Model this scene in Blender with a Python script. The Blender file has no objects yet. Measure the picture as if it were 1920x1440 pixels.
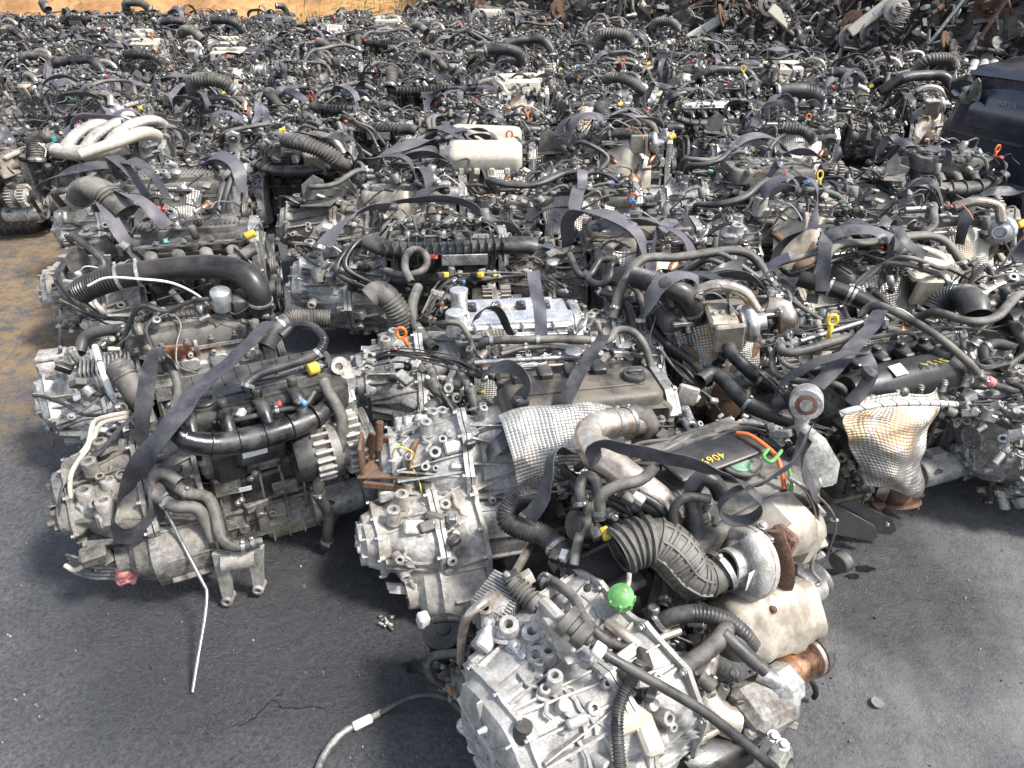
import bpy, math, random
from mathutils import Vector, Matrix, noise
from math import sin, cos, pi, radians, sqrt, tan, atan2

# ------------------------------------------------------------------ camera, sky, sun, exposure
SC = bpy.context.scene
COL = SC.collection
CAM_H = 1.9; PITCH = 32.0; FPX = 1423.0
cd = bpy.data.cameras.new('camera'); cam = bpy.data.objects.new('camera', cd); COL.objects.link(cam)
cam.location = (0, 0, CAM_H); cam.rotation_euler = (radians(90-PITCH), 0, 0)
cd.sensor_width = 36; cd.lens = 36*FPX/1920; cd.clip_start = .05; cd.clip_end = 500
SC.camera = cam
SUN_EL = 54.0; SUN_AZ = 112.0       # azimuth measured clockwise from +Y (camera forward)
w = bpy.data.worlds.new('World'); SC.world = w; w.use_nodes = True
nt = w.node_tree; bg = nt.nodes['Background']; sk = nt.nodes.new('ShaderNodeTexSky')
sk.sky_type = 'NISHITA'; sk.sun_disc = False; sk.sun_elevation = radians(SUN_EL); sk.sun_rotation = radians(SUN_AZ)
sk.dust_density = 1.5; sk.air_density = 1.0; sk.ozone_density = 1.0
sh_ = nt.nodes.new('ShaderNodeHueSaturation'); sh_.inputs['Saturation'].default_value = .62; nt.links.new(sk.outputs[0], sh_.inputs['Color']); nt.links.new(sh_.outputs[0], bg.inputs[0]); bg.inputs[1].default_value = 0.15
sl = bpy.data.lights.new('sun', 'SUN'); so = bpy.data.objects.new('sun', sl); COL.objects.link(so)
sl.energy = 3.2; sl.angle = radians(10); sl.color = (1.0, .97, .935)
_d = Vector((sin(radians(SUN_AZ))*cos(radians(SUN_EL)), cos(radians(SUN_AZ))*cos(radians(SUN_EL)), sin(radians(SUN_EL))))
so.rotation_euler = _d.to_track_quat('Z', 'Y').to_euler()
SC.view_settings.view_transform = 'Standard'; SC.view_settings.look = 'None'
SC.view_settings.exposure = 1.0; SC.view_settings.gamma = 1

def W(px, py, z):
    """world point at height z seen at pixel (px, py) of the 1920x1440 photograph"""
    p = radians(PITCH)
    r = Vector((px-960, (720-py)*sin(p)+FPX*cos(p), (720-py)*cos(p)-FPX*sin(p)))
    t = (z-CAM_H)/r.z
    return Vector((r.x*t, r.y*t, z))

# ------------------------------------------------------------------ mesh builder
def catmull(P, k):
    P = [Vector(p) for p in P]
    if len(P) == 2:
        return [P[0].lerp(P[1], i/k) for i in range(k+1)]
    Q = [P[0]*2-P[1]]+P+[P[-1]*2-P[-2]]
    out = []
    for i in range(1, len(Q)-2):
        a, b, c, d = Q[i-1], Q[i], Q[i+1], Q[i+2]
        for j in range(k):
            t = j/k
            out.append(.5*((2*b)+(c-a)*t+(2*a-5*b+4*c-d)*t*t+(3*b-a-3*c+d)*t*t*t))
    out.append(P[-1]); return out

def resample(P, step):
    D = catmull(P, 10 if len(P) > 2 else 2)
    s = [0]
    for i in range(1, len(D)): s.append(s[-1]+(D[i]-D[i-1]).length)
    n = max(2, int(s[-1]/step)+1); out = []; j = 0
    for i in range(n+1):
        t = s[-1]*i/n
        while j < len(s)-2 and s[j+1] < t: j += 1
        u = (t-s[j])/max(1e-9, s[j+1]-s[j])
        out.append(D[j].lerp(D[j+1], min(1, u)))
    return out, s[-1]

def frames(P, ref=None):
    T = []
    for i in range(len(P)):
        a = P[max(0, i-1)]; b = P[min(len(P)-1, i+1)]
        d = b-a
        T.append(d.normalized() if d.length > 1e-9 else (T[-1] if T else Vector((0,0,1))))
    ref = Vector(ref) if ref is not None else (Vector((0,0,1)) if abs(T[0].z) < .9 else Vector((1,0,0)))
    n = (ref-T[0]*ref.dot(T[0]))
    if n.length < 1e-4: n = T[0].orthogonal()
    n.normalize(); N = [n]
    for i in range(1, len(P)):
        n = N[-1]-T[i]*N[-1].dot(T[i])
        if n.length < 1e-5: n = T[i].orthogonal()
        N.append(n.normalized())
    return T, N

class MB:
    def __init__(s): s.v = []; s.f = []; s.m = []; s.mats = []; s.cur = 0; s.X = None
    def use(s, name):
        if name not in s.mats: s.mats.append(name)
        s.cur = s.mats.index(name); return s
    def add(s, V, F):
        o = len(s.v)
        if s.X is not None: V = [s.X @ Vector(p) for p in V]
        s.v += [tuple(p) for p in V]
        s.f += [tuple(o+i for i in f) for f in F]; s.m += [s.cur]*len(F)
        return s
    def box(s, c, d, rot=None, b=.003):
        c = Vector(c); hx, hy, hz = d[0]/2, d[1]/2, d[2]/2; b = min(b, hx*.6, hy*.6, hz*.6)
        R = Matrix.Rotation(0, 3, 'X') if rot is None else (rot if isinstance(rot, Matrix) else
            (Matrix.Rotation(rot[2], 3, 'Z') @ Matrix.Rotation(rot[1], 3, 'Y') @ Matrix.Rotation(rot[0], 3, 'X')))
        V = []; idx = {}
        for sx in (-1, 1):
            for sy in (-1, 1):
                for sz in (-1, 1):
                    for k in range(3):
                        p = Vector((sx*(hx-(b if k != 0 else 0)), sy*(hy-(b if k != 1 else 0)), sz*(hz-(b if k != 2 else 0))))
                        idx[(sx, sy, sz, k)] = len(V); V.append(c+R @ p)
        F = []
        for k in range(3):
            for q in (-1, 1):
                a, e = [(1, 2), (0, 2), (0, 1)][k]
                def g(u, w_):
                    t = [0, 0, 0]; t[k] = q; t[a] = u; t[e] = w_; return idx[(t[0], t[1], t[2], k)]
                l = [g(-1, -1), g(1, -1), g(1, 1), g(-1, 1)]
                if (q == 1) == (k == 1): l.reverse()
                F.append(l)
        for k in range(3):      # edges parallel to axis k
            a, e = [(1, 2), (0, 2), (0, 1)][k]
            for u in (-1, 1):
                for w_ in (-1, 1):
                    def g(q, kk):
                        t = [0, 0, 0]; t[k] = q; t[a] = u; t[e] = w_; return idx[(t[0], t[1], t[2], kk)]
                    F.append([g(-1, a), g(1, a), g(1, e), g(-1, e)])
        for sx in (-1, 1):
            for sy in (-1, 1):
                for sz in (-1, 1): F.append([idx[(sx, sy, sz, k)] for k in range(3)])
        return s.add(V, F)
    def lathe(s, p, axis, prof, n=16, cap=True):
        """prof: list of (radius, distance along axis)"""
        p = Vector(p); a = Vector(axis).normalized(); u = a.orthogonal().normalized(); v = a.cross(u)
        V = []; F = []
        for r, t in prof:
            for i in range(n):
                an = 2*pi*i/n; V.append(p+a*t+(u*cos(an)+v*sin(an))*max(r, 1e-5))
        for j in range(len(prof)-1):
            for i in range(n):
                k = (i+1) % n; F.append((j*n+i, j*n+k, (j+1)*n+k, (j+1)*n+i))
        if cap and prof[0][0] > 1e-4: F.append(tuple(range(n-1, -1, -1)))
        if cap and prof[-1][0] > 1e-4: F.append(tuple((len(prof)-1)*n+i for i in range(n)))
        return s.add(V, F)
    def cyl(s, p0, p1, r0, r1=None, n=14, b=.003):
        p0 = Vector(p0); p1 = Vector(p1); r1 = r0 if r1 is None else r1; L = (p1-p0).length; b = min(b, L*.3, r0*.5, r1*.5)
        return s.lathe(p0, p1-p0, [(r0-b, 0), (r0, b), (r1, L-b), (r1-b, L)], n)
    def bolt(s, p, d, r=.008, h=.007):
        d = Vector(d).normalized(); p = Vector(p)
        s.lathe(p, d, [(r*1.5, 0), (r*1.5, h*.35), (r*1.0, h*.36)], 10)
        return s.lathe(p+d*h*.3, d, [(r, 0), (r, h*.9), (r*.8, h*1.05), (.0, h*1.05)], 6)
    def boss(s, p, d, r=.014, h=.03, hole=True):
        k = [(r*1.15, 0), (r, h*.3), (r, h-.002), (r-.002, h)]
        if hole: k += [(r*.5, h), (r*.45, h*.4), (0, h*.4)]
        return s.lathe(p, d, k, 14)
    def tube(s, P, r, n=10, step=None, corr=None, open_=False, wall=None, ref=None, flat=None, cr=None):
        """corr=(pitch, amp, t0, t1); cr: radius function of t"""
        rr = r
        if step is None: step = max(r*.8, .006)
        if corr: step = min(step, corr[0]/4)
        Q, L = resample(P, step); T, N = frames(Q, ref); V = []; F = []; m = len(Q)
        R = []
        for i in range(m):
            t = i/(m-1); q = r*(cr(t) if cr else 1)
            if corr and corr[2] <= t <= corr[3]:
                ph = (t*L/corr[0]) % 1.0; q += corr[1]*(1 if .25 <= ph < .75 else -.6)*(1.0 if corr[1] else 0)
            R.append(q)
        def ring(c, t, nn, q):
            bb = t.cross(nn); return [c+nn*cos(2*pi*k/n)*q*(flat or 1)+bb*sin(2*pi*k/n)*q for k in range(n)]
        rings = [ring(Q[i], T[i], N[i], R[i]) for i in range(m)]
        if open_:
            wl = wall or max(.002, r*.1); dep = max(2, min(int(m*.45), int(r*7/max(step, .001))))
            a = [ring(Q[i], T[i], N[i], R[i]-wl) for i in range(0, dep)][::-1]
            e = [ring(Q[m-1-i], T[m-1-i], N[m-1-i], R[m-1-i]-wl) for i in range(0, dep)]
            rings = a+rings+e
        for g in rings: V += g
        M_ = len(rings)
        for j in range(M_-1):
            for i in range(n):
                k = (i+1) % n; F.append((j*n+i, j*n+k, (j+1)*n+k, (j+1)*n+i))
        F.append(tuple(range(n-1, -1, -1))); F.append(tuple((M_-1)*n+i for i in range(n)))
        return s.add(V, F)
    def clamp(s, P, t, r, w_=.014, mat='steel'):
        Q, L = resample(P, .01); T, N = frames(Q); i = min(len(Q)-2, max(1, int(t*(len(Q)-1))))
        c = s.cur; s.use(mat); a = T[i]
        s.lathe(Q[i]-a*w_/2, a, [(r*.97, 0), (r*1.06+.0015, 0), (r*1.06+.0015, w_), (r*.97, w_)], 18, cap=False)
        s.box(Q[i]+N[i]*(r*1.1+.004), (.012, .01, .012), Matrix((a, N[i].cross(a), N[i])).transposed(), .002)
        s.cur = c; return s
    def ribbon(s, P, w_, tw=None, th=.0022, step=.02, ref=(0, 0, 1), taper=None):
        """strap: flat band along P; face normal starts near ref, tw = twist angles (radians) at the points"""
        Q, L = resample(P, step); T, N = frames(Q, ref); m = len(Q); V = []; F = []
        for i in range(m):
            t = i/(m-1); a = 0
            if tw:
                u = t*(len(tw)-1); k = min(len(tw)-2, int(u)); fr = u-k; fr = fr*fr*(3-2*fr); a = tw[k]+(tw[k+1]-tw[k])*fr
            nn = Matrix.Rotation(a, 3, T[i]) @ N[i]; bb = T[i].cross(nn)
            hw = w_/2*(taper(t) if taper else 1); cu = .004*sin(i*.7+P[0][0]*9)
            for k in (-1, -.5, 0, .5, 1): V.append(Q[i]+bb*hw*k+nn*(th/2+cu*(k*k-.5)))
            for k in (1, .5, 0, -.5, -1): V.append(Q[i]+bb*hw*k+nn*(-th/2+cu*(k*k-.5)))
        for i in range(m-1):
            for k in range(10):
                l = (k+1) % 10; F.append((i*10+k, i*10+l, (i+1)*10+l, (i+1)*10+k))
        F.append(tuple(range(9, -1, -1))); F.append(tuple((m-1)*10+k for k in range(10)))
        return s.add(V, F)
    def stack(s, out, layers, M=None, cap0=True, cap1=True):
        """outline (x, y) list lofted through (inset, z) layers"""
        n = len(out); O = [Vector((p[0], p[1], 0)) for p in out]; nr = []
        area = sum(O[i].x*O[(i+1) % n].y-O[(i+1) % n].x*O[i].y for i in range(n)); sg = 1 if area > 0 else -1
        for i in range(n):
            a = O[i]-O[i-1]; b = O[(i+1) % n]-O[i]
            n1 = Vector((a.y, -a.x, 0)); n2 = Vector((b.y, -b.x, 0))
            if n1.length < 1e-9: n1 = n2
            if n2.length < 1e-9: n2 = n1
            q = (n1.normalized()+n2.normalized()); q = q.normalized() if q.length > 1e-5 else n1.normalized(); nr.append(q*sg)
        V = []
        for ins, z in layers:
            for i in range(n): V.append(O[i]-nr[i]*ins+Vector((0, 0, z)))
        if M is not None: V = [M @ p for p in V]
        F = []
        for j in range(len(layers)-1):
            for i in range(n):
                k = (i+1) % n; F.append((j*n+i, j*n+k, (j+1)*n+k, (j+1)*n+i))
        if cap0: F.append(tuple(range(n-1, -1, -1)))
        if cap1: F.append(tuple((len(layers)-1)*n+i for i in range(n)))
        return s.add(V, F)
    def plate(s, out, th, M=None, b=.002):
        b = min(b, th*.4); return s.stack(out, [(b, 0), (0, b), (0, th-b), (b, th)], M)
    def loft(s, rings, cap=True):
        n = len(rings[0]); V = [p for r in rings for p in r]; F = []
        for j in range(len(rings)-1):
            for i in range(n):
                k = (i+1) % n; F.append((j*n+i, j*n+k, (j+1)*n+k, (j+1)*n+i))
        if cap: F.append(tuple(range(n-1, -1, -1))); F.append(tuple((len(rings)-1)*n+i for i in range(n)))
        return s.add(V, F)
    def grid(s, fn, nu, nv, th=.003):
        A = [[Vector(fn(i/nu, j/nv)) for j in range(nv+1)] for i in range(nu+1)]
        V = []; F = []
        def id_(i, j, k): return (i*(nv+1)+j)*2+k
        for i in range(nu+1):
            for j in range(nv+1):
                du = A[min(nu, i+1)][j]-A[max(0, i-1)][j]; dv = A[i][min(nv, j+1)]-A[i][max(0, j-1)]
                nn = du.cross(dv); nn = nn.normalized() if nn.length > 1e-9 else Vector((0,0,1))
                V.append(A[i][j]+nn*th/2); V.append(A[i][j]-nn*th/2)
        for i in range(nu):
            for j in range(nv):
                F.append((id_(i,j,0), id_(i+1,j,0), id_(i+1,j+1,0), id_(i,j+1,0)))
                F.append((id_(i,j,1), id_(i,j+1,1), id_(i+1,j+1,1), id_(i+1,j,1)))
        for i in range(nu):
            F.append((id_(i,0,0), id_(i,0,1), id_(i+1,0,1), id_(i+1,0,0))); F.append((id_(i,nv,0), id_(i+1,nv,0), id_(i+1,nv,1), id_(i,nv,1)))
        for j in range(nv):
            F.append((id_(0,j,0), id_(0,j+1,0), id_(0,j+1,1), id_(0,j,1))); F.append((id_(nu,j,0), id_(nu,j,1), id_(nu,j+1,1), id_(nu,j+1,0)))
        return s.add(V, F)
    def jit(s, amp, sc=8.0, off=0.0):
        o = Vector((off, off*1.7, off*.6)); nv = []
        for p in s.v:
            q = Vector(p); d = noise.noise_vector(q*sc+o); nv.append(tuple(q+d*amp))
        s.v = nv; return s
    def mesh(s, name, sharp=38):
        me = bpy.data.meshes.new(name); me.from_pydata(s.v, [], s.f)
        for m in (s.mats or ['cast']): me.materials.append(M[m])
        me.polygons.foreach_set('material_index', s.m); me.polygons.foreach_set('use_smooth', [True]*len(s.f))
        me.validate(); me.update()
        try: me.set_sharp_from_angle(angle=radians(sharp))
        except Exception: pass
        return me

def rrect(x0, y0, x1, y1, r=.02, n=4):
    o = []
    for cx, cy, a0 in ((x1-r, y1-r, 0), (x0+r, y1-r, 90), (x0+r, y0+r, 180), (x1-r, y0+r, 270)):
        for i in range(n+1):
            a = radians(a0+90*i/n); o.append((cx+r*cos(a), cy+r*sin(a)))
    return o

# ------------------------------------------------------------------ materials
M = {}
def mk(name, base, rough=.6, metal=0.0, dust=.3, var=.3, vsc=18, bump=.15, bsc=220, base2=None, dustc=(.30, .27, .22), rvar=.15, spec=.5, coat=0, orand=.25):
    m = bpy.data.materials.new(name); m.use_nodes = True; N = m.node_tree.nodes; L = m.node_tree.links
    B = N['Principled BSDF']; B.inputs['Metallic'].default_value = metal
    B.inputs['Specular IOR Level'].default_value = spec
    if coat: B.inputs['Coat Weight'].default_value = coat; B.inputs['Coat Roughness'].default_value = .15
    tc = N.new('ShaderNodeTexCoord'); oi = N.new('ShaderNodeObjectInfo')
    ad = N.new('ShaderNodeVectorMath'); ad.operation = 'ADD'
    ml = N.new('ShaderNodeMath'); ml.operation = 'MULTIPLY'; ml.inputs[1].default_value = 37.0
    L.new(oi.outputs['Random'], ml.inputs[0]); L.new(tc.outputs['Object'], ad.inputs[0]); L.new(ml.outputs[0], ad.inputs[1])
    n1 = N.new('ShaderNodeTexNoise'); n1.inputs['Scale'].default_value = vsc; n1.inputs['Detail'].default_value = 5; n1.inputs['Roughness'].default_value = .65
    L.new(ad.outputs[0], n1.inputs['Vector'])
    cr = N.new('ShaderNodeValToRGB'); cr.color_ramp.elements[0].position = .35; cr.color_ramp.elements[1].position = .68
    b2 = base2 or tuple(c*(1-var) for c in base)
    cr.color_ramp.elements[0].color = (*b2, 1); cr.color_ramp.elements[1].color = (*[min(1, c*(1+var*.5)) for c in base], 1)
    L.new(n1.outputs['Fac'], cr.inputs['Fac'])
    sk_ = N.new('ShaderNodeTexNoise'); sk_.inputs['Scale'].default_value = vsc*5.5; sk_.inputs['Detail'].default_value = 4; sk_.inputs['Roughness'].default_value = .7; L.new(ad.outputs[0], sk_.inputs['Vector'])
    sr = N.new('ShaderNodeMapRange'); sr.inputs['From Min'].default_value = .32; sr.inputs['From Max'].default_value = .66; sr.inputs['To Min'].default_value = 1-var*1.1; sr.inputs['To Max'].default_value = 1+var*.7; L.new(sk_.outputs['Fac'], sr.inputs['Value'])
    sm = N.new('ShaderNodeVectorMath'); sm.operation = 'SCALE'; L.new(cr.outputs['Color'], sm.inputs[0]); L.new(sr.outputs[0], sm.inputs['Scale'])
    hs = N.new('ShaderNodeHueSaturation'); mr = N.new('ShaderNodeMapRange')
    mr.inputs['To Min'].default_value = 1-orand; mr.inputs['To Max'].default_value = 1+orand
    L.new(oi.outputs['Random'], mr.inputs['Value']); L.new(mr.outputs[0], hs.inputs['Value']); L.new(sm.outputs[0], hs.inputs['Color'])
    col = hs.outputs['Color']
    rn = N.new('ShaderNodeMapRange'); rn.inputs['To Min'].default_value = max(.05, rough-rvar); rn.inputs['To Max'].default_value = min(1, rough+rvar)
    rn.inputs['From Min'].default_value = .33; rn.inputs['From Max'].default_value = .67; L.new(n1.outputs['Fac'], rn.inputs['Value']); rough_out = rn.outputs[0]
    if dust > 0:
        ge = N.new('ShaderNodeNewGeometry'); sp = N.new('ShaderNodeSeparateXYZ'); L.new(ge.outputs['Normal'], sp.inputs[0])
        n2 = N.new('ShaderNodeTexNoise'); n2.inputs['Scale'].default_value = 7; n2.inputs['Detail'].default_value = 6; n2.inputs['Roughness'].default_value = .7
        L.new(ad.outputs[0], n2.inputs['Vector'])
        a = N.new('ShaderNodeMapRange'); a.inputs['From Min'].default_value = -.3; a.inputs['From Max'].default_value = .9
        a.inputs['To Min'].default_value = .25; a.inputs['To Max'].default_value = 1; L.new(sp.outputs['Z'], a.inputs['Value'])
        b = N.new('ShaderNodeMapRange'); b.inputs['From Min'].default_value = .40; b.inputs['From Max'].default_value = .60; L.new(n2.outputs['Fac'], b.inputs['Value'])
        c = N.new('ShaderNodeMath'); c.operation = 'MULTIPLY'; L.new(a.outputs[0], c.inputs[0]); L.new(b.outputs[0], c.inputs[1])
        e = N.new('ShaderNodeMath'); e.operation = 'MULTIPLY'; e.inputs[1].default_value = dust; L.new(c.outputs[0], e.inputs[0])
        mx = N.new('ShaderNodeMix'); mx.data_type = 'RGBA'; L.new(e.outputs[0], mx.inputs['Factor']); L.new(col, mx.inputs['A']); mx.inputs['B'].default_value = (*dustc, 1)
        col = mx.outputs['Result']
        mr2 = N.new('ShaderNodeMix'); L.new(e.outputs[0], mr2.inputs['Factor']); L.new(rough_out, mr2.inputs['A']); mr2.inputs['B'].default_value = .8
        rough_out = mr2.outputs['Result']
        if metal > 0:
            mm = N.new('ShaderNodeMix'); L.new(e.outputs[0], mm.inputs['Factor']); mm.inputs['A'].default_value = metal; mm.inputs['B'].default_value = 0
            L.new(mm.outputs['Result'], B.inputs['Metallic'])
    L.new(col, B.inputs['Base Color']); L.new(rough_out, B.inputs['Roughness'])
    if bump > 0:
        n3 = N.new('ShaderNodeTexNoise'); n3.inputs['Scale'].default_value = bsc; n3.inputs['Detail'].default_value = 3; L.new(ad.outputs[0], n3.inputs['Vector'])
        bp = N.new('ShaderNodeBump'); bp.inputs['Strength'].default_value = bump; bp.inputs['Distance'].default_value = .004
        L.new(n3.outputs['Fac'], bp.inputs['Height']); L.new(bp.outputs[0], B.inputs['Normal'])
    M[name] = m; m['_col'] = 1
    return m, N, L, B, tc

mk('cast', (.36, .355, .34), .45, .5, .45, .42, 14, .35, 160, dustc=(.34, .30, .24))
mk('cast_dirty', (.26, .25, .23), .62, .3, .5, .55, 11, .4, 140, base2=(.09, .075, .06))
mk('cast_pale', (.42, .405, .375), .5, .25, .4, .4, 10, .45, 170, base2=(.26, .235, .20), dustc=(.46, .41, .33))
mk('cast_light', (.50, .485, .46), .45, .3, .35, .3, 10, .4, 170, base2=(.30, .285, .26), dustc=(.44, .41, .36))
mk('alu', (.62, .62, .61), .33, .8, .25, .25, 20, .15, 200)
mk('iron', (.075, .066, .06), .65, .35, .45, .5, 16, .4, 150, base2=(.03, .026, .024))
mk('pan', (.42, .395, .30), .45, .3, .35, .4, 8, .15, 120, base2=(.13, .115, .08))
mk('plastic', (.015, .015, .016), .34, 0, .38, .35, 14, .12, 300, dustc=(.255, .235, .195))
mk('plastic_dusty', (.058, .053, .046), .55, 0, .8, .4, 12, .2, 250, dustc=(.26, .24, .205))
mk('rubber', (.017, .017, .019), .38, 0, .38, .4, 20, .1, 260, dustc=(.24, .222, .19))
mk('rubber_dusty', (.045, .041, .036), .52, 0, .68, .45, 16, .15, 240, dustc=(.28, .258, .218))
mk('wire', (.013, .013, .014), .45, 0, .4, .3, 30, 0, 200, dustc=(.20, .18, .15))
mk('steel', (.50, .49, .47), .36, .85, .25, .35, 30, .15, 300)
mk('steel_dark', (.17, .16, .15), .5, .6, .4, .4, 24, .25, 200)
mk('cream', (.42, .385, .32), .55, 0, .35, .18, 7, .12, 200, base2=(.48, .43, .34), dustc=(.42, .38, .31), orand=.12)
mk('brown_cover', (.05, .044, .037), .45, .2, .55, .4, 8, .2, 200, dustc=(.26, .225, .17))
mk('black_cover', (.018, .017, .017), .34, .1, .2, .3, 8, .12, 260, dustc=(.2, .17, .14))
mk('shield_cream', (.47, .425, .35), .45, .4, .35, .25, 7, .1, 140, base2=(.30, .25, .19), dustc=(.42, .37, .30), orand=.12)
mk('rust', (.105, .06, .04), .8, .1, .45, .5, 22, .4, 160, base2=(.08, .035, .02), dustc=(.3, .2, .13))
mk('copper', (.40, .21, .12), .34, .85, .15, .6, 7, .15, 160, base2=(.17, .085, .055), dustc=(.4, .3, .2))
mk('pipe_steel', (.58, .52, .44), .3, .85, .25, .3, 8, .08, 160, base2=(.42, .34, .26), dustc=(.45, .4, .33))
mk('webbing', (.040, .039, .046), .5, 0, .3, .3, 14, .12, 500, dustc=(.2, .18, .16), spec=.6, orand=.4)
mk('webbing_violet', (.085, .08, .095), .55, 0, .3, .2, 12, .12, 500, dustc=(.24, .21, .2), spec=.6, orand=.25)
mk('yellow', (.75, .52, .05), .45, 0, .2, .15, 20, .05, 200)
mk('orange', (.75, .17, .03), .45, 0, .2, .15, 20, .05, 200)
mk('red', (.60, .06, .04), .5, 0, .25, .2, 20, .05, 200)
mk('pink', (.62, .26, .24), .9, 0, .15, .3, 40, .6, 90, base2=(.45, .13, .13))
mk('green', (.10, .36, .08), .45, 0, .2, .2, 20, .1, 200)
mk('green_pale', (.22, .42, .27), .6, 0, .3, .2, 20, .1, 200)
mk('teal', (.03, .28, .24), .5, 0, .3, .2, 20, .1, 200)
mk('blue', (.07, .22, .50), .45, 0, .25, .2, 20, .05, 200)
mk('white', (.72, .71, .67), .5, 0, .3, .15, 20, .05, 200)
mk('copper_wire', (.60, .27, .14), .4, .7, .2, .3, 40, 0, 200)
mk('paint_yellow', (.62, .50, .06), .6, 0, .2, .3, 40, 0, 200)
mk('void', (.012, .012, .012), .8, 0, 0, .2, 20, 0)

def foil(name, pitch=.013, gold=.5):
    m, N, L, B, tc = mk(name, (.50, .475, .43), .40, .82, .3, .2, 9, 0, 200, dustc=(.5, .46, .4), orand=.1)
    # dimpled foil: two crossed waves; heat stain golds
    sx = N.new('ShaderNodeSeparateXYZ'); L.new(tc.outputs['UV'], sx.inputs[0])
    def wave(o):
        a = N.new('ShaderNodeMath'); a.operation = 'MULTIPLY'; a.inputs[1].default_value = 2*pi; L.new(o, a.inputs[0])
        b = N.new('ShaderNodeMath'); b.operation = 'SINE'; L.new(a.outputs[0], b.inputs[0])
        c = N.new('ShaderNodeMath'); c.operation = 'ABSOLUTE'; L.new(b.outputs[0], c.inputs[0])
        d = N.new('ShaderNodeMath'); d.operation = 'POWER'; d.inputs[1].default_value = .4; L.new(c.outputs[0], d.inputs[0]); return d.outputs[0]
    a = wave(sx.outputs['X']); b = wave(sx.outputs['Y'])
    c = N.new('ShaderNodeMath'); c.operation = 'MULTIPLY'; L.new(a, c.inputs[0]); L.new(b, c.inputs[1])
    b0 = N.new('ShaderNodeBump'); b0.inputs['Strength'].default_value = .8; b0.inputs['Distance'].default_value = .02
    cn = N.new('ShaderNodeTexVoronoi'); cn.inputs['Scale'].default_value = 14; L.new(tc.outputs['Object'], cn.inputs['Vector']); L.new(cn.outputs['Distance'], b0.inputs['Height'])
    bp = N.new('ShaderNodeBump'); bp.inputs['Strength'].default_value = .6; bp.inputs['Distance'].default_value = .004
    L.new(c.outputs[0], bp.inputs['Height']); L.new(b0.outputs[0], bp.inputs['Normal']); L.new(bp.outputs[0], B.inputs['Normal'])
    old = B.inputs['Base Color'].links[0].from_socket
    n = N.new('ShaderNodeTexNoise'); n.inputs['Scale'].default_value = 5; n.inputs['Detail'].default_value = 3; L.new(tc.outputs['Object'], n.inputs['Vector'])
    r = N.new('ShaderNodeMapRange'); r.inputs['From Min'].default_value = .5; r.inputs['From Max'].default_value = .62; r.inputs['To Max'].default_value = gold; L.new(n.outputs['Fac'], r.inputs['Value'])
    mx = N.new('ShaderNodeMix'); mx.data_type = 'RGBA'; L.new(r.outputs[0], mx.inputs['Factor']); L.new(old, mx.inputs['A']); mx.inputs['B'].default_value = (.50, .29, .10, 1)
    L.new(mx.outputs['Result'], B.inputs['Base Color'])
foil('foil', gold=.6); foil('foil_clean', gold=.12)

def uvgrid(me, nu, nv, pu, pv):
    """UVs for a mesh made by MB.grid alone: one unit of UV = two dimples"""
    uv = me.uv_layers.new(name='UVMap')
    k = 2*(nv+1)
    for lp in me.loops:
        i, r = divmod(lp.vertex_index, k); j = r//2
        uv.data[lp.index].uv = (i/nu*pu, j/nv*pv)

# ------------------------------------------------------------------ objects
def obj(name, me, parent=None, loc=None, rot=None):
    o = bpy.data.objects.new(name, me); COL.objects.link(o)
    if parent is not None: o.parent = parent
    if loc is not None: o.location = loc
    if rot is not None: o.rotation_euler = rot
    return o
def tag(o, label=None, cat=None, group=None, kind=None):
    if label: o['label'] = label
    if cat: o['category'] = cat
    if group: o['group'] = group
    if kind: o['kind'] = kind
    return o
def empty(name, loc=(0, 0, 0), rz=0, **k):
    o = bpy.data.objects.new(name, None); COL.objects.link(o); o.location = loc; o.rotation_euler = (0, 0, rz)
    o.empty_display_size = .1; return tag(o, **k)
def text_mesh(s, size, ext, mat, name='lettering'):
    c = bpy.data.curves.new('lettering', 'FONT'); c.body = s; c.size = size; c.extrude = ext; c.space_character = 1.1
    o = bpy.data.objects.new('tmp', c); COL.objects.link(o); dg = bpy.context.evaluated_depsgraph_get(); dg.update()
    me = bpy.data.meshes.new_from_object(o.evaluated_get(dg)); me.materials.clear(); me.materials.append(M[mat]); me.name = name
    bpy.data.objects.remove(o); bpy.data.curves.remove(c); return me
# ================================================================== engine part library (engine coordinates: x along the crank, gearbox at -x, front at -y)
rnd = random.Random(7)
LIB = {}
SUB = {}      # mesh name of a part -> its sub-parts
def lib(kind, me, sub=()):
    LIB.setdefault(kind, []).append(me); SUB[me.name] = [(n_, b_.mesh(n_)) for n_, b_ in sub]

def ringx(x, r, cy, cz, n, lob, sy=1, sz=1, ears=None, er=.016):
    R = []
    for i in range(n):
        a = 2*pi*i/n; q = r*(1+lob(a, x))
        if ears:
            for e in ears:
                d = abs((a-e+pi) % (2*pi)-pi); q += er*max(0, 1-(d/.13)**2)
        R.append(Vector((x, cy+cos(a)*q*sy, cz+sin(a)*q*sz)))
    return R

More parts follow.
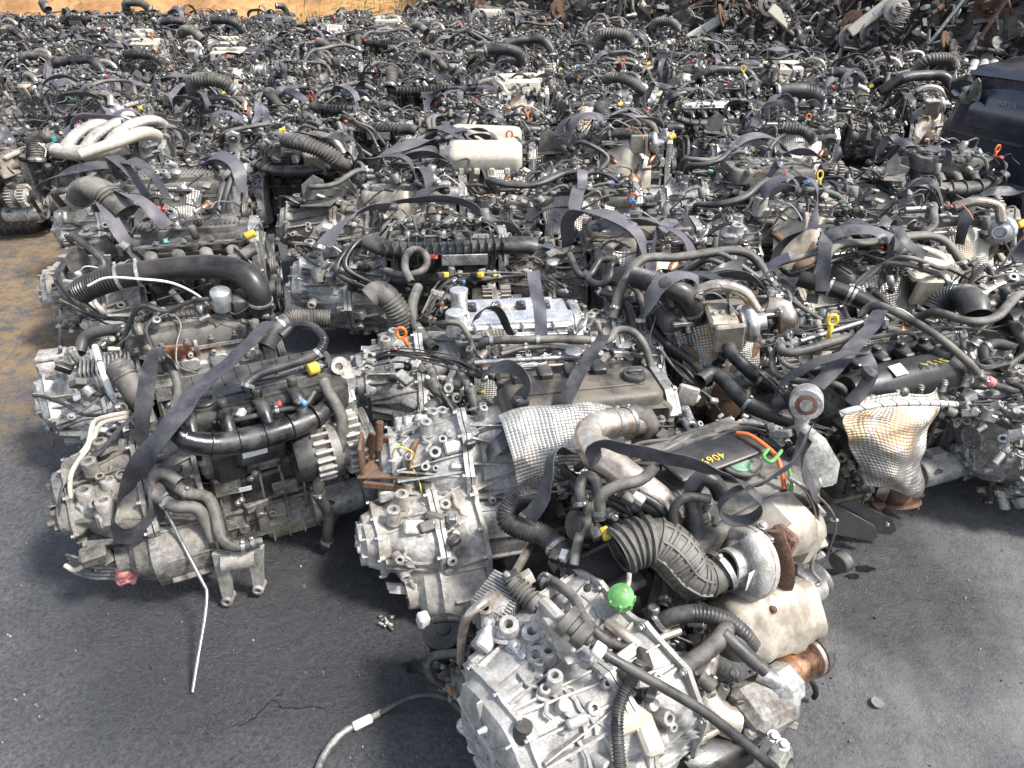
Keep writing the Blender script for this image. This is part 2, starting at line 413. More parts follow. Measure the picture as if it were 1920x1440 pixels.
def gearbox(seed, mat='cast', long=.34, r0=.185, detail=1.0, bolts=True, dy=-.13):
    g = random.Random(seed); mb = MB().use(mat)
    ph = [g.uniform(0, 6.28) for _ in range(4)]; n = 56; cy, cz = 0.0, .27
    lob = lambda a, x: .10*sin(2*a+ph[0])+.07*sin(3*a+ph[1]+x*7)+.045*sin(4*a+ph[3]-x*5)+.03*sin(5*a+ph[2])
    e1 = [2*pi*(k+g.uniform(-.2, .2))/11 for k in range(11)]; e2 = [2*pi*(k+g.uniform(-.25, .25))/12 for k in range(12)]
    e3 = [2*pi*(k+g.uniform(-.2, .2))/8 for k in range(8)]
    xm = -.40*long; xe = -long
    def R(x, r, ears=None, er=.014, yy=0, zz=0): return ringx(x, r, cy+yy, cz+zz, n, lob, 1, 1, ears, er)
    mb.loft([R(0, r0+.012, e1), R(-.012, r0+.013, e1), R(-.013, r0-.004), R(-.05, r0-.008), R(xm+.045, r0-.03), R(xm+.014, r0-.018),
             R(xm+.013, r0+.004, e2), R(xm+.0015, r0+.005, e2)])
    mb.loft([R(xm-.0015, r0+.005, e2), R(xm-.014, r0+.004, e2), R(xm-.015, r0-.014), R(xm-.06, r0-.024), R(xm-.10, r0-.045, zz=.01), R(xe+.05, r0-.085, zz=.03), R(xe+.03, r0-.075, e3, .01, zz=.03),
             R(xe+.018, r0-.074, e3, .01, zz=.03), R(xe+.017, r0-.088, zz=.03), R(xe-.01, r0-.098, zz=.03), R(xe-.022, r0-.125, zz=.03)])
    def P(a, x, r): q = r*(1+lob(a, x)); return Vector((x, cy+cos(a)*q, cz+sin(a)*q)), Vector((0, cos(a), sin(a)))
    # ribs along the case
    for k in range(int(24*detail)):
        a = 2*pi*k/int(24*detail)+g.uniform(-.1, .1)
        for xa, xb, ra, rb in ((-.014, xm+.016, r0-.006, r0-.014), (xm-.016, xe+.03, r0-.02, r0-.055)):
            if g.random() < .25: continue
            A, d = P(a, xa, ra); B2, d2 = P(a+g.uniform(-.25, .25), xb, rb); h = g.uniform(.006, .016); t = g.uniform(.003, .006)
            s = (B2-A).cross(d).normalized()*t
            V = [A-s-d*.01, A+s-d*.01, B2+s-d2*.01, B2-s-d2*.01, A-s*.6+d*h, A+s*.6+d*h, B2+s*.6+d2*h, B2-s*.6+d2*h]
            mb.add(V, [(3, 2, 1, 0), (4, 5, 6, 7), (0, 1, 5, 4), (1, 2, 6, 5), (2, 3, 7, 6), (3, 0, 4, 7)])
    # circumferential webs
    for k in range(int(9*detail)):
        x = g.uniform(xe+.06, -.05); a0 = g.uniform(0, 6.28); pts = []
        base = r0-.012 if x > xm else r0-.03
        for j in range(8):
            p, d = P(a0+j*.1, x+j*g.uniform(-.002, .004), base+.004); pts.append(p)
        mb.tube(pts, .005, 6)
    # end cover: ribs, rings and small bosses
    for k in range(7):
        a = 2*pi*k/7+ph[0]; q = r0-.085; q -= .02; mb.box((xe-.018, cy+cos(a)*q*.62, cz+.03+sin(a)*q*.62), (.018, q*.85, .006), (a, 0, 0), .002)
    mb.lathe((xe-.015, cy+.02*sin(ph[1]), cz+.03), (-1, 0, 0), [(.045, 0), (.045, .012), (.036, .016), (.034, .004), (0, .004)], 24)
    for k in range(8): a = g.uniform(0, 6.28); q = g.uniform(.3, 1)*(r0-.11); mb.boss((xe-.012, cy+cos(a)*q, cz+sin(a)*q), (-1, 0, 0), g.uniform(.008, .016), g.uniform(.012, .03), g.random() < .6)
    # differential bulge, with its output hole
    zc = .17; yc = dy; rd = .115
    lo2 = lambda a, x: .05*sin(3*a+ph[3])
    def D(x, r, ears=None): return ringx(x, r, yc, zc, 40, lo2, 1, 1, ears, .01)
    mb.loft([D(.0, rd-.02), D(-.02, rd), D(xm-.0, rd+.004), D(xm-.02, rd+.004), D(xm-.022, rd-.012), D(xm-.06, rd-.03), D(xm-.075, .055), D(xm-.105, .052), D(xm-.105, .044), D(xm-.08, .04), D(xm-.08, .01)])
    for k in range(9):
        a = 2*pi*k/9; mb.box((xm*.5, yc+cos(a)*(rd+.002), zc+sin(a)*(rd+.002)), (abs(xm)-.02, .007, .016), (a-pi/2, 0, 0), .002)
    mb.use('rubber').lathe((xm-.084, yc, zc), (-1, 0, 0), [(.044, 0), (.044, .02), (.036, .022), (.030, .01), (.030, -.004), (.02, -.004)], 20)
    mb.use(mat)
    # bosses
    for k in range(int(24*detail)):
        a = g.uniform(-.4, 4.6); x = g.uniform(xe+.05, -.04); p, d = P(a, x, (r0-.03 if x > xm else r0-.05)); mb.boss(p, d, g.uniform(.010, .018), g.uniform(.03, .055), g.random() < .75)
    for k in range(int(7*detail)):
        a = g.uniform(-.2, 4.4); x = g.uniform(xe+.05, -.06); p, d = P(a, x, r0-.035)
        mb.box(p+d*.012, (g.uniform(.03, .07), g.uniform(.02, .05), g.uniform(.03, .05)), (a-pi/2+g.uniform(-.2, .2), g.uniform(-.3, .3), g.uniform(-.5, .5)), .005)
    for k in range(3):      # mount pads
        a = 1.1+k*.35; p, d = P(a, xm-.05-.03*k, r0-.03); mb.boss(p, (0, 0, 1), .019, .05)
    mb.jit(.0028, 14, seed); mb.jit(.0012, 55, seed+3)
    for k in range(5):      # solenoids, breathers, levers on top
        a = g.uniform(.5, 2.6); x = g.uniform(xe+.06, -.05); p, d = P(a, x, r0-.03); mb.use(g.choice(('plastic', 'steel_dark', 'plastic_dusty', 'steel')))
        if k % 2: mb.cyl(p, p+d*g.uniform(.04, .07), g.uniform(.009, .02)); mb.box(p+d*.06, (.03, .02, .02), (0, 0, g.random()*3))
        else: mb.box(p+d*.03, (g.uniform(.03, .06), .03, .02), (g.random(), 0, g.random()*3), .003)
    if bolts:
        mb.use('steel')
        for e in e1:
            p, d = P(e, 0, r0+.014); mb.bolt((-.013, p.y, p.z), (-1, 0, 0), .0068, .008)
        for e in e2:
            p, d = P(e, xm, r0+.008); mb.bolt((xm-.014, p.y, p.z), (-1, 0, 0), .0062, .008)
        for e in e3:
            p, d = P(e, xe, r0-.07); mb.bolt((xe+.018, p.y, p.z+.03), (-1, 0, 0), .0055, .006)
    return mb.mesh('gearbox', 32)
for i, (m, dy, lg) in enumerate((('cast', -.13, .34), ('cast_pale', -.12, .36), ('cast_dirty', -.13, .33), ('cast', .12, .35), ('cast_dirty', -.1, .37), ('cast_pale', .1, .33))):
    lib('gearbox', gearbox(20+i, m, lg, dy=dy))

def block(seed, mat='iron'):
    g = random.Random(seed); mb = MB().use(mat)
    mb.stack(rrect(.0, -.125, .40, .125, .02), [(.0, .10), (0, .18), (.012, .20), (.016, .34), (.004, .352), (.004, .362)])
    for s in (-1, 1):
        for k in range(7):
            x = .03+k*.056; mb.box((x, s*.119, .23), (g.uniform(.006, .012), .024, .22), None, .002)
        for z in (.14, .2, .3): mb.box((.2, s*.121, z), (.38, .018, g.uniform(.006, .012)), None, .002)
        for k in range(10): mb.boss((g.uniform(.03, .38), s*.112, g.uniform(.13, .34)), (0, s, 0), g.uniform(.008, .02), g.uniform(.012, .03), g.random() < .5)
        for k in range(5): mb.box((g.uniform(.05, .35), s*.125, g.uniform(.14, .33)), (g.uniform(.03, .08), .03, g.uniform(.02, .07)), (0, 0, g.uniform(-.2, .2)), .004)
    mb.use('steel')
    for s in (-1, 1):
        for k in range(8): mb.bolt((g.uniform(.03, .37), s*.13, g.uniform(.13, .34)), (0, s, 0), .007)
    # oil filter, sender
    mb.use('plastic').cyl((.30, -.12, .19), (.30, -.20, .17), .038, .036, 20, .006)
    mb.use('cast'); mb.box((.30, -.125, .19), (.07, .03, .08))
    mb.use('steel_dark').cyl((.12, -.12, .2), (.12, -.17, .2), .012)
    # cylinder head
    mb.use('cast_dirty' if seed % 2 else 'cast').stack(rrect(.0, -.115, .40, .115, .015), [(.0, .363), (0, .40), (.012, .41), (.012, .455), (0, .465), (0, .478)])
    for s in (-1, 1):
        for k in range(4):
            x = .06+k*.095; mb.stack([(x+.028*cos(a*pi/8), s*.42+.022*sin(a*pi/8)) for a in range(16)] if False else rrect(x-.03, .385, x+.03, .435, .015),
                [(0, 0), (0, .022), (.003, .025)], Matrix(((1, 0, 0, 0), (0, 0, s, s*.1), (0, 1, 0, 0), (0, 0, 0, 1))))
        for k in range(6): mb.boss((g.uniform(.02, .38), s*.10, g.uniform(.38, .46)), (0, s, .2), .009, .03)
    # front timing cover on the +x end
    mb.use('cast').stack([(-.13, .09), (.12, .09), (.13, .2), (.105, .36), (.11, .5), (.06, .555), (-.06, .555), (-.115, .5), (-.105, .34), (-.14, .2)],
        [(0, 0), (0, .022), (.012, .028), (.014, .036)], Matrix(((0, 0, 1, .401), (1, 0, 0, 0), (0, 1, 0, 0), (0, 0, 0, 1))))
    for k in range(5): mb.box((.437, g.uniform(-.09, .09), .2+k*.06), (.012, g.uniform(.05, .14), .006), (g.uniform(-.5, .5), 0, 0))
    mb.use('steel')
    for y, z in ((-.12, .1), (.11, .1), (.12, .2), (.1, .36), (.1, .49), (.055, .545), (-.055, .545), (-.105, .49), (-.1, .34), (-.13, .2)):
        mb.bolt((.425, y*.93, z+.005), (1, 0, 0), .007)
    mb.jit(.0016, 18, seed)
    return mb.mesh('engine_block')
for i, m in enumerate(('iron', 'cast_dirty', 'iron', 'cast_dirty')): lib('engine_block', block(31+i, m))

def oil_pan(seed, mat):
    mb = MB().use(mat)
    out = rrect(.0, -.115, .40, .115, .03)
    mb.stack(out, [(.0, .1), (0, .092), (.012, .09), (.016, .05)][::-1], None)
    mb.stack(rrect(.12, -.1, .37, .1, .04), [(.03, .0), (.016, .006), (.0, .052)])
    mb.use('steel')
    for k in range(9):
        for s in (-1, 1): mb.bolt((.02+k*.045, s*.109, .092), (0, 0, -1), .005)
    for k in range(5): mb.use(mat).box((.15+k*.045, -.1, .045), (.006, .012, .06))
    mb.jit(.002, 12, seed); return mb.mesh('oil_pan')
lib('oil_pan', oil_pan(1, 'pan')); lib('oil_pan', oil_pan(2, 'iron')); lib('oil_pan', oil_pan(3, 'cast_dirty'))

def scallop(x0, y0, x1, y1, n, dep, w_):
    """rounded rectangle whose long sides have n bolt notches"""
    o = []
    xs = [x0+(x1-x0)*(k+.5)/n for k in range(n)]
    for x in xs: o += [(x-w_, y0), (x-w_*.6, y0+dep), (x+w_*.6, y0+dep), (x+w_, y0)]
    o += [(x1-.015, y0), (x1, y0+.015), (x1, y1-.015), (x1-.015, y1)]
    for x in reversed(xs): o += [(x+w_, y1), (x+w_*.6, y1-dep), (x-w_*.6, y1-dep), (x-w_, y1)]
    o += [(x0+.015, y1), (x0, y1-.015), (x0, y0+.015), (x0+.015, y0)]
    return o

def valve_cover(kind, mat, seed=0, caps=True):
    g = random.Random(seed*7+kind); mb = MB().use(mat); oc = MB().use('plastic')
    def cap(x, y, z, r=.03):
        oc.lathe((x, y, z), (0, 0, 1), [(r, 0), (r, .018), (r*.9, .022), (r*.5, .022), (r*.45, .026), (0, .026)], 22); oc.box((x, y, z+.027), (r*1.3, .008, .012))
    if kind == 0:      # flat plastic beauty cover with grooves
        mb.stack(rrect(-.02, -.13, .42, .12, .04, 5), [(.01, .482), (.0, .49), (.0, .56), (.006, .572), (.016, .576)])
        mb.stack(rrect(.02, -.10, .36, .0, .02), [(0, .575), (.002, .584), (.006, .586)])
        for k in range(9): mb.box((.04+k*.038, .06, .577), (.006, .085, .008))
        mb.box((.2, -.05, .587), (.26, .012, .006)); mb.box((.3, .02, .579), (.1, .03, .014), (0, 0, .2), .004)
        cap(.05, -.06, .575, .034)
    elif kind == 1:    # cast silver ladder cover
        mb.stack(rrect(-.01, -.12, .41, .11, .03), [(0, .479), (0, .492), (.012, .496), (.016, .54), (.024, .548)])
        mb.box((.19, -.055, .552), (.30, .085, .02), None, .005)
        for k in range(6): mb.box((.06+k*.052, -.085, .54), (.007, .07, .04)); 
        for z in (.515, .54): mb.box((.19, -.108, z), (.36, .012, .005))
        mb.box((.19, .06, .55), (.32, .06, .016), None, .004)
        for k in range(4): mb.use('plastic').box((.06+k*.085, .02, .558), (.03, .045, .03), None, .004); mb.cyl((.06+k*.085, .01, .55), (.06+k*.085, .01, .585), .012)
        mb.use(mat).cyl((-.005, -.07, .5), (-.005, -.07, .60), .033, .031, 20, .004)
        mb.loft([ringx(.37+.02*k, .06-.012*abs(k-1.5), -.03, .50, 24, lambda a, x: 0) for k in range(4)])
    elif kind == 2:    # stepped steel cover with scalloped side
        o = scallop(-.02, -.125, .42, .07, 5, .014, .02)
        mb.stack(o, [(0, .479), (0, .486), (.010, .49)]); mb.stack(scallop(-.012, -.117, .412, .062, 5, .018, .024), [(0, .489), (.002, .52), (.008, .528)], cap0=False)
        mb.stack(rrect(.0, -.095, .395, .055, .03), [(0, .526), (.003, .556), (.014, .570), (.03, .574)])
        mb.box((.2, -.02, .576), (.3, .06, .006)); mb.box((.2, .1, .51), (.4, .06, .05), None, .01)
        mb.use('steel')
        for k in range(5): mb.bolt((.025+k*.088, -.117, .489), (0, 0, 1), .008, .012)
        cap(.33, -.02, .575); mb.use('plastic')
        for k in range(4): mb.box((.04+k*.07, .03, .585), (.035, .05, .03), None, .004)
    elif kind == 3:    # rounded smooth cover (half barrel) plus ignition coils
        for yc, r in ((-.065, .058), (.06, .045)):
            rings = []
            for k in range(9):
                x = -.015+.43*k/8; q = r*(.75 if k in (0, 8) else (.93 if k in (1, 7) else 1))
                rings.append([Vector((x, yc+cos(a*pi/12)*q*1.12, .50+max(-.02, sin(a*pi/12)*q*1.25))) for a in range(24)])
            mb.loft(rings)
        mb.box((.2, 0, .5), (.42, .22, .04), None, .006)
        mb.use('steel')
        for k in range(5): mb.boss((.02+k*.088, -.128, .485), (0, 0, 1), .012, .03, False)
        for k in range(5): mb.bolt((.02+k*.088, -.128, .515), (0, 0, 1), .008)
        mb.use('plastic')
        for k in range(4): mb.box((.06+k*.09, .0, .555), (.035, .06, .03), None, .005); mb.cyl((.06+k*.09, .02, .55), (.06+k*.09, .02, .59), .014)
        cap(.33, -.06, .572); mb.tube([(.36, .06, .55), (.3, .07, .585), (.1, .07, .585), (.02, .05, .57)], .008, 8)
    elif kind == 4:    # diesel: injectors, rails and pipes on a low cover
        mb.stack(rrect(-.01, -.12, .41, .11, .025), [(0, .479), (0, .52), (.01, .535), (.02, .538)])
        for k in range(12): mb.box((.01+k*.034, -.04, .54), (.008, .1, .012))
        mb.use('steel').tube([(.0, .06, .56), (.2, .06, .56), (.4, .06, .56)], .013, 10)
        for k in range(4):
            x = .06+k*.09
            mb.use('steel_dark').cyl((x, -.02, .53), (x, -.02, .60), .012); mb.use('plastic').box((x, -.035, .60), (.022, .03, .022))
            mb.use('steel').tube([(x, -.02, .585), (x+.01, .0, .61), (x+.02, .03, .60), (x+.02, .06, .57)], .004, 6)
            mb.use('plastic').tube([(x, -.05, .605), (x+.03, -.06, .625), (x+.06, -.05, .60)], .004, 6)
        mb.use(mat).box((.2, -.09, .55), (.34, .04, .04), None, .008); cap(.38, -.05, .535)
    elif kind == 5:    # long ribbed plastic with deep fins
        mb.stack(rrect(-.03, -.11, .41, .08, .03), [(0, .482), (0, .53), (.01, .545)])
        mb.stack(rrect(.0, -.09, .37, .03, .03), [(0, .543), (.004, .57), (.012, .576)])
        for k in range(22): mb.box((.012+k*.0165, -.03, .577), (.005, .08, .012), None, .001)
        mb.box((.19, .055, .56), (.36, .03, .02)); mb.use('steel')
        for k in range(6): mb.bolt((.0+k*.08, .078, .52), (0, 0, 1), .007, .014); mb.bolt((.0+k*.08, -.112, .5), (0, 0, 1), .007, .012)
    mb.jit(.0012, 15, seed+kind); return mb.mesh('valve_cover'), ([('oil_filler_cap', oc)] if oc.v else [])
for i, (k, m) in enumerate(((0, 'plastic'), (1, 'alu'), (2, 'brown_cover'), (3, 'black_cover'), (4, 'plastic_dusty'), (5, 'plastic_dusty'), (4, 'cast'), (0, 'plastic_dusty'), (2, 'plastic_dusty'), (1, 'cast_pale'), (3, 'cast'))):
    lib('valve_cover', *valve_cover(k, m, i))
VC = ['flat black cover', 'silver ribbed cover', 'brown stepped cover', 'rounded black cover', 'exposed injector pipes', 'finned grey cover', 'bare piped top', 'dusty flat cover', 'grey stepped cover', 'grey ladder cover', 'rounded metal cover']

def intake(kind):
    mb = MB(); g = random.Random(kind)
    if kind in (0, 4):      #  plastic manifold, banana plenum with ribs on the front side
        mb.use('plastic' if kind == 0 else 'plastic_dusty')
        P = [(-.04, -.20, .47), (.06, -.235, .44), (.2, -.25, .44), (.33, -.23, .46), (.43, -.19, .50)]
        mb.tube(P, .040, 16, flat=.8, cr=lambda t: .75+.35*sin(pi*min(1, t*1.1)))
        for k in range(7):
            t = .06+.14*k; Q, L = resample(P, .01); i = min(len(Q)-2, int(t*len(Q))); T, N = frames(Q)
            mb.lathe(Q[i]-T[i]*.003, T[i], [(.03, 0), (.047, 0), (.047, .004), (.03, .004)], 16)
        for k in range(4):
            x = .06+k*.095; mb.tube([(x+.02, -.21, .47), (x+.01, -.18, .50), (x, -.14, .47), (x, -.10, .425)], .024, 12, flat=.85)
            mb.tube([(x+.02, -.24, .40), (x+.02, -.21, .35), (x+.02, -.15, .38)], .02, 10)
    elif kind in (1, 5):    # cream moulded box plenum
        mb.use('cream')
        mb.stack(rrect(.0, .02, .36, .19, .045, 6), [(.02, .55), (.0, .57), (.0, .63), (.012, .652), (.035, .66)], Matrix.Translation((0, -.12, 0)) @ Matrix.Rotation(-.12, 4, 'X'))
        mb.stack(rrect(.03, -.17, .34, -.06, .03, 5), [(.01, .50), (0, .51), (0, .60), (.02, .62)])
        for k in range(5): mb.box((.07+k*.055, -.17, .515), (.03, .02, .05), None, .006)
        mb.use('plastic')
        for k in range(4): mb.tube([(.06+k*.085, -.13, .52), (.06+k*.085, -.15, .47), (.06+k*.085, -.11, .425)], .024, 10)
        mb.use('cream')
        mb.use('cast').cyl((-.03, -.0, .60), (.01, -.0, .605), .04, .042, 18); mb.use('plastic').box((-.02, .0, .655), (.04, .05, .03))
    elif kind == 2:         # aluminium runners crossing the engine
        mb.use('cast_pale')
        for k in range(3):
            x = .05+k*.10; mb.tube([(x-.06, -.2, .53), (x, -.13, .61), (x+.08, -.02, .65), (x+.13, .07, .62), (x+.14, .11, .52)], .038, 14, flat=.8)
        mb.tube([(-.06, -.18, .52), (.1, -.23, .52), (.3, -.2, .54)], .045, 14)
        mb.use('cast').boss((-.08, -.16, .52), (-1, .1, 0), .04, .06); mb.use('teal').cyl((-.08, -.13, .56), (-.08, -.13, .59), .014)
    elif kind == 3:         # black ribbed long manifold lying on top front
        mb.use('plastic')
        P = [(-.06, -.14, .58), (.02, -.19, .56), (.2, -.205, .555), (.42, -.19, .56)]
        mb.tube(P, .04, 14, flat=.9)
        for k in range(16): mb.box((.0+k*.027, -.205, .558), (.004, .09, .088), None, .001)
        for k in range(4): mb.tube([(.06+k*.095, -.19, .53), (.06+k*.095, -.17, .47), (.06+k*.095, -.11, .425)], .025, 10)
        mb.use('steel').box((.27, -.25, .53), (.16, .006, .05)); mb.use('plastic').tube([(.42, -.19, .56), (.49, -.19, .56), (.52, -.19, .55)], .038, 16, open_=True)
    mb.jit(.0015, 9, kind); return mb.mesh('intake_manifold')
for k in range(6): lib('intake_manifold', intake(k))
IN = ['black intake tubes', 'cream intake box', 'pale cast intake runners', 'ribbed black intake', 'dusty intake tubes', 'cream intake box']

def shield(kind, x0=.02, x1=.34, mat='foil'):
    mb = MB().use(mat); nu, nv = 26, 24
    def fn(u, v):
        wd = 1-.18*sin(v*pi)*1 if kind != 1 else 1
        x = (x0+x1)/2+(u-.5)*(x1-x0)*wd*(1+.15*(v if kind == 2 else 0))
        a = v*1.9
        y = -.11-.085*sin(min(a, 1.57))-.03*max(0, a-1.2)+.012*sin(u*9+v*4)-.018*sin(u*pi)
        z = .50-.26*v+.05*sin(u*pi)*(1-v)+.008*sin(u*7-v*9)
        if v > .97: y += .01
        return (x, y-.008*sin(u*3.14), z+(.02*sin(u*17)*(v > .96)))
    mb.grid(fn, nu, nv, .0022); me = mb.mesh('heat_shield', 60)
    uvgrid(me, nu, nv, (x1-x0)/.022, .36/.018); return me
lib('heat_shield', shield(0, mat='foil')); lib('heat_shield', shield(2, .0, .32, 'foil_clean')); lib('heat_shield', shield(1, .05, .30, 'shield_cream'))

def exhaust(kind):
    mb = MB().use('rust' if kind != 1 else 'copper')
    for k in range(4): mb.tube([(.06+k*.09, -.10, .42), (.07+k*.08, -.15, .42), (.12+k*.05, -.18, .37), (.19, -.19, .31)], .021, 10)
    mb.lathe((.19, -.19, .34), (0, -.15, -1), [(.02, 0), (.05, .03), (.062, .05), (.062, .16), (.045, .19), (.03, .21), (.03, .24)], 22)
    mb.lathe((.19, -.227, .095), (0, -.15, -1), [(.03, 0), (.06, 0), (.06, .012), (.03, .012)], 14)
    mb.use('steel_dark').lathe((.19, -.20, .27), (0, -.15, -1), [(.06, 0), (.067, 0), (.067, .012), (.06, .012)], 22)
    mb.use('steel').cyl((.25, -.2, .36), (.29, -.25, .38), .009); mb.use('wire').tube([(.29, -.25, .38), (.33, -.27, .42), (.30, -.22, .5)], .005, 6)
    mb.jit(.0018, 20, kind); return mb.mesh('exhaust_manifold')
for k in range(3): lib('exhaust_manifold', exhaust(k))

def cat_top(kind):       # turbo charger with cream shield, sits front right or top
    mb = MB()
    c = Vector((.33, -.19, .50)) if kind != 2 else Vector((.02, -.2, .5)); ax = Vector((1, -.2, .1)) if kind != 1 else Vector((-.6, -.7, .2)); ax.normalize()
    mb.use('alu')
    pts = [c+Matrix.Rotation(a*.5, 3, ax) @ ax.orthogonal().normalized()*.05 for a in range(13)]
    mb.tube(pts, .026, 12, cr=lambda t: .6+.55*t)
    mb.lathe(c-ax*.03, ax, [(.045, -.005), (.052, .0), (.052, .05), (.03, .06), (.03, .085), (.024, .085), (.022, .05)], 22)
    mb.use('rust').lathe(c-ax*.12, ax, [(.03, 0), (.06, .01), (.066, .04), (.05, .07), (.03, .09)], 20)
    mb.use('shield_cream')
    sh = c-ax*.11+Vector((0, 0, .01))
    mb.box(sh+Vector((0, -.02, .055)), (.10, .12, .03), (.1, .1, atan2(ax.y, ax.x)), .012); mb.box(sh+Vector((.0, -.085, -.0)), (.10, .02, .12), (.2, 0, atan2(ax.y, ax.x)), .01)
    mb.jit(.005, 12, kind); mb.use('steel')
    for k in range(3): mb.bolt(sh+Vector((-.03+.03*k, -.03, .072)), (0, 0, 1), .008)
    mb.use('pipe_steel').tube([c+ax*.02+Vector((0, 0, .05)), c+Vector((-.02, .02, .12)), c+Vector((-.1, .06, .14)), c+Vector((-.17, .09, .11))], .022, 12, open_=True)
    return mb.mesh('turbocharger')
for k in range(3): lib('turbocharger', cat_top(k))

DUCT = [
 ([(-.04, .05, .58), (-.08, .0, .64), (-.11, -.07, .66), (-.10, -.15, .62), (-.11, -.2, .56)], .042, (.013, .004, .35, .95), 'rubber_dusty'),
 ([(.42, -.05, .58), (.38, -.1, .66), (.28, -.12, .70), (.17, -.1, .70), (.1, -.09, .69)], .045, (.016, .004, .0, .55), 'rubber'),
 ([(-.1, .05, .56), (.05, .04, .66), (.25, .05, .67), (.36, .02, .66), (.42, -.03, .58), (.43, -.06, .5)], .040, (.012, .003, .0, .25), 'rubber'),
 ([(.05, -.1, .62), (.1, -.2, .66), (.2, -.26, .62), (.26, -.27, .55), (.29, -.22, .5)], .040, (.015, .005, .1, .7), 'rubber_dusty'),
 ([(-.05, -.1, .6), (-.12, -.04, .67), (-.19, .05, .67), (-.24, .14, .60)], .044, (.014, .004, .2, .9), 'plastic_dusty'),
 ([(.3, .05, .58), (.33, .06, .68), (.29, .05, .76), (.2, .02, .78)], .043, (.013, .004, .4, .75), 'rubber'),
 ([(.0, .0, .6), (.04, -.04, .7), (.13, -.06, .72), (.23, -.05, .70), (.3, -.02, .62)], .047, (.02, .005, .15, .9), 'rubber_dusty')]
for P, r, c, m in DUCT:
    mb = MB().use(m); mb.tube(P, r, 20, corr=c, open_=True, wall=.005); cb = MB().use('steel'); cb.clamp(P, .97, r, .016)
    lib('air_duct', mb.mesh('air_duct', 50), [('hose_clamp', cb)])

def hose(seed):
    g = random.Random(100+seed); mb = MB(); k = seed % 6
    r = g.choice((.011, .014, .017, .019)); mat = g.choice(('rubber', 'rubber_dusty', 'rubber_dusty', 'rubber'))
    side = g.choice((-1, 1))
    if k == 0: P = [(-.02, -.06, .5), (-.08, -.14, .5), (-.12, -.22, .42), (-.05, -.26, .34), (.04, -.22, .28)]
    elif k == 1: P = [(-.12, .0, .47), (-.16, -.08, .56), (-.1, -.16, .56), (-.06, -.2, .47), (-.12, -.25, .40)]
    elif k == 2: P = [(.44, .02, .48), (.5, -.08, .52), (.49, -.18, .44), (.47, -.21, .3), (.5, -.22, .18)]
    elif k == 3: P = [(.4, .05, .55), (.3, .12, .62), (.1, .12, .62), (-.05, .08, .6), (-.12, .0, .52), (-.15, -.05, .45)]
    elif k == 4: P = [(-.02, -.08, .52), (.06, -.13, .6), (.16, -.14, .62), (.26, -.17, .59), (.34, -.2, .5), (.42, -.2, .42)]
    else: P = [(-.2, .06, .42), (-.22, -.02, .52), (-.15, -.1, .57), (-.05, -.08, .6), (.02, -.02, .62), (.1, .03, .61)]
    P = [Vector(p)+Vector((g.uniform(-.035, .035), g.uniform(-.03, .03), g.uniform(-.015, .03))) for p in P]
    mb.use(mat).tube(P, r, 12, open_=True); mb.clamp(P, .05, r, .009); mb.clamp(P, .95, r, .009)
    if seed % 2 == 0:
        D = Vector((g.uniform(.02, .035), g.uniform(-.03, .03), g.uniform(.005, .03)))
        P2 = [p+D*(1+.3*sin(i*1.7)) for i, p in enumerate(P)]; P2[-1] += Vector((g.uniform(-.08, .08), -.04, .03))
        mb.use(mat).tube(P2, r*.85, 12, open_=True); mb.use('steel_dark')
        Q, L = resample(P, .01); q = Q[len(Q)//2]; mb.box(q+D*.5, (.03, .03, .022), (g.random(), g.random(), 0))
    return mb.mesh('coolant_hose', 50)
for s in range(18): lib('coolant_hose', hose(s))

def harness(seed):
    g = random.Random(300+seed); mb = MB()
    for k in range(9):
        x = g.uniform(-.3, .4); yb = g.choice((-.15, -.16, .1, .12, None)) if seed % 3 else None; y = g.uniform(-.16, .12) if yb is None else yb+g.gauss(0, .02); n = g.randint(4, 7); P = []
        a = g.uniform(0, 6.28)
        for j in range(n):
            top = .585 if x > -.03 else .48
            P.append(Vector((x, y, top+g.uniform(-.03, .06)-max(0, abs(y)-.12)*1.4)))
            a += g.uniform(-1.2, 1.2); x += cos(a)*.085; y += sin(a)*(.05 if yb is None else .018); x = max(-.36, min(.46, x)); y = max(-.24, min(.2, y))
        r = g.choice((.0026, .003, .0035, .0045, .006, .009)); mb.use(g.choice(('wire', 'wire', 'wire', 'rubber', 'rubber_dusty', 'plastic_dusty', 'steel_dark')))
        mb.tube(P, r, 7, step=.013 if r > .006 else .011, corr=(.008, .0009, 0, 1) if r >= .009 and g.random() < .6 else None)
        if g.random() < .7:
            mb.use(g.choice(('plastic', 'plastic', 'plastic_dusty', 'cast', 'cream'))).box(P[-1], (g.uniform(.02, .04), g.uniform(.015, .025), g.uniform(.014, .022)), (g.uniform(-1, 1), g.uniform(-1, 1), g.uniform(0, 3)), .003)
    for k in range(28):      # brackets, sensors, small housings
        x = g.uniform(-.32, .42); y = g.uniform(-.19, .13); z = (.58 if x > -.02 else .46)-max(0, abs(y+.02)-.11)*1.5
        q = g.random(); mb.use(g.choice(('plastic', 'cast', 'steel', 'plastic_dusty', 'cast_dirty', 'steel_dark')))
        if q < .5: mb.box((x, y, z), (g.uniform(.012, .055), g.uniform(.01, .035), g.uniform(.008, .03)), (g.uniform(-.6, .6), g.uniform(-.6, .6), g.uniform(0, 3)), .003)
        elif q < .8: mb.cyl((x, y, z-.02), (x+g.uniform(-.02, .02), y+g.uniform(-.03, .03), z+g.uniform(.01, .05)), g.uniform(.007, .02), None, 12)
        else: mb.boss((x, y, z-.01), (g.uniform(-1, 1), g.uniform(-1, .3), 1), g.uniform(.012, .024), g.uniform(.02, .05))
    return mb.mesh('wiring_harness', 50)
for s in range(10): lib('wiring_harness', harness(s))

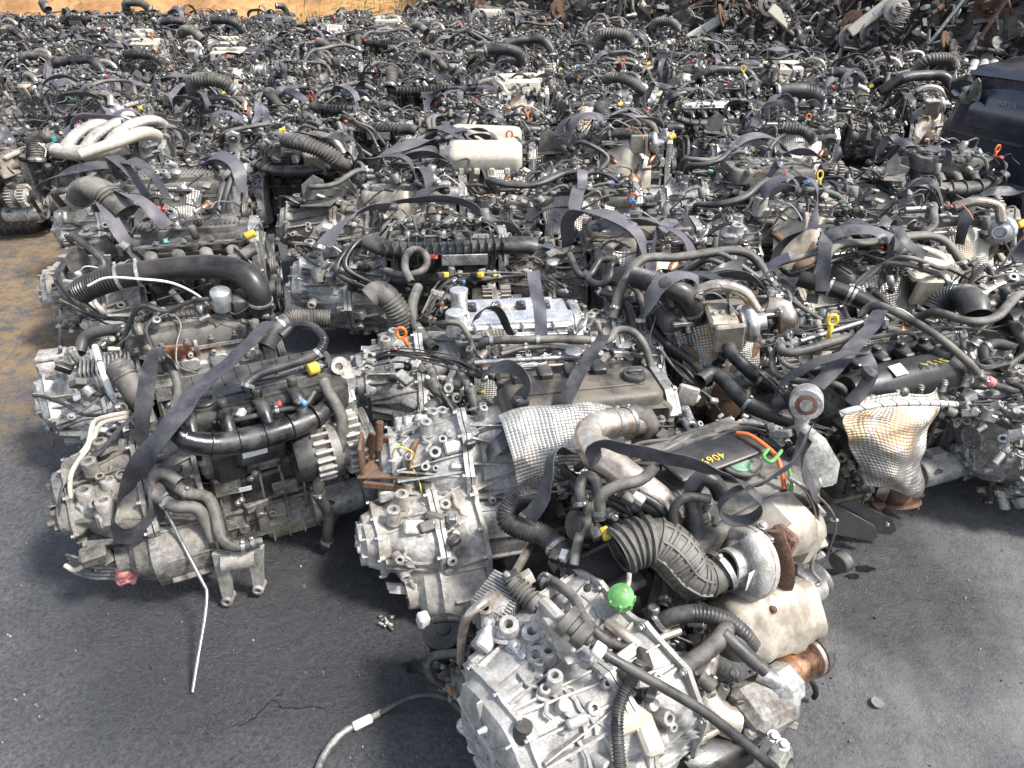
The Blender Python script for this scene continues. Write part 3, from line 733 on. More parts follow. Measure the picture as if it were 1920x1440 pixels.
def alternator():
    mb = MB().use('cast_pale'); c = Vector((.37, -.20, .30)); ax = Vector((1, 0, 0))
    mb.use('plastic').lathe(c-ax*.075, ax, [(.03, 0), (.058, .006), (.064, .02), (.064, .045)], 24)
    mb.use('cast_pale').lathe(c-ax*.03, ax, [(.045, 0), (.05, .002), (.05, .085), (.03, .095)], 24)
    for k in range(22):
        a = 2*pi*k/22
        for x in (-.02, .045): mb.box(c+Vector((x+.005, cos(a)*.062, sin(a)*.062)), (.036, .02, .007), (a, 0, 0), .0015)
    mb.use('steel_dark').lathe(c+ax*.0, ax, [(.069, 0), (.07, 0), (.07, .018), (.069, .018)], 24)
    mb.use('cast_pale').box(c+Vector((.0, .03, .075)), (.03, .07, .03), (0.4, 0, 0), .006); mb.box(c+Vector((.02, .03, -.075)), (.03, .07, .03), (-.4, 0, 0), .006)
    pb = MB().use('steel').lathe(c+ax*.07, ax, [(.028, 0), (.03, .004), (.026, .008), (.03, .012), (.026, .016), (.03, .02), (.026, .024), (.03, .028), (.01, .03)], 22)
    return mb.mesh('alternator'), pb
_a = alternator(); lib('alternator', _a[0], [('pulley', _a[1])])

def drive(kind):
    mb = MB(); X = Vector((1, 0, 0)); pu = [((.455, .0, .17), .075), ((.455, -.2, .30), .03), ((.455, -.02, .33), .055), ((.455, .12, .30), .032), ((.455, -.15, .17), .05), ((.455, .07, .42), .03)]
    for c, r in pu:
        mb.use('steel_dark' if r > .04 else 'plastic').lathe(Vector(c), X, [(r*.9, -.004), (r, 0), (r*.95, .004), (r, .008), (r*.95, .012), (r, .016), (r, .022), (r*.82, .023), (r*.8, .012), (r*.35, .01), (r*.33, .025), (0, .026)], 26)
    mb.use('cast').cyl((.40, -.15, .17), (.455, -.15, .17), .055, n=20)     # compressor nose
    mb.cyl((.26, -.16, .17), (.40, -.16, .17), .052, n=20); mb.box((.33, -.15, .22), (.06, .04, .04))
    bb = MB()
    if kind == 0:
        P = [(.465, .0, .097), (.465, -.15, .122), (.465, -.205, .2), (.465, -.232, .30), (.465, -.19, .33), (.465, -.08, .30), (.465, -.02, .386), (.465, .06, .45), (.465, .11, .40), (.465, .152, .3), (.465, .08, .18), (.465, .0, .097)]
        bb.use('rubber').ribbon(P, .022, None, .005, .015, ref=(0, 0, -1))
    return mb.mesh('drive_pulleys'), bb
lib('drive_pulleys', drive(0)[0], [('drive_belt', drive(0)[1])]); lib('drive_pulleys', drive(1)[0])

def bracket(kind):
    mb = MB().use('cast' if kind != 1 else 'steel_dark'); T_ = Matrix.Translation
    if kind == 0:
        o = [(-.03, 0), (.03, 0), (.022, .07), (.03, .1), (.03, .14), (0, .16), (-.03, .14), (-.03, .1), (-.022, .07)]
        mb.plate(o, .05, T_((-.13, .05, .46)) @ Matrix.Rotation(pi/2, 4, 'X'), .008); mb.use('rubber').lathe((-.13, -.004, .575), (0, 1, 0), [(.02, -.004), (.02, .064)], 18)
        mb.use('steel').cyl((-.13, -.012, .575), (-.13, .06, .575), .008)
    elif kind == 1:
        mb.plate([(-.1, -.1), (.02, -.1), (.05, 0), (.0, .08), (-.1, .05)], .008, T_((-.15, -.12, .47)) @ Matrix.Rotation(.25, 4, 'X'))
        mb.plate([(-.05, 0), (.05, 0), (.04, .1), (.0, .13), (-.05, .08)], .008, T_((-.2, -.16, .47)) @ Matrix.Rotation(pi/2, 4, 'X') @ Matrix.Rotation(.3, 4, 'Y'))
        mb.plate([(-.05, 0), (.05, 0), (.02, .09), (-.04, .08)], .008, T_((-.1, -.05, .47)) @ Matrix.Rotation(pi/2, 4, 'X')); mb.box((-.13, -.13, .5), (.09, .012, .05), (0, .3, .3))
    else:
        mb.box((.46, .0, .53), (.05, .12, .05), None, .01); mb.boss((.48, -.03, .55), (0, 0, 1), .02, .04); mb.boss((.48, .04, .55), (0, 0, 1), .016, .05); mb.box((.44, .02, .49), (.02, .16, .09), None, .006)
    mb.jit(.0015, 20, kind); return mb.mesh('mount_bracket')
for k in range(3): lib('mount_bracket', bracket(k))

def rail(kind):
    mb = MB().use('steel'); mb.box((.2, -.14, .525), (.38, .018, .016), None, .003)
    for k in range(4):
        x = .06+k*.095; mb.use('plastic').cyl((x, -.135, .52), (x, -.115, .47), .01); mb.use('steel').box((x+.03, -.138, .54), (.022, .03, .006)); mb.bolt((x+.03, -.145, .543), (0, 0, 1), .006)
        mb.use('plastic').box((x, -.155, .50), (.02, .025, .02), (.4, 0, 0), .003)
    mb.use('steel').tube([(.39, -.14, .525), (.42, -.13, .56), (.44, -.08, .57), (.45, -.06, .53)], .006, 8)
    if kind: mb.use('yellow').cyl((.40, -.155, .545), (.435, -.15, .56), .017)
    return mb.mesh('fuel_rail')
lib('fuel_rail', rail(0)); lib('fuel_rail', rail(1))

def dipstick(mat, kind):
    mb = MB(); x = .3 if kind == 0 else -.06; y = -.17 if kind == 0 else -.12
    P = [(x, y+.02, .35), (x, y, .5), (x+.01, y-.01, .6)]; mb.use('steel').tube(P, .004, 6)
    c = Vector((x+.012, y-.012, .63)); ring = [c+Vector((cos(a*pi/6)*.016, 0, sin(a*pi/6)*.022)) for a in range(13)]
    mb.use(mat).tube(ring, .0045, 8, step=.006); mb.cyl(c-Vector((0, 0, .05)), c-Vector((0, 0, .02)), .007)
    return mb.mesh('dipstick')
for m in ('yellow', 'orange', 'red'):
    for k in (0, 1): lib('dipstick', dipstick(m, k))

def strap(seed):
    g = random.Random(500+seed); mb = MB().use('webbing' if g.random() < .5 else 'webbing_violet'); wd = g.uniform(.042, .052)
    x0 = g.uniform(-.1, .1); x1 = x0+g.uniform(.14, .32)
    # sling over the top
    P = [(x0, .14, .40), (x0+.02, .12, .58), (x0+(x1-x0)*.4, .02, .63+g.uniform(0, .05)), (x1-.04, -.1, .62+g.uniform(0, .06)), (x1, -.17, .50), (x1+g.uniform(-.02, .02), -.15, .36)]
    if g.random() < .6: mb.ribbon(P, wd, [0, g.uniform(-.5, .5), g.uniform(-1.3, 1.3), g.uniform(-.8, .8), 0], ref=(0, 1, 0))
    k = Vector((g.uniform(-.05, .3), g.uniform(-.1, .05), .62))      # knot and two loose tails
    for j in range(g.choice((1, 2, 2))):
        a = g.uniform(-2.9, .2)+j*1.4; L = g.uniform(.16, .34); d = Vector((cos(a), sin(a)*.7, 0)); h = g.uniform(.01, .07)
        P = [k, k+d*L*.25+Vector((0, 0, h*.8)), k+d*L*.6+Vector((0, 0, h)), k+d*L+Vector((0, 0, g.uniform(-.06, .05))), k+d*L*1.15+Vector((g.uniform(-.03, .03), 0, -.1+g.uniform(-.06, .06)))]
        mb.ribbon(P, wd, [g.uniform(-1, 1), g.uniform(-1.5, 1.5), g.uniform(-1.5, 1.5), g.uniform(-1, 1)], ref=(0, 0, 1))
    mb.box(k, (.05, .035, .035), (g.random(), g.random(), g.random()*3), .012)
    if g.random() < .12:     # an arching loop
        P = [k+Vector((.1*cos(t*.55)-.1, -.03*t/3, .14*sin(t*.55)-.02)) for t in range(7)]; mb.ribbon(P, wd, [0, .6, -.4, .5], ref=(1, 0, 0))
    return mb.mesh('lifting_strap', 60)
for s in range(22): lib('lifting_strap', strap(s))

def plug(seed):
    g = random.Random(700+seed); mb = MB(); x = g.uniform(-.25, .4); y = g.uniform(-.2, .08); z = (.60 if x > 0 else .50)+g.uniform(0, .03)
    c = ('yellow', 'orange', 'blue', 'white', 'green_pale', 'red', 'teal', 'white', 'cream', 'cream', 'white', 'copper_wire', 'cast', 'plastic_dusty', 'cream', 'steel', 'cast_pale')[seed % 17]; R_ = (g.random(), g.random(), g.random()*3)
    mb.use(c).box((x, y, z), (g.uniform(.012, .028), g.uniform(.012, .022), g.uniform(.01, .02)), R_, .002)
    if c in ('green_pale', 'teal', 'red', 'yellow', 'orange', 'blue'): mb.use('wire')
    mb.tube([(x, y, z), (x+.03, y-.02, z+.03), (x+.07, y-.02, z), (x+.1, y-.05, z-.03)], .0025, 6)
    return mb.mesh('connector_plug')
for s in range(24): lib('connector_plug', plug(s))
# ================================================================== the setting
def ground():
    n, N, L, B, tc = mk('asphalt', (.06, .058, .058), .75, 0, 0, .35, 3, 0, 200, orand=0)
    tc = N.new('ShaderNodeNewGeometry'); pos = tc.outputs['Position']
    def noi(sc, det=6, ro=.6):
        t = N.new('ShaderNodeTexNoise'); t.inputs['Scale'].default_value = sc; t.inputs['Detail'].default_value = det; t.inputs['Roughness'].default_value = ro
        L.new(pos, t.inputs['Vector']); return t.outputs['Fac']
    def ramp(f, a, b, c0=(0,0,0), c1=(1,1,1)):
        r = N.new('ShaderNodeValToRGB'); r.color_ramp.elements[0].position = a; r.color_ramp.elements[1].position = b
        r.color_ramp.elements[0].color = (*c0, 1); r.color_ramp.elements[1].color = (*c1, 1); L.new(f, r.inputs['Fac']); return r.outputs['Color']
    def mix(f, a, b, mode='MIX'):
        m = N.new('ShaderNodeMix'); m.data_type = 'RGBA'; m.blend_type = mode
        if isinstance(f, float): m.inputs['Factor'].default_value = f
        else: L.new(f, m.inputs['Factor'])
        for k, v in (('A', a), ('B', b)):
            if isinstance(v, tuple): m.inputs[k].default_value = (*v, 1)
            else: L.new(v, m.inputs[k])
        return m.outputs['Result']
    def math_(op, a, b=None):
        m = N.new('ShaderNodeMath'); m.operation = op
        for i, v in enumerate((a, b)):
            if v is None: continue
            if isinstance(v, (int, float)): m.inputs[i].default_value = v
            else: L.new(v, m.inputs[i])
        return m.outputs[0]
    base = ramp(noi(1.6, 8, .65), .32, .72, (.060, .062, .067), (.125, .125, .126))
    fine = ramp(noi(75, 8, .8), .36, .68, (.38, .38, .39), (1.7, 1.7, 1.7)); base = mix(1.0, base, fine, 'MULTIPLY')
    vo = N.new('ShaderNodeTexVoronoi'); vo.inputs['Scale'].default_value = 85; L.new(pos, vo.inputs['Vector'])
    spk = ramp(vo.outputs['Distance'], .0, .16, (1, 1, 1), (0, 0, 0)); sel = ramp(noi(40, 2), .56, .64)
    base = mix(math_('MULTIPLY', math_('MULTIPLY', spk, sel), .55), base, (.26, .25, .24))
    sp = N.new('ShaderNodeSeparateXYZ'); L.new(pos, sp.inputs[0])
    # patchy lighter grey area to the right front
    def blob(cx, cy, rx, ry, ang=0.0, edge=.5):
        dx = math_('SUBTRACT', sp.outputs['X'], cx); dy = math_('SUBTRACT', sp.outputs['Y'], cy)
        u = math_('ADD', math_('MULTIPLY', dx, cos(ang)), math_('MULTIPLY', dy, sin(ang))); v = math_('SUBTRACT', math_('MULTIPLY', dy, cos(ang)), math_('MULTIPLY', dx, sin(ang)))
        q = math_('ADD', math_('POWER', math_('ABSOLUTE', math_('DIVIDE', u, rx)), 2.0), math_('POWER', math_('ABSOLUTE', math_('DIVIDE', v, ry)), 2.0))
        q = math_('ADD', math_('SQRT', q), math_('MULTIPLY', math_('SUBTRACT', noi(2.2, 8, .7), .5), 2.2))
        r = N.new('ShaderNodeMapRange'); r.inputs['From Min'].default_value = 1.0+edge; r.inputs['From Max'].default_value = 1.0-edge; L.new(q, r.inputs['Value']); return r.outputs[0]
    lt = math_('MULTIPLY', blob(1.75, 1.5, 1.1, 1.2, 0, .6), ramp(noi(5, 9, .75), .32, .64)); base = mix(math_('MULTIPLY', lt, .8), base, (.22, .212, .195))
    # tan sand spilt along the left edge
    sand = math_('MULTIPLY', blob(-2.75, 4.0, .95, 1.45, .2, .35), ramp(noi(9, 12, .85), .43, .55)); base = mix(math_('MULTIPLY', sand, .85), base, (.27, .175, .08))
    # oil soaked patches
    oil = None
    for a in ((-.65, 1.55, .75, .42), (-.2, 1.9, .45, .5), (.1, 1.6, .35, .4), (1.05, 2.0, .4, .3), (1.3, 1.8, .3, .35), (.05, 1.3, .25, .3), (-1.0, 1.8, .5, .5)):
        b = blob(*a, 0, .4); oil = b if oil is None else math_('MAXIMUM', oil, b)
    base = mix(math_('MULTIPLY', oil, .6), base, (.014, .014, .017))
    ck = N.new('ShaderNodeTexVoronoi'); ck.feature = 'DISTANCE_TO_EDGE'; ck.inputs['Scale'].default_value = 1.1
    wv = N.new('ShaderNodeTexNoise'); wv.inputs['Scale'].default_value = 3.5; wv.inputs['Detail'].default_value = 6; L.new(pos, wv.inputs['Vector'])
    va = N.new('ShaderNodeVectorMath'); va.operation = 'MULTIPLY_ADD'; va.inputs[1].default_value = (.5, .5, .5); L.new(wv.outputs['Color'], va.inputs[0]); L.new(pos, va.inputs[2]); L.new(va.outputs[0], ck.inputs['Vector'])
    crk = math_('MULTIPLY', ramp(ck.outputs['Distance'], .0, .006, (1, 1, 1), (0, 0, 0)), ramp(noi(.9, 3), .5, .58)); base = mix(math_('MULTIPLY', crk, .6), base, (.015, .015, .016))
    L.new(base, B.inputs['Base Color'])
    rg = N.new('ShaderNodeMapRange'); rg.inputs['To Min'].default_value = .82; rg.inputs['To Max'].default_value = .28; L.new(oil, rg.inputs['Value'])
    rr = math_('ADD', rg.outputs[0], math_('MULTIPLY', math_('SUBTRACT', noi(14, 5), .5), .5)); L.new(rr, B.inputs['Roughness'])
    bp = N.new('ShaderNodeBump'); bp.inputs['Strength'].default_value = .9; bp.inputs['Distance'].default_value = .009
    h = math_('ADD', math_('ADD', noi(130, 5, .75), math_('MULTIPLY', noi(18, 6, .6), 1.6)), math_('MULTIPLY', crk, -1.5)); L.new(h, bp.inputs['Height']); L.new(bp.outputs[0], B.inputs['Normal'])
    mb = MB().use('asphalt')
    xs = [-60, -20, -8, -4]+[-3+.1*i for i in range(71)]+[5, 8, 20, 60]; ys = [-20, -5]+[0+.1*i for i in range(61)]+[7, 10, 14, 30, 80]
    V = [(x, y, .012*noise.noise(Vector((x*1.3, y*1.3, 0)))+.004*noise.noise(Vector((x*5, y*5, 3))) if (-3.01 < x < 4.01 and -.01 < y < 6.01) else 0) for y in ys for x in xs]
    nx = len(xs); F = [(j*nx+i, j*nx+i+1, (j+1)*nx+i+1, (j+1)*nx+i) for j in range(len(ys)-1) for i in range(nx-1)]
    mb.add(V, F); o = obj('ground', mb.mesh('ground', 80)); tag(o, kind='structure')
    # loose grit on the asphalt
    g = random.Random(3); mb = MB()
    for k in range(900):
        x = g.uniform(-2.6, 2.8); y = g.uniform(.7, 2.9) if g.random() < .8 else g.uniform(2, 5); r = g.choice((.0015, .002, .003, .003, .005, .008 if g.random() < .3 else .003))*g.uniform(.7, 1.2)
        mb.use(g.choice(('iron', 'steel_dark', 'iron', 'plastic_dusty', 'cast_pale' if r < .004 else 'iron')))
        a = [g.uniform(.6, 1.3) for _ in range(5)]
        z0 = .004+.012*noise.noise(Vector((x*1.3, y*1.3, 0)))
        V = [(x+r*a[i]*cos(i*1.257), y+r*a[i]*sin(i*1.257), z0-.003) for i in range(5)]+[(x+r*.6*a[i]*cos(i*1.257+.3), y+r*.6*a[i]*sin(i*1.257+.3), z0+r*g.uniform(.4, 1)) for i in range(5)]
        mb.add(V, [(i, (i+1) % 5, 5+(i+1) % 5, 5+i) for i in range(5)]+[(5, 6, 7, 8, 9)])
    tag(obj('grit', mb.mesh('grit', 20)), 'scattered stones and grit lying on the black asphalt', 'grit', kind='stuff')
ground()

# ================================================================== engines
def engine(px, py, yaw, label, vc=None, gb=None, intake=None, ex=None, turbo=None, duct=None, hoses=None, harn=2, dip=None, straps=1, brk=None, alt=None, rl=None, drv=None, pan=None, blk=None,
           name='car_engine', loc=None, tilt=0, seed=0, bits=1, scale=None):
    g = random.Random(seed*13+int(px*7+py*3)); R = lambda k: g.randrange(len(LIB[k]))
    if loc is None: loc = W(px, py, .58)
    e = bpy.data.objects.new(name, None); COL.objects.link(e); e.empty_display_size = .1
    rz = radians(yaw); c = Matrix.Rotation(rz, 3, 'Z') @ Vector((.19, 0, 0))
    e.location = (loc.x-c.x, loc.y-c.y, .0); e.rotation_euler = (radians(g.uniform(-2, 2)+tilt), radians(g.uniform(-1.5, 1.5)), rz)
    e.scale = (g.uniform(1.1, 1.2), g.uniform(1.12, 1.24), g.uniform(.98, 1.07)) if scale is None else scale
    c.x *= 1.15; c.y *= 1.15; e.location = (loc.x-c.x, loc.y-c.y, .0)
    tag(e, label, 'engine', 'used car engines standing in rows')
    if vc is None: vc = R('valve_cover')
    LOOSE = {'air_duct': (.03, .22, .15), 'coolant_hose': (.04, .3, .18), 'wiring_harness': (.03, .1, .12), 'lifting_strap': (.05, .5, .15), 'intake_manifold': (.008, .04, .05), 'turbocharger': (.015, .15, .08), 'gearbox': (0, .05, .05), 'mount_bracket': (.03, .3, .2), 'dipstick': (.03, .3, .1), 'connector_plug': (.03, .5, .2)}
    def put(kind, i):
        o = obj(kind, LIB[kind][i], e)
        if kind in LOOSE and (kind != 'gearbox' or e.name != 'x'):
            d, a, q = LOOSE[kind]; o.rotation_euler = (g.gauss(0, a*.4), g.gauss(0, a*.3), g.gauss(0, a*.8)); o.location = (g.uniform(-d, d), g.uniform(-d, d), g.uniform(0, d*.5)); z_ = (1+g.uniform(-q, q))*(.85 if kind == 'air_duct' and scale is None else 1); o.scale = (z_, z_, z_ if kind == 'air_duct' else 1)
        for n_, m_ in SUB.get(o.data.name, ()): obj(n_, m_, o)
        return o
    put('engine_block', R('engine_block') if blk is None else blk); put('oil_pan', R('oil_pan') if pan is None else pan)
    put('valve_cover', vc)
    if gb != -1: put('gearbox', R('gearbox') if gb is None else gb)
    put('drive_pulleys', R('drive_pulleys') if drv is None else drv)
    if intake is None: intake = g.choice((0, 0, 1, 3, 4, 4, -1, -1, -1, -1, -1, 2 if g.random() < .2 else 5))
    if intake in (1, 5) and vc in (4, 6): intake = 3
    if intake >= 0: put('intake_manifold', intake)
    if ex is None: ex = R('exhaust_manifold') if intake in (-1, 1, 5) else -1
    if ex >= 0:
        put('exhaust_manifold', ex)
        if g.random() < .92: put('heat_shield', R('heat_shield'))
    if turbo is None: turbo = g.randrange(3) if g.random() < .3 else -1
    if turbo >= 0: put('turbocharger', turbo)
    if alt is None: alt = g.random() < .7
    if alt: put('alternator', 0)
    if rl is None: rl = R('fuel_rail') if g.random() < .5 and intake != 1 else -1
    if rl >= 0: put('fuel_rail', rl)
    if duct is None: duct = R('air_duct') if g.random() < .36 else -1
    if duct >= 0: put('air_duct', duct)
    if hoses is None: hoses = g.sample(range(len(LIB['coolant_hose'])), g.randint(1, 2) if scale else g.randint(1, 3))
    for h in hoses: put('coolant_hose', h)
    for h in g.sample(range(len(LIB['wiring_harness'])), harn): put('wiring_harness', h)
    if dip is None: dip = g.randrange(6) if g.random() < .22 else -1
    if dip >= 0: put('dipstick', dip)
    if brk is None: brk = R('mount_bracket') if g.random() < .6 else -1
    if brk >= 0: put('mount_bracket', brk)
    for s in g.sample(range(len(LIB['lifting_strap'])), straps): put('lifting_strap', s)
    if bits:
        for h in g.sample(range(len(LIB['connector_plug'])), 3): put('connector_plug', h)
    e['_f'] = [vc, intake, duct, dip, turbo]
    return e

def litter():
    mb = MB().use('steel').lathe(W(1645, 1318, .006), (0, 0, 1), [(.009, 0), (.017, 0), (.018, .003), (.017, .005), (.009, .005)], 22); tag(obj('washer', mb.mesh('washer')), 'small round metal washer on the asphalt at lower right', 'washer')
    g = random.Random(8); mb = MB(); c = W(722, 1165, .012)
    for k in range(9): mb.use(g.choice(('cream', 'steel', 'plastic', 'cast_pale'))).box(c+Vector((g.gauss(0, .014), g.gauss(0, .012), g.uniform(-.005, .008))), (g.uniform(.01, .03), .008, .006), (g.random(), g.random(), g.random()*3), .001)
    mb.use('steel_dark').cyl(c, c+Vector((.03, -.035, .0)), .004); tag(obj('broken_sensor', mb.mesh('broken_sensor')), 'small broken sensor lying on the asphalt left of the closest gearbox', 'broken part')
    m, N, L, B, tc = mk('oil_wet', (.010, .014, .016), .06, 0, 0, .1, 20, 0, 200, orand=0); mb = MB().use('oil_wet')
    for px, py, rx, ry, z in ((790, 1248, .055, .026, .008), (1560, 1072, .03, .014, .010), (1600, 1080, .024, .012, .010), (1622, 1066, .03, .015, .010), (838, 1290, .05, .03, .008)):
        c = W(px, py, z); mb.add([c]+[c+Vector((cos(k*.35)*rx*(1+.25*sin(k*1.9+px)), sin(k*.35)*ry*(1+.25*sin(k*2.3)), 0)) for k in range(18)], [(0, k+1, (k+1) % 18+1) for k in range(18)])
    tag(obj('oil_puddle', mb.mesh('oil_puddle')), kind='structure')
litter()
# ------------------------------------------------------------------ the rest of the field, behind the nearest engines
NEAR = []
def near(*a, **k):
    e = engine(*a, **k); NEAR.append((e.location.x, e.location.y)); return e
# ---- nearest engines (hero details are added to them further down)
A1 = near(470, 722, 27, 'front left engine, broad dark strap across its black cover, bent rod hanging down', vc=0, gb=2, intake=-1, ex=-1, turbo=-1, duct=-1, hoses=[], harn=0, dip=-1, straps=0, brk=-1, alt=False, rl=-1, pan=0, blk=1, bits=0, scale=(1.2, 1.22, 1.02))
B1 = near(1060, 715, 12, 'front middle engine with dusty brown cover, silver foil shield and rusty bracket', vc=2, gb=-1, intake=-1, ex=-1, turbo=-1, duct=-1, hoses=[], harn=0, dip=-1, straps=0, brk=-1, alt=False, rl=-1, bits=0, scale=(1.3, 1.3, 1.04))
C1 = near(1345, 895, 32, 'closest engine, bottom right, with pale ribbed gearbox, turbocharger and yellow number', vc=7, gb=-1, intake=-1, ex=-1, turbo=-1, duct=-1, hoses=[], harn=0, dip=-1, straps=0, brk=-1, alt=False, rl=-1, bits=0)
D1 = near(1665, 668, 20, 'engine with black cover marked 5134 and foil heat shield hanging in front', vc=3, gb=-1, intake=-1, ex=-1, turbo=-1, duct=-1, hoses=[], harn=0, dip=-1, straps=0, brk=-1, alt=False, rl=-1, bits=0)
E1 = near(2165, 655, 16, 'engine cut by the right edge, grey gearbox with round seal hole', vc=8, gb=-1, intake=-1, ex=0, duct=-1, hoses=[], straps=0, brk=-1)
A2 = near(362, 580, 22, 'engine with long smooth black air pipe and copper coloured exhaust at left', vc=5, gb=0, intake=-1, ex=-1, turbo=-1, duct=-1, hoses=[], harn=1, dip=-1, straps=0, brk=-1, alt=False, rl=-1, bits=0)
B2 = near(950, 568, 8, 'engine with bright silver ladder cover marked in yellow and two violet straps', vc=1, gb=0, intake=-1, ex=0, turbo=-1, duct=-1, hoses=[8, 13], harn=0, dip=-1, straps=0, brk=-1)
C2 = near(1330, 552, 10, 'engine with smooth black elbow pipe and cream turbo shield beside it', vc=4, gb=3, intake=-1, ex=0, turbo=0, duct=-1, hoses=[4, 9], straps=2, harn=1, dip=-1)
D2 = near(1650, 480, 12, 'engine with fine ribbed upright black duct and cream heat box on its right', vc=4, gb=1, intake=-1, ex=1, turbo=0, duct=5, straps=2, harn=1, dip=-1)
E2 = near(1960, 560, 10, 'engine at right edge with wide open corrugated elbow mouth', vc=3, gb=5, intake=4, duct=-1, straps=0, dip=-1)
A3 = near(345, 425, 12, 'left engine with black finned cover, violet strap and short corrugated elbow on its gearbox', vc=5, gb=1, intake=4, ex=-1, turbo=-1, duct=4, straps=2, harn=1, dip=1, scale=(1.32, 1.26, 1.05))
B3 = near(810, 435, 4, 'engine with long ribbed black intake and looped grey hose in front', vc=4, gb=3, intake=3, turbo=-1, duct=-1, straps=2, dip=-1, scale=(1.32, 1.26, 1.05))
C3 = near(1185, 420, 2, 'engine with dusty brown scalloped cover above a tall silver foil shield', vc=2, gb=2, intake=-1, ex=1, turbo=-1, duct=-1, straps=2, harn=1, dip=-1, scale=(1.32, 1.26, 1.05))
D3 = near(1490, 372, 4, 'engine with silver ladder cover between black pipe and thick black hoses', vc=9, gb=0, intake=-1, ex=0, turbo=-1, duct=-1, straps=2, dip=0)
E3 = near(1790, 395, 6, 'engine with foil shield in front of bundled black hoses and a violet strap', vc=4, gb=4, intake=-1, ex=0, duct=-1, straps=2, harn=1, dip=2)
A4 = near(325, 330, 6, 'engine with long finned grey cover and violet strap lying on silver shield', vc=5, gb=0, intake=-1, ex=1, turbo=-1, duct=-1, straps=2, harn=1, dip=-1, scale=(1.32, 1.26, 1.05))
B4 = near(760, 340, 3, 'engine with injector pipes exposed and two violet straps standing up', vc=6, gb=4, intake=-1, ex=1, turbo=-1, duct=-1, straps=2, dip=-1, scale=(1.32, 1.26, 1.05))
C4 = near(1080, 345, 2, 'engine with red dipstick handle and upright violet strap between silver brackets', vc=4, gb=0, intake=-1, ex=2, turbo=-1, duct=-1, straps=2, dip=4, scale=(1.32, 1.26, 1.05))
D4 = near(1430, 305, 4, 'engine with big corrugated duct mouth facing forward beside a metal sleeve', vc=7, gb=3, intake=0, duct=3, straps=2, harn=1, dip=-1)
E4 = near(1775, 288, 4, 'engine beside the dark car with flat dusty cover and curved steel pipe on top', vc=7, gb=1, intake=4, duct=-1, straps=2, dip=2, turbo=-1)
Z4 = near(-30, 275, 6, 'engine at left edge with square grey gearbox over sandy ground', vc=5, gb=0, intake=4, duct=0, straps=2, harn=1, dip=-1)
A5 = near(215, 255, 4, 'engine with pale cast intake runners crossing it', vc=9, gb=2, intake=2, ex=-1, turbo=-1, duct=0, straps=2, dip=-1, scale=(1.32, 1.26, 1.05))
B5 = near(560, 262, 2, 'engine with thick curled corrugated hose over a rusty turbo', vc=7, gb=0, intake=0, ex=-1, turbo=0, duct=3, straps=2, dip=-1, scale=(1.32, 1.26, 1.05))
C5 = near(900, 268, 0, 'engine with large smooth cream intake box right behind a row of injector pipes', vc=2, gb=5, intake=1, ex=1, turbo=-1, duct=-1, straps=2, harn=1, dip=4, scale=(1.32, 1.26, 1.05))
D5 = near(1180, 250, 2, 'engine with open corrugated duct pointing left beside a rusty cream shield', vc=8, gb=2, intake=-1, ex=1, turbo=0, duct=1, straps=2, harn=1, dip=-1)
E5 = near(1500, 235, 0, 'engine with injector pipes in the row just behind the forward facing duct mouth', vc=4, gb=3, intake=-1, duct=6, straps=2, harn=1, dip=-1)

def proj(p):
    q = Vector(p)-Vector((0, 0, CAM_H)); a = radians(PITCH)
    d = q.y*cos(a)-q.z*sin(a); u = q.y*sin(a)+q.z*cos(a)
    return (960+FPX*q.x/d, 720-FPX*u/d) if d > .1 else (-9999, -9999)

# rows march back from the manual block; each row is a line of engines
g = random.Random(41); rows = []; y0 = 5.85; r = 0; ORD = ['first', 'second', 'third', 'fourth', 'fifth', 'sixth', 'seventh', 'eighth', 'ninth', 'tenth', 'eleventh', 'twelfth', 'thirteenth', 'fourteenth', 'fifteenth', 'sixteenth', 'seventeenth', 'eighteenth', 'nineteenth', 'twentieth']
HEAP = [(-1.75, 13.6), (.8, 12.4), (3.0, 10.6), (4.6, 8.9), (5.6, 7.2)]     # foot line of the scrap heap
def heap_y(x):
    if x <= HEAP[0][0]: return 99
    for (xa, ya), (xb, yb) in zip(HEAP, HEAP[1:]):
        if x <= xb: return ya+(yb-ya)*(x-xa)/(xb-xa)
    return HEAP[-1][1]-(x-HEAP[-1][0])*1.5
while y0+r*.66 < 13.0:
    yy = y0+r*.66; row = []
    xl = -4.6-(yy-5.5)*.62; k = 0
    x = xl+g.uniform(-.2, .2)
    while x < 6.2:
        y = yy+.05*x+g.uniform(-.06, .06); xx = x+g.uniform(-.06, .06)
        if xx > -5.0+.0*yy-(yy-5)*.5 and y < heap_y(xx)-.45 and not (xx > 2.6 and y < 6.2+(xx-3.1)*.64) :
            px, py = proj((xx, y, .5))
            if -170 < px < 2060: row.append((xx, y))
        x += .96+g.uniform(-.04, .05)
    if row: rows.append(row)
    r += 1
cnt = 0
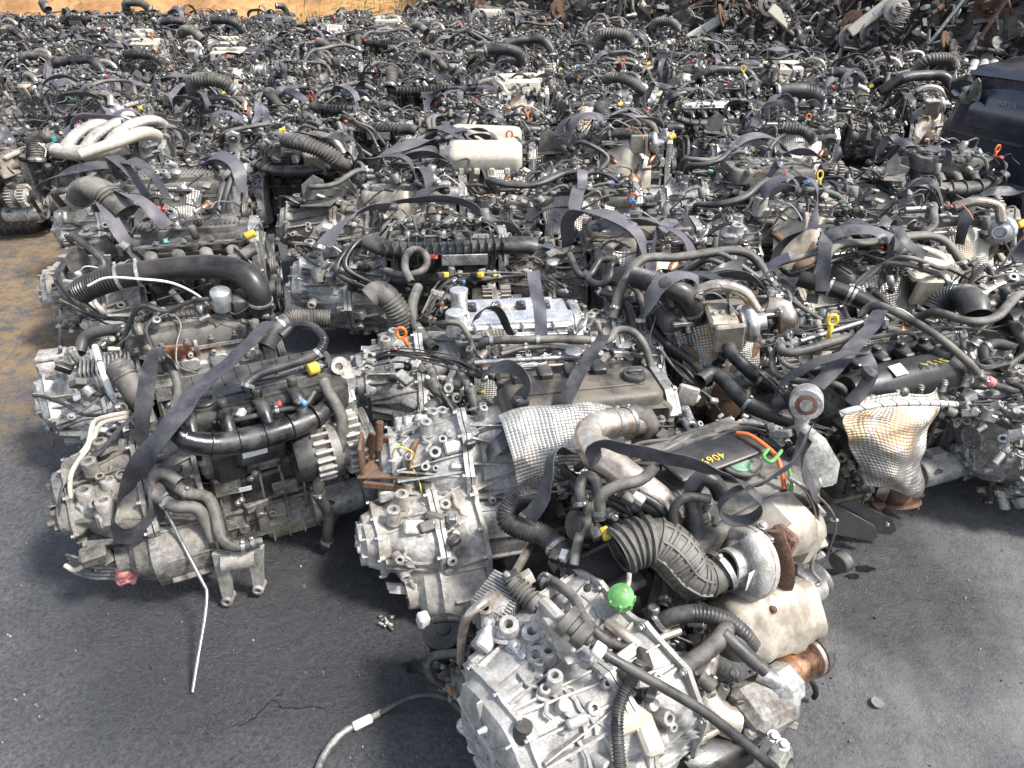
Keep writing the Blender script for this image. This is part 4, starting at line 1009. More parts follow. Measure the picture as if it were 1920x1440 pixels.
for ri, row in enumerate(rows):
    for ci, (x, y) in enumerate(row):
        e = engine(0, 0, g.uniform(-8, 12)+(180 if g.random() < .12 else 0), None, loc=Vector((x, y, 0)), seed=ri*40+ci+1, straps=g.choice((0, 1, 1, 2, 2)), harn=3, scale=(g.uniform(1.04, 1.12), g.uniform(1.0, 1.1), g.uniform(.95, 1.04)))
        vc, it, du, dp, tb = e['_f']
        f = IN[it] if it >= 0 else VC[vc]
        if it >= 0 and (ri+ci) % 2: f = VC[vc]
        ex = ''
        if dp >= 0: ex = ' and %s dipstick' % ('yellow', 'orange', 'red')[dp//2]
        elif du >= 0: ex = ' and ribbed duct'
        nth = ORD[ci]+' from left' if ci < (len(row)+1)//2 else (ORD[len(row)-1-ci]+' from right' if ci < len(row)-1 else 'last on the right')
        rw = ('%s row from back' % ORD[len(rows)-1-ri]) if ri < len(rows)-1 else 'rearmost row'
        e['label'] = 'engine with %s%s, %s, %s' % (f, ex, nth, rw); cnt += 1
for o in bpy.data.objects:
    if '_f' in o: del o['_f']
print('field engines', cnt, 'rows', len(rows))
# ================================================================== details seen on the nearest engines
def MW(e): return Matrix.LocRotScale(e.location, e.rotation_euler, e.scale)
def P_(e, pts):
    """pixel points on engine e: third value > 0 is a height, < 0 is a distance in front of its crank axis"""
    out = []; o_ = Vector((0, 0, CAM_H)); yv = Matrix.Rotation(e.rotation_euler.z, 3, 'Z') @ Vector((0, 1, 0)); c = Vector(e.location)
    for px, py, d in pts:
        if d > 0: out.append(W(px, py, d))
        else:
            r = (W(px, py, 0)-o_); t = (yv.dot(c-o_)+d)/yv.dot(r); out.append(o_+r*t)
    return out
def child(e, name, mb, sharp=50, label=None, parent=None, uv=None):
    me = mb.mesh(name, sharp); o = obj(name, me, parent or e)
    if parent is None: o.matrix_parent_inverse = MW(e).inverted()
    else: o.matrix_parent_inverse = (Matrix.LocRotScale(parent.location, parent.rotation_euler, parent.scale)).inverted()
    if uv: uvgrid(me, *uv)
    if label: o['label'] = label
    return o
def ho(e, mat, r, pts, n=14, open_=True, clamps=(), corr=None, name='coolant_hose', label=None, cr=None, step=None, extra=None):
    P = P_(e, pts); mb = MB().use(mat); mb.tube(P, r, n, open_=open_, corr=corr, cr=cr, step=step)
    for t in clamps: mb.clamp(P, t, r*(cr(t) if cr else 1), .012)
    if extra: extra(mb, P)
    return child(e, name, mb, label=label)
def st(e, wd, pts, tw=None, ref=(0, 0, 1), mat='webbing', label=None):
    return child(e, 'lifting_strap', MB().use(mat).ribbon(P_(e, pts), wd, tw, ref=ref, step=.012), 60, label)
def lx(e, a): return (Matrix.Rotation(e.rotation_euler.z, 3, 'Z') @ Vector(a)).normalized()
def plugs(e, L_):
    for mat, px, py, z, sz in L_:
        p = W(px, py, z); mb = MB().use(mat).box(p, (sz, sz*.7, sz*.7), (.2, .3, px*.01), .002); mb.use('plastic').box(p+Vector((-sz*.8, 0, -.002)), (sz, sz*.8, sz*.8), (.2, .3, px*.01), .002); child(e, 'connector_plug', mb)
def wires(e, seed, pts, n, spread, mats=('wire', 'wire', 'rubber_dusty'), rr=(.0025, .006), name='wiring_harness'):
    """bundle of n cables wandering round a pixel path"""
    g = random.Random(seed); B_ = P_(e, pts); mb = MB()
    for k in range(n):
        o = Vector((g.gauss(0, spread), g.gauss(0, spread), g.gauss(0, spread*.5))); a = g.uniform(0, 6)
        P = [p+o*(.6+.6*sin(i*1.3+a))+Vector((g.gauss(0, spread*.4), g.gauss(0, spread*.4), g.gauss(0, spread*.3))) for i, p in enumerate(B_)]
        mb.use(g.choice(mats)).tube(P, g.uniform(*rr)*.85, 7, step=.012)
        if g.random() < .6: mb.use(g.choice(('plastic', 'plastic', 'cast', 'plastic_dusty'))).box(P[-1], (.03, .02, .016), (g.random(), g.random(), g.random()*3), .003)
    return child(e, name, mb)
def clutter(e, seed, pts, n, size=(.01, .045), mats=('plastic', 'cast', 'cast_dirty', 'steel_dark', 'plastic_dusty', 'steel'), spread=.04, name='bracket_cluster'):
    g = random.Random(seed); B_ = P_(e, pts); mb = MB(); mb.use('wire').tube(B_, .004, 6)
    for k in range(n):
        i = g.randrange(len(B_)-1) if len(B_) > 1 else 0; p = B_[i].lerp(B_[min(len(B_)-1, i+1)], g.random())+Vector((g.gauss(0, spread), g.gauss(0, spread), g.gauss(0, spread*.4)))
        b_ = min((B_[j].lerp(B_[j+1], t_/4) for j in range(len(B_)-1) for t_ in range(5)), key=lambda v: (v-p).length); mb.use('plastic').tube([b_, b_.lerp(p, .5)-Vector((0, 0, .006)), p], .0028, 5, step=.02)
        mb.use(g.choice(mats)); q = g.random(); s = g.uniform(*size); d = Vector((g.gauss(0, 1), g.gauss(-.4, 1), g.gauss(.6, .7))).normalized()
        if q < .4: mb.box(p, (s*1.5, s, s*.6), (g.uniform(-.7, .7), g.uniform(-.7, .7), g.random()*3), .003)
        elif q < .65: mb.cyl(p, p+d*s*1.3, s*.35, None, 12)
        elif q < .85: mb.boss(p, d, s*.45, s)
        else: mb.bolt(p, d, .008, .01)
    return child(e, name, mb, 40)
def snail(mb, c, ax, R_, r, mat='cast_pale'):
    ax = ax.normalized(); u = ax.orthogonal().normalized(); mb.use(mat)
    pts = [c+(Matrix.Rotation(a*.42+2.0, 3, ax) @ u)*R_*(1-.012*a) for a in range(16)]+[]
    pts.append(pts[-1]+(pts[-1]-pts[-2])*1.3)
    mb.tube(pts, r, 16, cr=lambda t: .55+.55*t, open_=False)
    mb.lathe(c-ax*r*.9, ax, [(R_*.95, 0), (R_*1.02, r*.3), (R_*1.0, r*1.2), (R_*.62, r*2.0), (R_*.58, r*2.9), (R_*.5, r*2.9), (R_*.46, r*1.0), (0, r*.8)], 30)

def hero_A1():
    e = A1
    # slim black intake manifold in front with four runners
    mp = [(322, 800, -.20), (345, 822, -.23), (400, 832, -.24), (470, 822, -.24), (540, 802, -.235), (600, 776, -.21), (622, 752, -.17)]; PP = P_(e, mp); mb = MB().use('plastic'); mb.tube(PP, .034, 18, flat=.85, cr=lambda t: .8+.35*sin(pi*t))
    Q, L_ = resample(PP, .01); T, N = frames(Q)
    for k in range(6): i = int((.1+.15*k)*(len(Q)-1)); mb.lathe(Q[i], T[i], [(.03, 0), (.041, 0), (.041, .003), (.03, .003)], 18)
    mb.tube([q+Vector((0, -.012, -.036)) for q in Q[::4]], .004, 6)
    cn = P_(e, [(355, 778, -.13), (420, 772, -.13), (485, 752, -.13), (550, 730, -.13)])
    for k, q in enumerate(cn): j = Q[int((.16+.21*k)*(len(Q)-1))]; mb.tube([j, (j+q)/2+Vector((0, 0, .03)), q], .021, 12, flat=.85); mb.cyl(q, q+Vector((0, 0, .045)), .016)
    child(e, 'intake_manifold', mb, 45)
    for (px, py, kk) in ((612, 838, 1.35),):
        p = P_(e, [(px, py, -.20)])[0]; lp = MW(e).inverted() @ p; o = obj('alternator', LIB['alternator'][0], e); o.scale = (kk,)*3; o.location = lp-Vector((.37, -.20, .30))*kk; obj('pulley', SUB[LIB['alternator'][0].name][0][1], o)
    mb = MB().use('plastic'); mb.box(P_(e, [(520, 900, -.14)])[0], (.30, .03, .10), (0, 0, radians(27)), .01); mb.box(P_(e, [(430, 870, -.15)])[0], (.10, .05, .12), (0, 0, radians(27)), .015); mb.box(P_(e, [(545, 870, -.17)])[0], (.06, .05, .08), (0, .2, radians(27)), .015); mb.use('white').box(P_(e, [(455, 918, -.165)])[0], (.06, .003, .018), (0, .1, radians(27)), .001); mb.jit(.003, 15); child(e, 'lower_cover', mb, 40)
    mb = MB().use('cast_pale'); a, b = P_(e, [(640, 690, -.02), (652, 770, -.06)]); mb.box(a.lerp(b, .5), (.05, .09, .20), (.2, .1, .5), .012); mb.boss(a+Vector((0, -.02, .02)), (.2, -.8, .4), .028, .035); mb.boss(b+Vector((0, -.03, .04)), (.2, -.8, .2), .02, .03); mb.jit(.003, 18); child(e, 'accessory_bracket', mb, 40)
    st(e, .064, [(505, 603, .80), (445, 665, .76), (377, 725, .71), (320, 795, .68), (272, 858, .58), (235, 925, .44), (210, 972, .36), (226, 1003, .32), (262, 998, .31), (292, 965, .34), (296, 925, .40), (282, 890, .44)],
       [.25, .2, .15, .1, -.1, -.1, -1.0, -2.0, -2.9, -3.3, -3.2, -3.0], label='broad dark strap crossing the cover and looping on the gearbox')
    st(e, .050, [(320, 700, .66), (318, 672, .72), (300, 660, .75), (286, 668, .74), (278, 705, .69), (268, 770, .60), (264, 830, .50)], [1.5, .8, .2, -.5, -.4, 0, .2], ref=(1, 0, 0))
    st(e, .045, [(262, 770, .56), (236, 792, .54), (190, 842, .48), (140, 886, .43), (113, 925, .40), (118, 966, .33)], [.3, .4, .3, .2, .6, 1.0])
    g1 = dict(clamps=(.5,))
    ho(e, 'rubber_dusty', .019, [(607, 715, -.15), (620, 742, -.20), (641, 785, -.24), (637, 838, -.27), (604, 885, -.28), (597, 925, -.28), (615, 962, -.27), (614, 1005, -.26), (611, 1024, -.25)], clamps=(.62, .97))
    ho(e, 'rubber_dusty', .019, [(337, 905, .42), (312, 888, .44), (286, 896, .43), (286, 924, .40), (325, 949, .38), (368, 953, .36), (388, 982, .30), (402, 1014, .25)], clamps=(.5,))
    ho(e, 'rubber_dusty', .019, [(300, 890, .41), (325, 908, .40), (353, 926, .38), (388, 932, .37), (404, 962, .33), (414, 1003, .28), (434, 1023, .25), (468, 1022, .24)], clamps=(.30, .96))
    ho(e, 'steel_dark', .012, [(462, 1023, .24), (480, 1016, .25), (492, 1014, .25)], clamps=(.5,), name='pipe_fitting')
    c1 = [(240, 774, .55), (205, 780, .54), (176, 792, .52), (166, 830, .48), (152, 850, .46)]
    ho(e, 'cream', .0075, c1, open_=False, name='cooler_pipe')
    ho(e, 'cream', .0075, [(240, 782, .54), (190, 795, .52), (172, 830, .48), (134, 888, .44), (136, 945, .36), (160, 1010, .24), (166, 1048, .18), (142, 1069, .16), (122, 1060, .17)], open_=False, name='cooler_pipe')
    ho(e, 'rubber_dusty', .040, [(222, 690, .58), (232, 705, .57), (252, 735, .52), (268, 765, .46)], n=20, corr=(.012, .003, 0, .35), name='air_duct')
    ho(e, 'rubber', .014, [(465, 735, .62), (463, 720, .65), (490, 700, .655), (540, 684, .65), (585, 668, .65), (604, 650, .67), (606, 632, .69), (585, 612, .69), (552, 610, .68), (527, 630, .66)], corr=(.008, .0012, .1, .65), name='coolant_hose', clamps=(.05, .5))
    ho(e, 'rubber', .009, [(336, 788, .56), (400, 795, .56), (450, 787, .57), (520, 770, .58), (570, 760, .58), (590, 735, .60)], name='vacuum_hose', clamps=(.2, .7), open_=False)
    ho(e, 'rubber_dusty', .014, [(300, 700, .66), (305, 668, .70), (322, 690, .68), (335, 735, .62), (318, 775, .56)], clamps=(.9,))
    mb = MB().use('steel'); a, b = P_(e, [(372, 768, .56), (590, 688, .58)]); mb.tube([a, b], .010, 8); 
    for k in range(5): q = a.lerp(b, .08+k*.2); mb.box(q+Vector((0, -.01, .012)), (.03, .028, .006), (0, 0, .45)); mb.bolt(q+Vector((0, -.012, .015)), (0, 0, 1), .006); mb.use('plastic').cyl(q+Vector((.03, -.02, .01)), q+Vector((.03, -.04, -.05)), .012); mb.use('steel')
    child(e, 'fuel_rail', mb)
    wires(e, 4, [(345, 740, .58), (400, 745, .58), (470, 730, .58), (540, 712, .59), (600, 690, .60)], 6, .018)
    wires(e, 5, [(300, 840, .40), (330, 905, .34), (390, 915, .30), (450, 890, .30), (540, 868, .30), (600, 850, .30)], 5, .012, rr=(.004, .011))
    clutter(e, 6, [(180, 720, .50), (250, 800, .46), (300, 860, .42)], 26, spread=.045)
    clutter(e, 7, [(350, 772, .52), (470, 755, .53), (590, 725, .54)], 40, spread=.016, mats=('plastic', 'plastic', 'steel', 'cast', 'cream'))
    clutter(e, 8, [(330, 860, .30), (450, 900, .24), (560, 860, .26)], 22, spread=.03, mats=('iron', 'cast_dirty', 'steel_dark', 'plastic', 'plastic'))
    plugs(e, [('red', 524, 757, .60, .018), ('blue', 569, 755, .60, .022), ('white', 452, 775, .58, .03), ('cream', 418, 790, .57, .025), ('blue', 180, 1068, .15, .012)])
    mb = MB().use('yellow'); p = W(578, 694, .62); mb.cyl(p, p+lx(e, (1, .2, 0))*.035, .02, n=18); child(e, 'oil_cap', mb)
    mb = MB().use('plastic').box(P_(e, [(490, 842, -.19)])[0], (.16, .05, .08), (0, 0, radians(27)), .02); q = P_(e, [(478, 848, -.225)])[0]; mb.use('white').box(q, (.075, .003, .026), (0, 0, radians(27)), .001); child(e, 'label_box', mb)
    # grey pressed bracket with two legs at the gearbox
    c = P_(e, [(415, 1035, .22), (478, 1025, .22), (428, 1122, .03), (486, 1100, .04), (470, 1045, .2)]); mb = MB().use('cast_pale')
    mb.grid(lambda u, v: c[0].lerp(c[1], u)+Vector((0, -.02*sin(v*3), .0))+(Vector((-.0, -.02, -.06)))*v, 6, 4, .007)
    for a, b in ((c[0], c[2]), (c[1], c[3])): mb.loft([[a.lerp(b, t)+Vector((s*(.026-.012*t), dy, 0)) for s, dy in ((-1, -.012), (1, -.012), (1, .012), (-1, .012))] for t in (0, .3, .6, .9, 1)])
    for q in (c[2], c[3]): mb.boss(q+Vector((0, .02, 0)), (0, -1, 0), .018, .04)
    mb.jit(.003, 20); child(e, 'mount_bracket', mb, 35)
    ho(e, 'rubber', .006, [(62, 741, .42), (85, 745, .43), (120, 758, .44), (160, 778, .45), (215, 776, .48)], name='cable', open_=False)
    ho(e, 'steel', .0055, [(310, 955, .36), (345, 1025, .25), (380, 1092, .17), (388, 1112, .15), (384, 1160, .11), (372, 1230, .06), (361, 1298, .012)], open_=False, name='vent_rod', label='thin bent grey rod hanging from the gearbox down to the asphalt')
    # finned transmission sump
    mb = MB().use('cast_dirty'); a, b = P_(e, [(125, 1040, .17), (225, 1050, .17)])
    for k in range(6): mb.tube([a+Vector((0, 0, -.016*k)), a.lerp(b, .5)+Vector((0, -.03, .02-.016*k)), b+Vector((0, 0, -.016*k))], .005, 6)
    child(e, 'sump_fins', mb)
    # pale clustered mounting pads on the gearbox
    mb = MB().use('cast_pale')
    for px, py in ((160, 925), (205, 905), (195, 945)): p = W(px, py, .40); mb.boss(p-Vector((0, 0, .06)), (0, 0, 1), .026, .075); mb.box(p-Vector((0, .0, .05)), (.07, .04, .06), (0, 0, .5), .01)
    mb.jit(.003, 20); child(e, 'mount_pad', mb)
    # pink rag stuffed into the output hole: a thing of its own
    g = random.Random(9); mb = MB().use('pink'); c = W(236, 1075, .13)
    for k in range(9):
        a = g.uniform(0, 6); pts = [c+Vector((cos(a+j*1.1)*g.uniform(.01, .035), sin(a+j*1.1)*g.uniform(.01, .03), g.uniform(-.03, .03))) for j in range(5)]; mb.tube(pts, g.uniform(.009, .014), 8)
    mb.jit(.006, 45); mb.jit(.002, 160); tag(obj('rag', mb.mesh('rag', 80)), 'crumpled pink rag stuffed in the front left gearbox', 'rag')

def hero_A2():
    e = A2
    ho(e, 'black_cover', .046, [(150, 548, .66), (175, 535, .69), (222, 520, .72), (312, 506, .73), (400, 500, .73), (455, 512, .72), (483, 545, .66), (488, 585, .56)], n=22, corr=(.011, .0028, .0, .2), name='air_pipe', clamps=(.22, .30, .93), label='long smooth black air pipe')
    ho(e, 'white', .0045, [(165, 536, .76), (200, 521, .79), (260, 523, .79), (320, 530, .74), (365, 550, .66), (392, 572, .60)], open_=False, name='cable', label='pale sensor cable lying along the pipe')
    ho(e, 'cream', .010, [(122, 528, .60), (145, 532, .62), (165, 545, .60), (180, 570, .54), (196, 588, .52), (172, 572, .50), (165, 555, .52)], open_=False, name='cooler_pipe')
    mb = MB(); a, b = P_(e, [(300, 655, .47), (435, 628, .47)]); ax = (b-a); L_ = ax.length
    mb.use('copper').lathe(a, ax, [(.03, -.04), (.05, -.02), (.062, .02), (.064, L_*.42), (.052, L_*.46), (.052, L_*.52), (.06, L_*.55), (.06, L_*.85), (.045, L_*.95), (.03, L_)], 26)
    mb.use('pipe_steel').lathe(a+ax*.45, ax, [(.066, 0), (.07, .003), (.07, .014), (.066, .017)], 26); mb.boss(a+ax*.62+Vector((0, 0, .05)), (0, -.3, 1), .018, .04); mb.jit(.003, 12); child(e, 'turbocharger', mb, 50, 'heat coloured copper exhaust housing')
    mb = MB().use('copper').cyl(W(392, 600, .55), W(400, 570, .62), .012); mb.use('steel').cyl(W(400, 573, .61), W(403, 560, .64), .008); child(e, 'exhaust_sensor', mb)
    mb = MB().use('alu').cyl(W(418, 578, .60), W(412, 545, .68), .038, n=22); mb.use('plastic').box(W(450, 570, .60), (.07, .09, .09), (.2, .1, .4), .01); mb.use('cast').box(W(430, 590, .54), (.12, .06, .05), (0, 0, .4), .01); child(e, 'throttle_body', mb)
    ho(e, 'rubber_dusty', .034, [(500, 650, .50), (515, 622, .54), (545, 600, .56), (585, 597, .56), (618, 598, .55)], n=20, corr=(.011, .003, .45, 1), name='air_duct', clamps=(.35,))
    ho(e, 'rubber', .022, [(150, 660, .46), (160, 632, .50), (195, 620, .52), (240, 618, .52), (280, 628, .50), (290, 655, .46)], clamps=(.6,))
    ho(e, 'rubber', .008, [(115, 655, .36), (113, 600, .40), (114, 575, .44), (125, 572, .46)], clamps=())
    mb = MB().use('cast_pale'); p = W(105, 690, .40); mb.box(p, (.11, .09, .10), (0, 0, .3), .012); mb.box(p+Vector((0, 0, .06)), (.1, .08, .015), (0, 0, .3), .004); mb.jit(.003, 25); child(e, 'solenoid_box', mb)
    mb = MB().use('cast'); p = W(200, 690, .46)
    for k in range(13): mb.box(p+lx(e, (1, 0, 0))*(-.08+.0135*k), (.006, .11, .07), (.1, 0, radians(22)), .001)
    mb.box(p-Vector((0, 0, .02)), (.18, .1, .05), (.1, 0, radians(22))); child(e, 'oil_cooler', mb)
    ho(e, 'white', .011, [(178, 650, .56), (190, 690, .55), (205, 730, .50), (215, 755, .45)], name='cooler_pipe', clamps=(.45,), open_=False)
    ho(e, 'pipe_steel', .012, [(330, 600, .53), (345, 575, .56), (320, 545, .62)], name='coolant_pipe')
    wires(e, 14, [(120, 560, .56), (170, 590, .52), (230, 600, .54), (300, 600, .56), (380, 590, .57), (470, 600, .55)], 9, .022)
    clutter(e, 15, [(130, 600, .46), (200, 640, .48), (290, 590, .56), (400, 600, .54), (500, 575, .55)], 60, spread=.03)

def hero_B1():
    e = B1
    # transaxle: upper silver housing and front cream casting
    o = obj('gearbox', gearbox(61, 'cast', .40, .20, 1.3, dy=-.16), e, (.02, .0, .02)); o.scale = (.82, .85, .98)
    o = obj('final_drive_housing', gearbox(66, 'cast_pale', .30, .165, 1.2, dy=-.10)); o.parent = e; p = W(905, 985, .19); R_ = MW(e).inverted() @ p
    o.location = R_+Vector((-.02, .0, -.26)); o.scale = (.88, .88, .98); o.rotation_euler = (0, 0, radians(6)); o['label'] = 'cream dusty casting standing on the asphalt'
    mb = MB().use('rust'); q = W(735, 855, .42)
    for k, (dx, dy, w_, h_, rz_) in enumerate(((-.09, -.02, .012, .14, .1), (.07, -.03, .012, .12, -.2), (0, -.09, .16, .02, .1), (-.02, .05, .15, .10, .0))):
        mb.box(q+Vector((dx, dy, h_*.5-.06)), (w_, .1 if w_ < .1 else .012, h_), (0, .1*k, rz_), .003)
    mb.plate([(-.1, -.08), (.1, -.08), (.08, .05), (-.06, .07)], .008, Matrix.Translation(q+Vector((0, 0, -.03)))); mb.cyl(q+Vector((-.04, 0, .02)), q+Vector((-.03, .02, .12)), .012); mb.jit(.004, 15); child(e, 'mount_bracket', mb, 35, 'rusty pressed bracket')
    ho(e, 'yellow', .0022, [(735, 870, .40), (738, 845, .50), (752, 838, .52), (775, 850, .50), (770, 872, .44), (782, 890, .40), (790, 920, .36), (791, 942, .32)], open_=False, name='string', label='yellow string')
    ho(e, 'rubber_dusty', .024, [(836, 690, .50), (812, 700, .50), (812, 722, .48), (834, 742, .45), (858, 762, .42)], clamps=(.8,))
    ho(e, 'rubber_dusty', .023, [(838, 752, .45), (808, 762, .44), (806, 782, .42), (826, 800, .39)], clamps=(.6,))
    ho(e, 'rubber_dusty', .016, [(865, 700, .52), (880, 725, .52), (888, 755, .49), (892, 790, .44)], clamps=(.5,))
    ho(e, 'rubber', .018, [(884, 815, .44), (912, 846, .40), (955, 868, .37), (982, 884, .35)], clamps=())
    ho(e, 'rubber_dusty', .014, [(905, 655, .60), (912, 640, .64), (1000, 637, .645), (1080, 636, .645), (1137, 640, .64), (1156, 620, .66), (1186, 622, .66), (1210, 652, .62), (1228, 715, .52)], clamps=(.1, .3, .55, .97))
    ho(e, 'rubber_dusty', .008, [(942, 657, .62), (987, 645, .63), (1053, 647, .63), (1110, 662, .62)], open_=False, clamps=(.3,))
    ho(e, 'rubber_dusty', .008, [(940, 664, .62), (987, 652, .63), (1053, 653, .63), (1105, 668, .62)], open_=False, clamps=(.3,))
    ho(e, 'steel', .009, [(890, 680, .60), (990, 674, .61), (1092, 668, .61)], open_=False, name='fuel_rail', clamps=(.2, .5, .8)); ho(e, 'steel', .006, [(905, 692, .60), (1000, 687, .61), (1092, 682, .61)], open_=False, name='fuel_pipe')
    mb = MB().use('steel').cyl(W(1076, 664, .60), W(1076, 664, .60)+Vector((0, 0, .03)), .042, n=26); mb.cyl(W(1076, 662, .635), W(1076, 662, .635)+Vector((0, 0, .01)), .03, n=26); child(e, 'pressure_damper', mb)
    ho(e, 'cream', .005, [(998, 787, .47), (1020, 768, .52), (1050, 762, .53), (1080, 775, .51), (1090, 800, .44)], open_=False, name='sensor_cable')
    mb = MB().use('copper').lathe(W(1088, 812, .40), (0, -.2, 1), [(.03, 0), (.026, .02), (.012, .022), (.01, .05), (0, .05)], 16); child(e, 'exhaust_sensor', mb)
    # foil shield
    c = P_(e, [(935, 775, -.16), (1165, 760, -.16)]); a, b = c; dn = lx(e, (0, -1, 0))
    def f(u, v):
        p = a.lerp(b, u); w_ = 1-.18*v; p = (a+b)/2+(p-(a+b)/2)*w_
        return p+dn*(.16*sin(min(1.5, v*1.7))-.03*cos(u*6)*.5)+Vector((0, 0, -.20*v**1.6+.03*sin(u*pi)+.004*sin(u*11+v*5)+.005*sin(v*14)-.02*(2*u-1)**2))
    child(e, 'heat_shield', MB().use('foil_clean').grid(f, 34, 24, .0025), 70, 'dimpled silver foil heat shield', uv=(34, 24, 16, 15))
    st(e, .046, [(1133, 628, .74), (1115, 655, .72), (1091, 690, .69), (1065, 740, .63), (1045, 778, .57)], [.3, .2, 0, -.1, .2])
    st(e, .044, [(905, 705, .62), (925, 690, .66), (955, 688, .68), (978, 700, .68), (990, 725, .65), (972, 750, .60), (975, 765, .57), (1010, 775, .55), (1040, 780, .54)], [.2, .3, .9, 1.4, 1.6, 1.0, .2, 0, 0])
    st(e, .050, [(1000, 760, .58), (975, 790, .56), (950, 818, .53), (925, 842, .50), (912, 856, .47)], [.9, .3, .1, -.2, .3]); 
    mb = MB().use('webbing').box(W(975, 755, .60), (.06, .035, .04), (.3, .5, .5), .015); child(e, 'strap_knot', mb)
    mb = MB().use('cast_pale'); p = W(1250, 745, .50); mb.box(p, (.15, .05, .02), (0, .2, -.2), .006); mb.box(p+Vector((.06, -.03, .03)), (.07, .02, .07), (0, .2, -.2), .006); mb.boss(p+Vector((-.04, 0, .0)), (0, 0, 1), .022, .03); child(e, 'lifting_eye', mb)
    wires(e, 24, [(700, 668, .48), (740, 660, .52), (800, 668, .52), (860, 680, .54), (900, 700, .55)], 10, .02); wires(e, 25, [(830, 740, .48), (870, 790, .44), (900, 830, .40), (880, 860, .38)], 6, .02, rr=(.003, .008))
    clutter(e, 26, [(680, 690, .47), (760, 680, .50), (840, 720, .48), (890, 800, .42), (860, 850, .38)], 60, spread=.03, mats=('plastic', 'cast', 'cast_dirty', 'steel_dark', 'cast_pale', 'steel'))
    clutter(e, 27, [(900, 668, .58), (1000, 660, .58), (1130, 655, .58), (1210, 700, .52), (1270, 760, .46)], 50, spread=.02)
    clutter(e, 28, [(1150, 800, .40), (1230, 800, .40), (1290, 790, .42)], 30, spread=.03)
    plugs(e, [('yellow', 1243, 828, .42, .03), ('cream', 700, 665, .52, .015), ('orange', 742, 655, .53, .012), ('yellow', 905, 735, .50, .015), ('cream', 775, 812, .46, .012)])

def hero_B2():
    e = B2
    st(e, .046, [(1000, 508, .78), (1004, 540, .74), (1012, 580, .68), (1015, 628, .60)], [.1, .3, 0, .2], ref=(0, -1, .6), mat='webbing_violet'); st(e, .046, [(890, 602, .62), (905, 582, .68), (925, 576, .69), (942, 594, .65), (958, 628, .58)], [.3, .2, 0, .1, .2])
    ho(e, 'rubber_dusty', .046, [(693, 560, .60), (708, 548, .62), (728, 558, .60), (745, 585, .54), (758, 618, .46)], n=22, corr=(.014, .004, .4, 1), name='air_duct', label='corrugated elbow duct with open mouth')
    ho(e, 'rubber_dusty', .021, [(784, 538, .58), (773, 572, .55), (778, 606, .50), (796, 634, .47), (815, 655, .45)], clamps=(.7,)); 
    ho(e, 'rubber_dusty', .016, [(724, 508, .58), (755, 516, .60), (788, 510, .62), (801, 492, .63), (794, 474, .65), (774, 468, .66), (761, 482, .66), (760, 505, .64), (772, 530, .61)], name='coolant_hose')
    mb = MB(); c = Vector(W(752, 624, .56)); mb.use('orange').tube([c+Vector((cos(a*pi/5)*.018, 0, sin(a*pi/5)*.022)) for a in range(11)], .006, 8, step=.007); mb.cyl(c+Vector((.008, 0, -.02)), c+Vector((.025, 0, -.06)), .008); mb.use('steel').tube([c+Vector((.025, 0, -.06)), W(790, 690, .42)], .003, 6); child(e, 'dipstick', mb)
    mb = MB().use('alu').lathe(W(862, 582, .55), (0, 0, 1), [(.04, 0), (.034, .005), (.032, .07), (.036, .075), (.036, .09), (.03, .093)], 24); child(e, 'oil_filler', mb)
    t = text_mesh('448.4', .03, .0008, 'paint_yellow'); o = obj('painted_number', t, e); o.location = (.13, -.02, .567); o.rotation_euler = (0, 0, 0)
    plugs(e, [('yellow', 835, 515, .60, .03), ('yellow', 900, 515, .60, .03), ('orange', 828, 572, .56, .02), ('blue', 868, 528, .58, .02), ('yellow', 928, 516, .6, .014)])
    wires(e, 34, [(800, 590, .54), (840, 530, .56), (900, 520, .58), (1000, 515, .57), (1060, 540, .54)], 9, .02); clutter(e, 35, [(800, 600, .50), (830, 560, .54), (860, 520, .56), (1000, 520, .56)], 50, spread=.025)

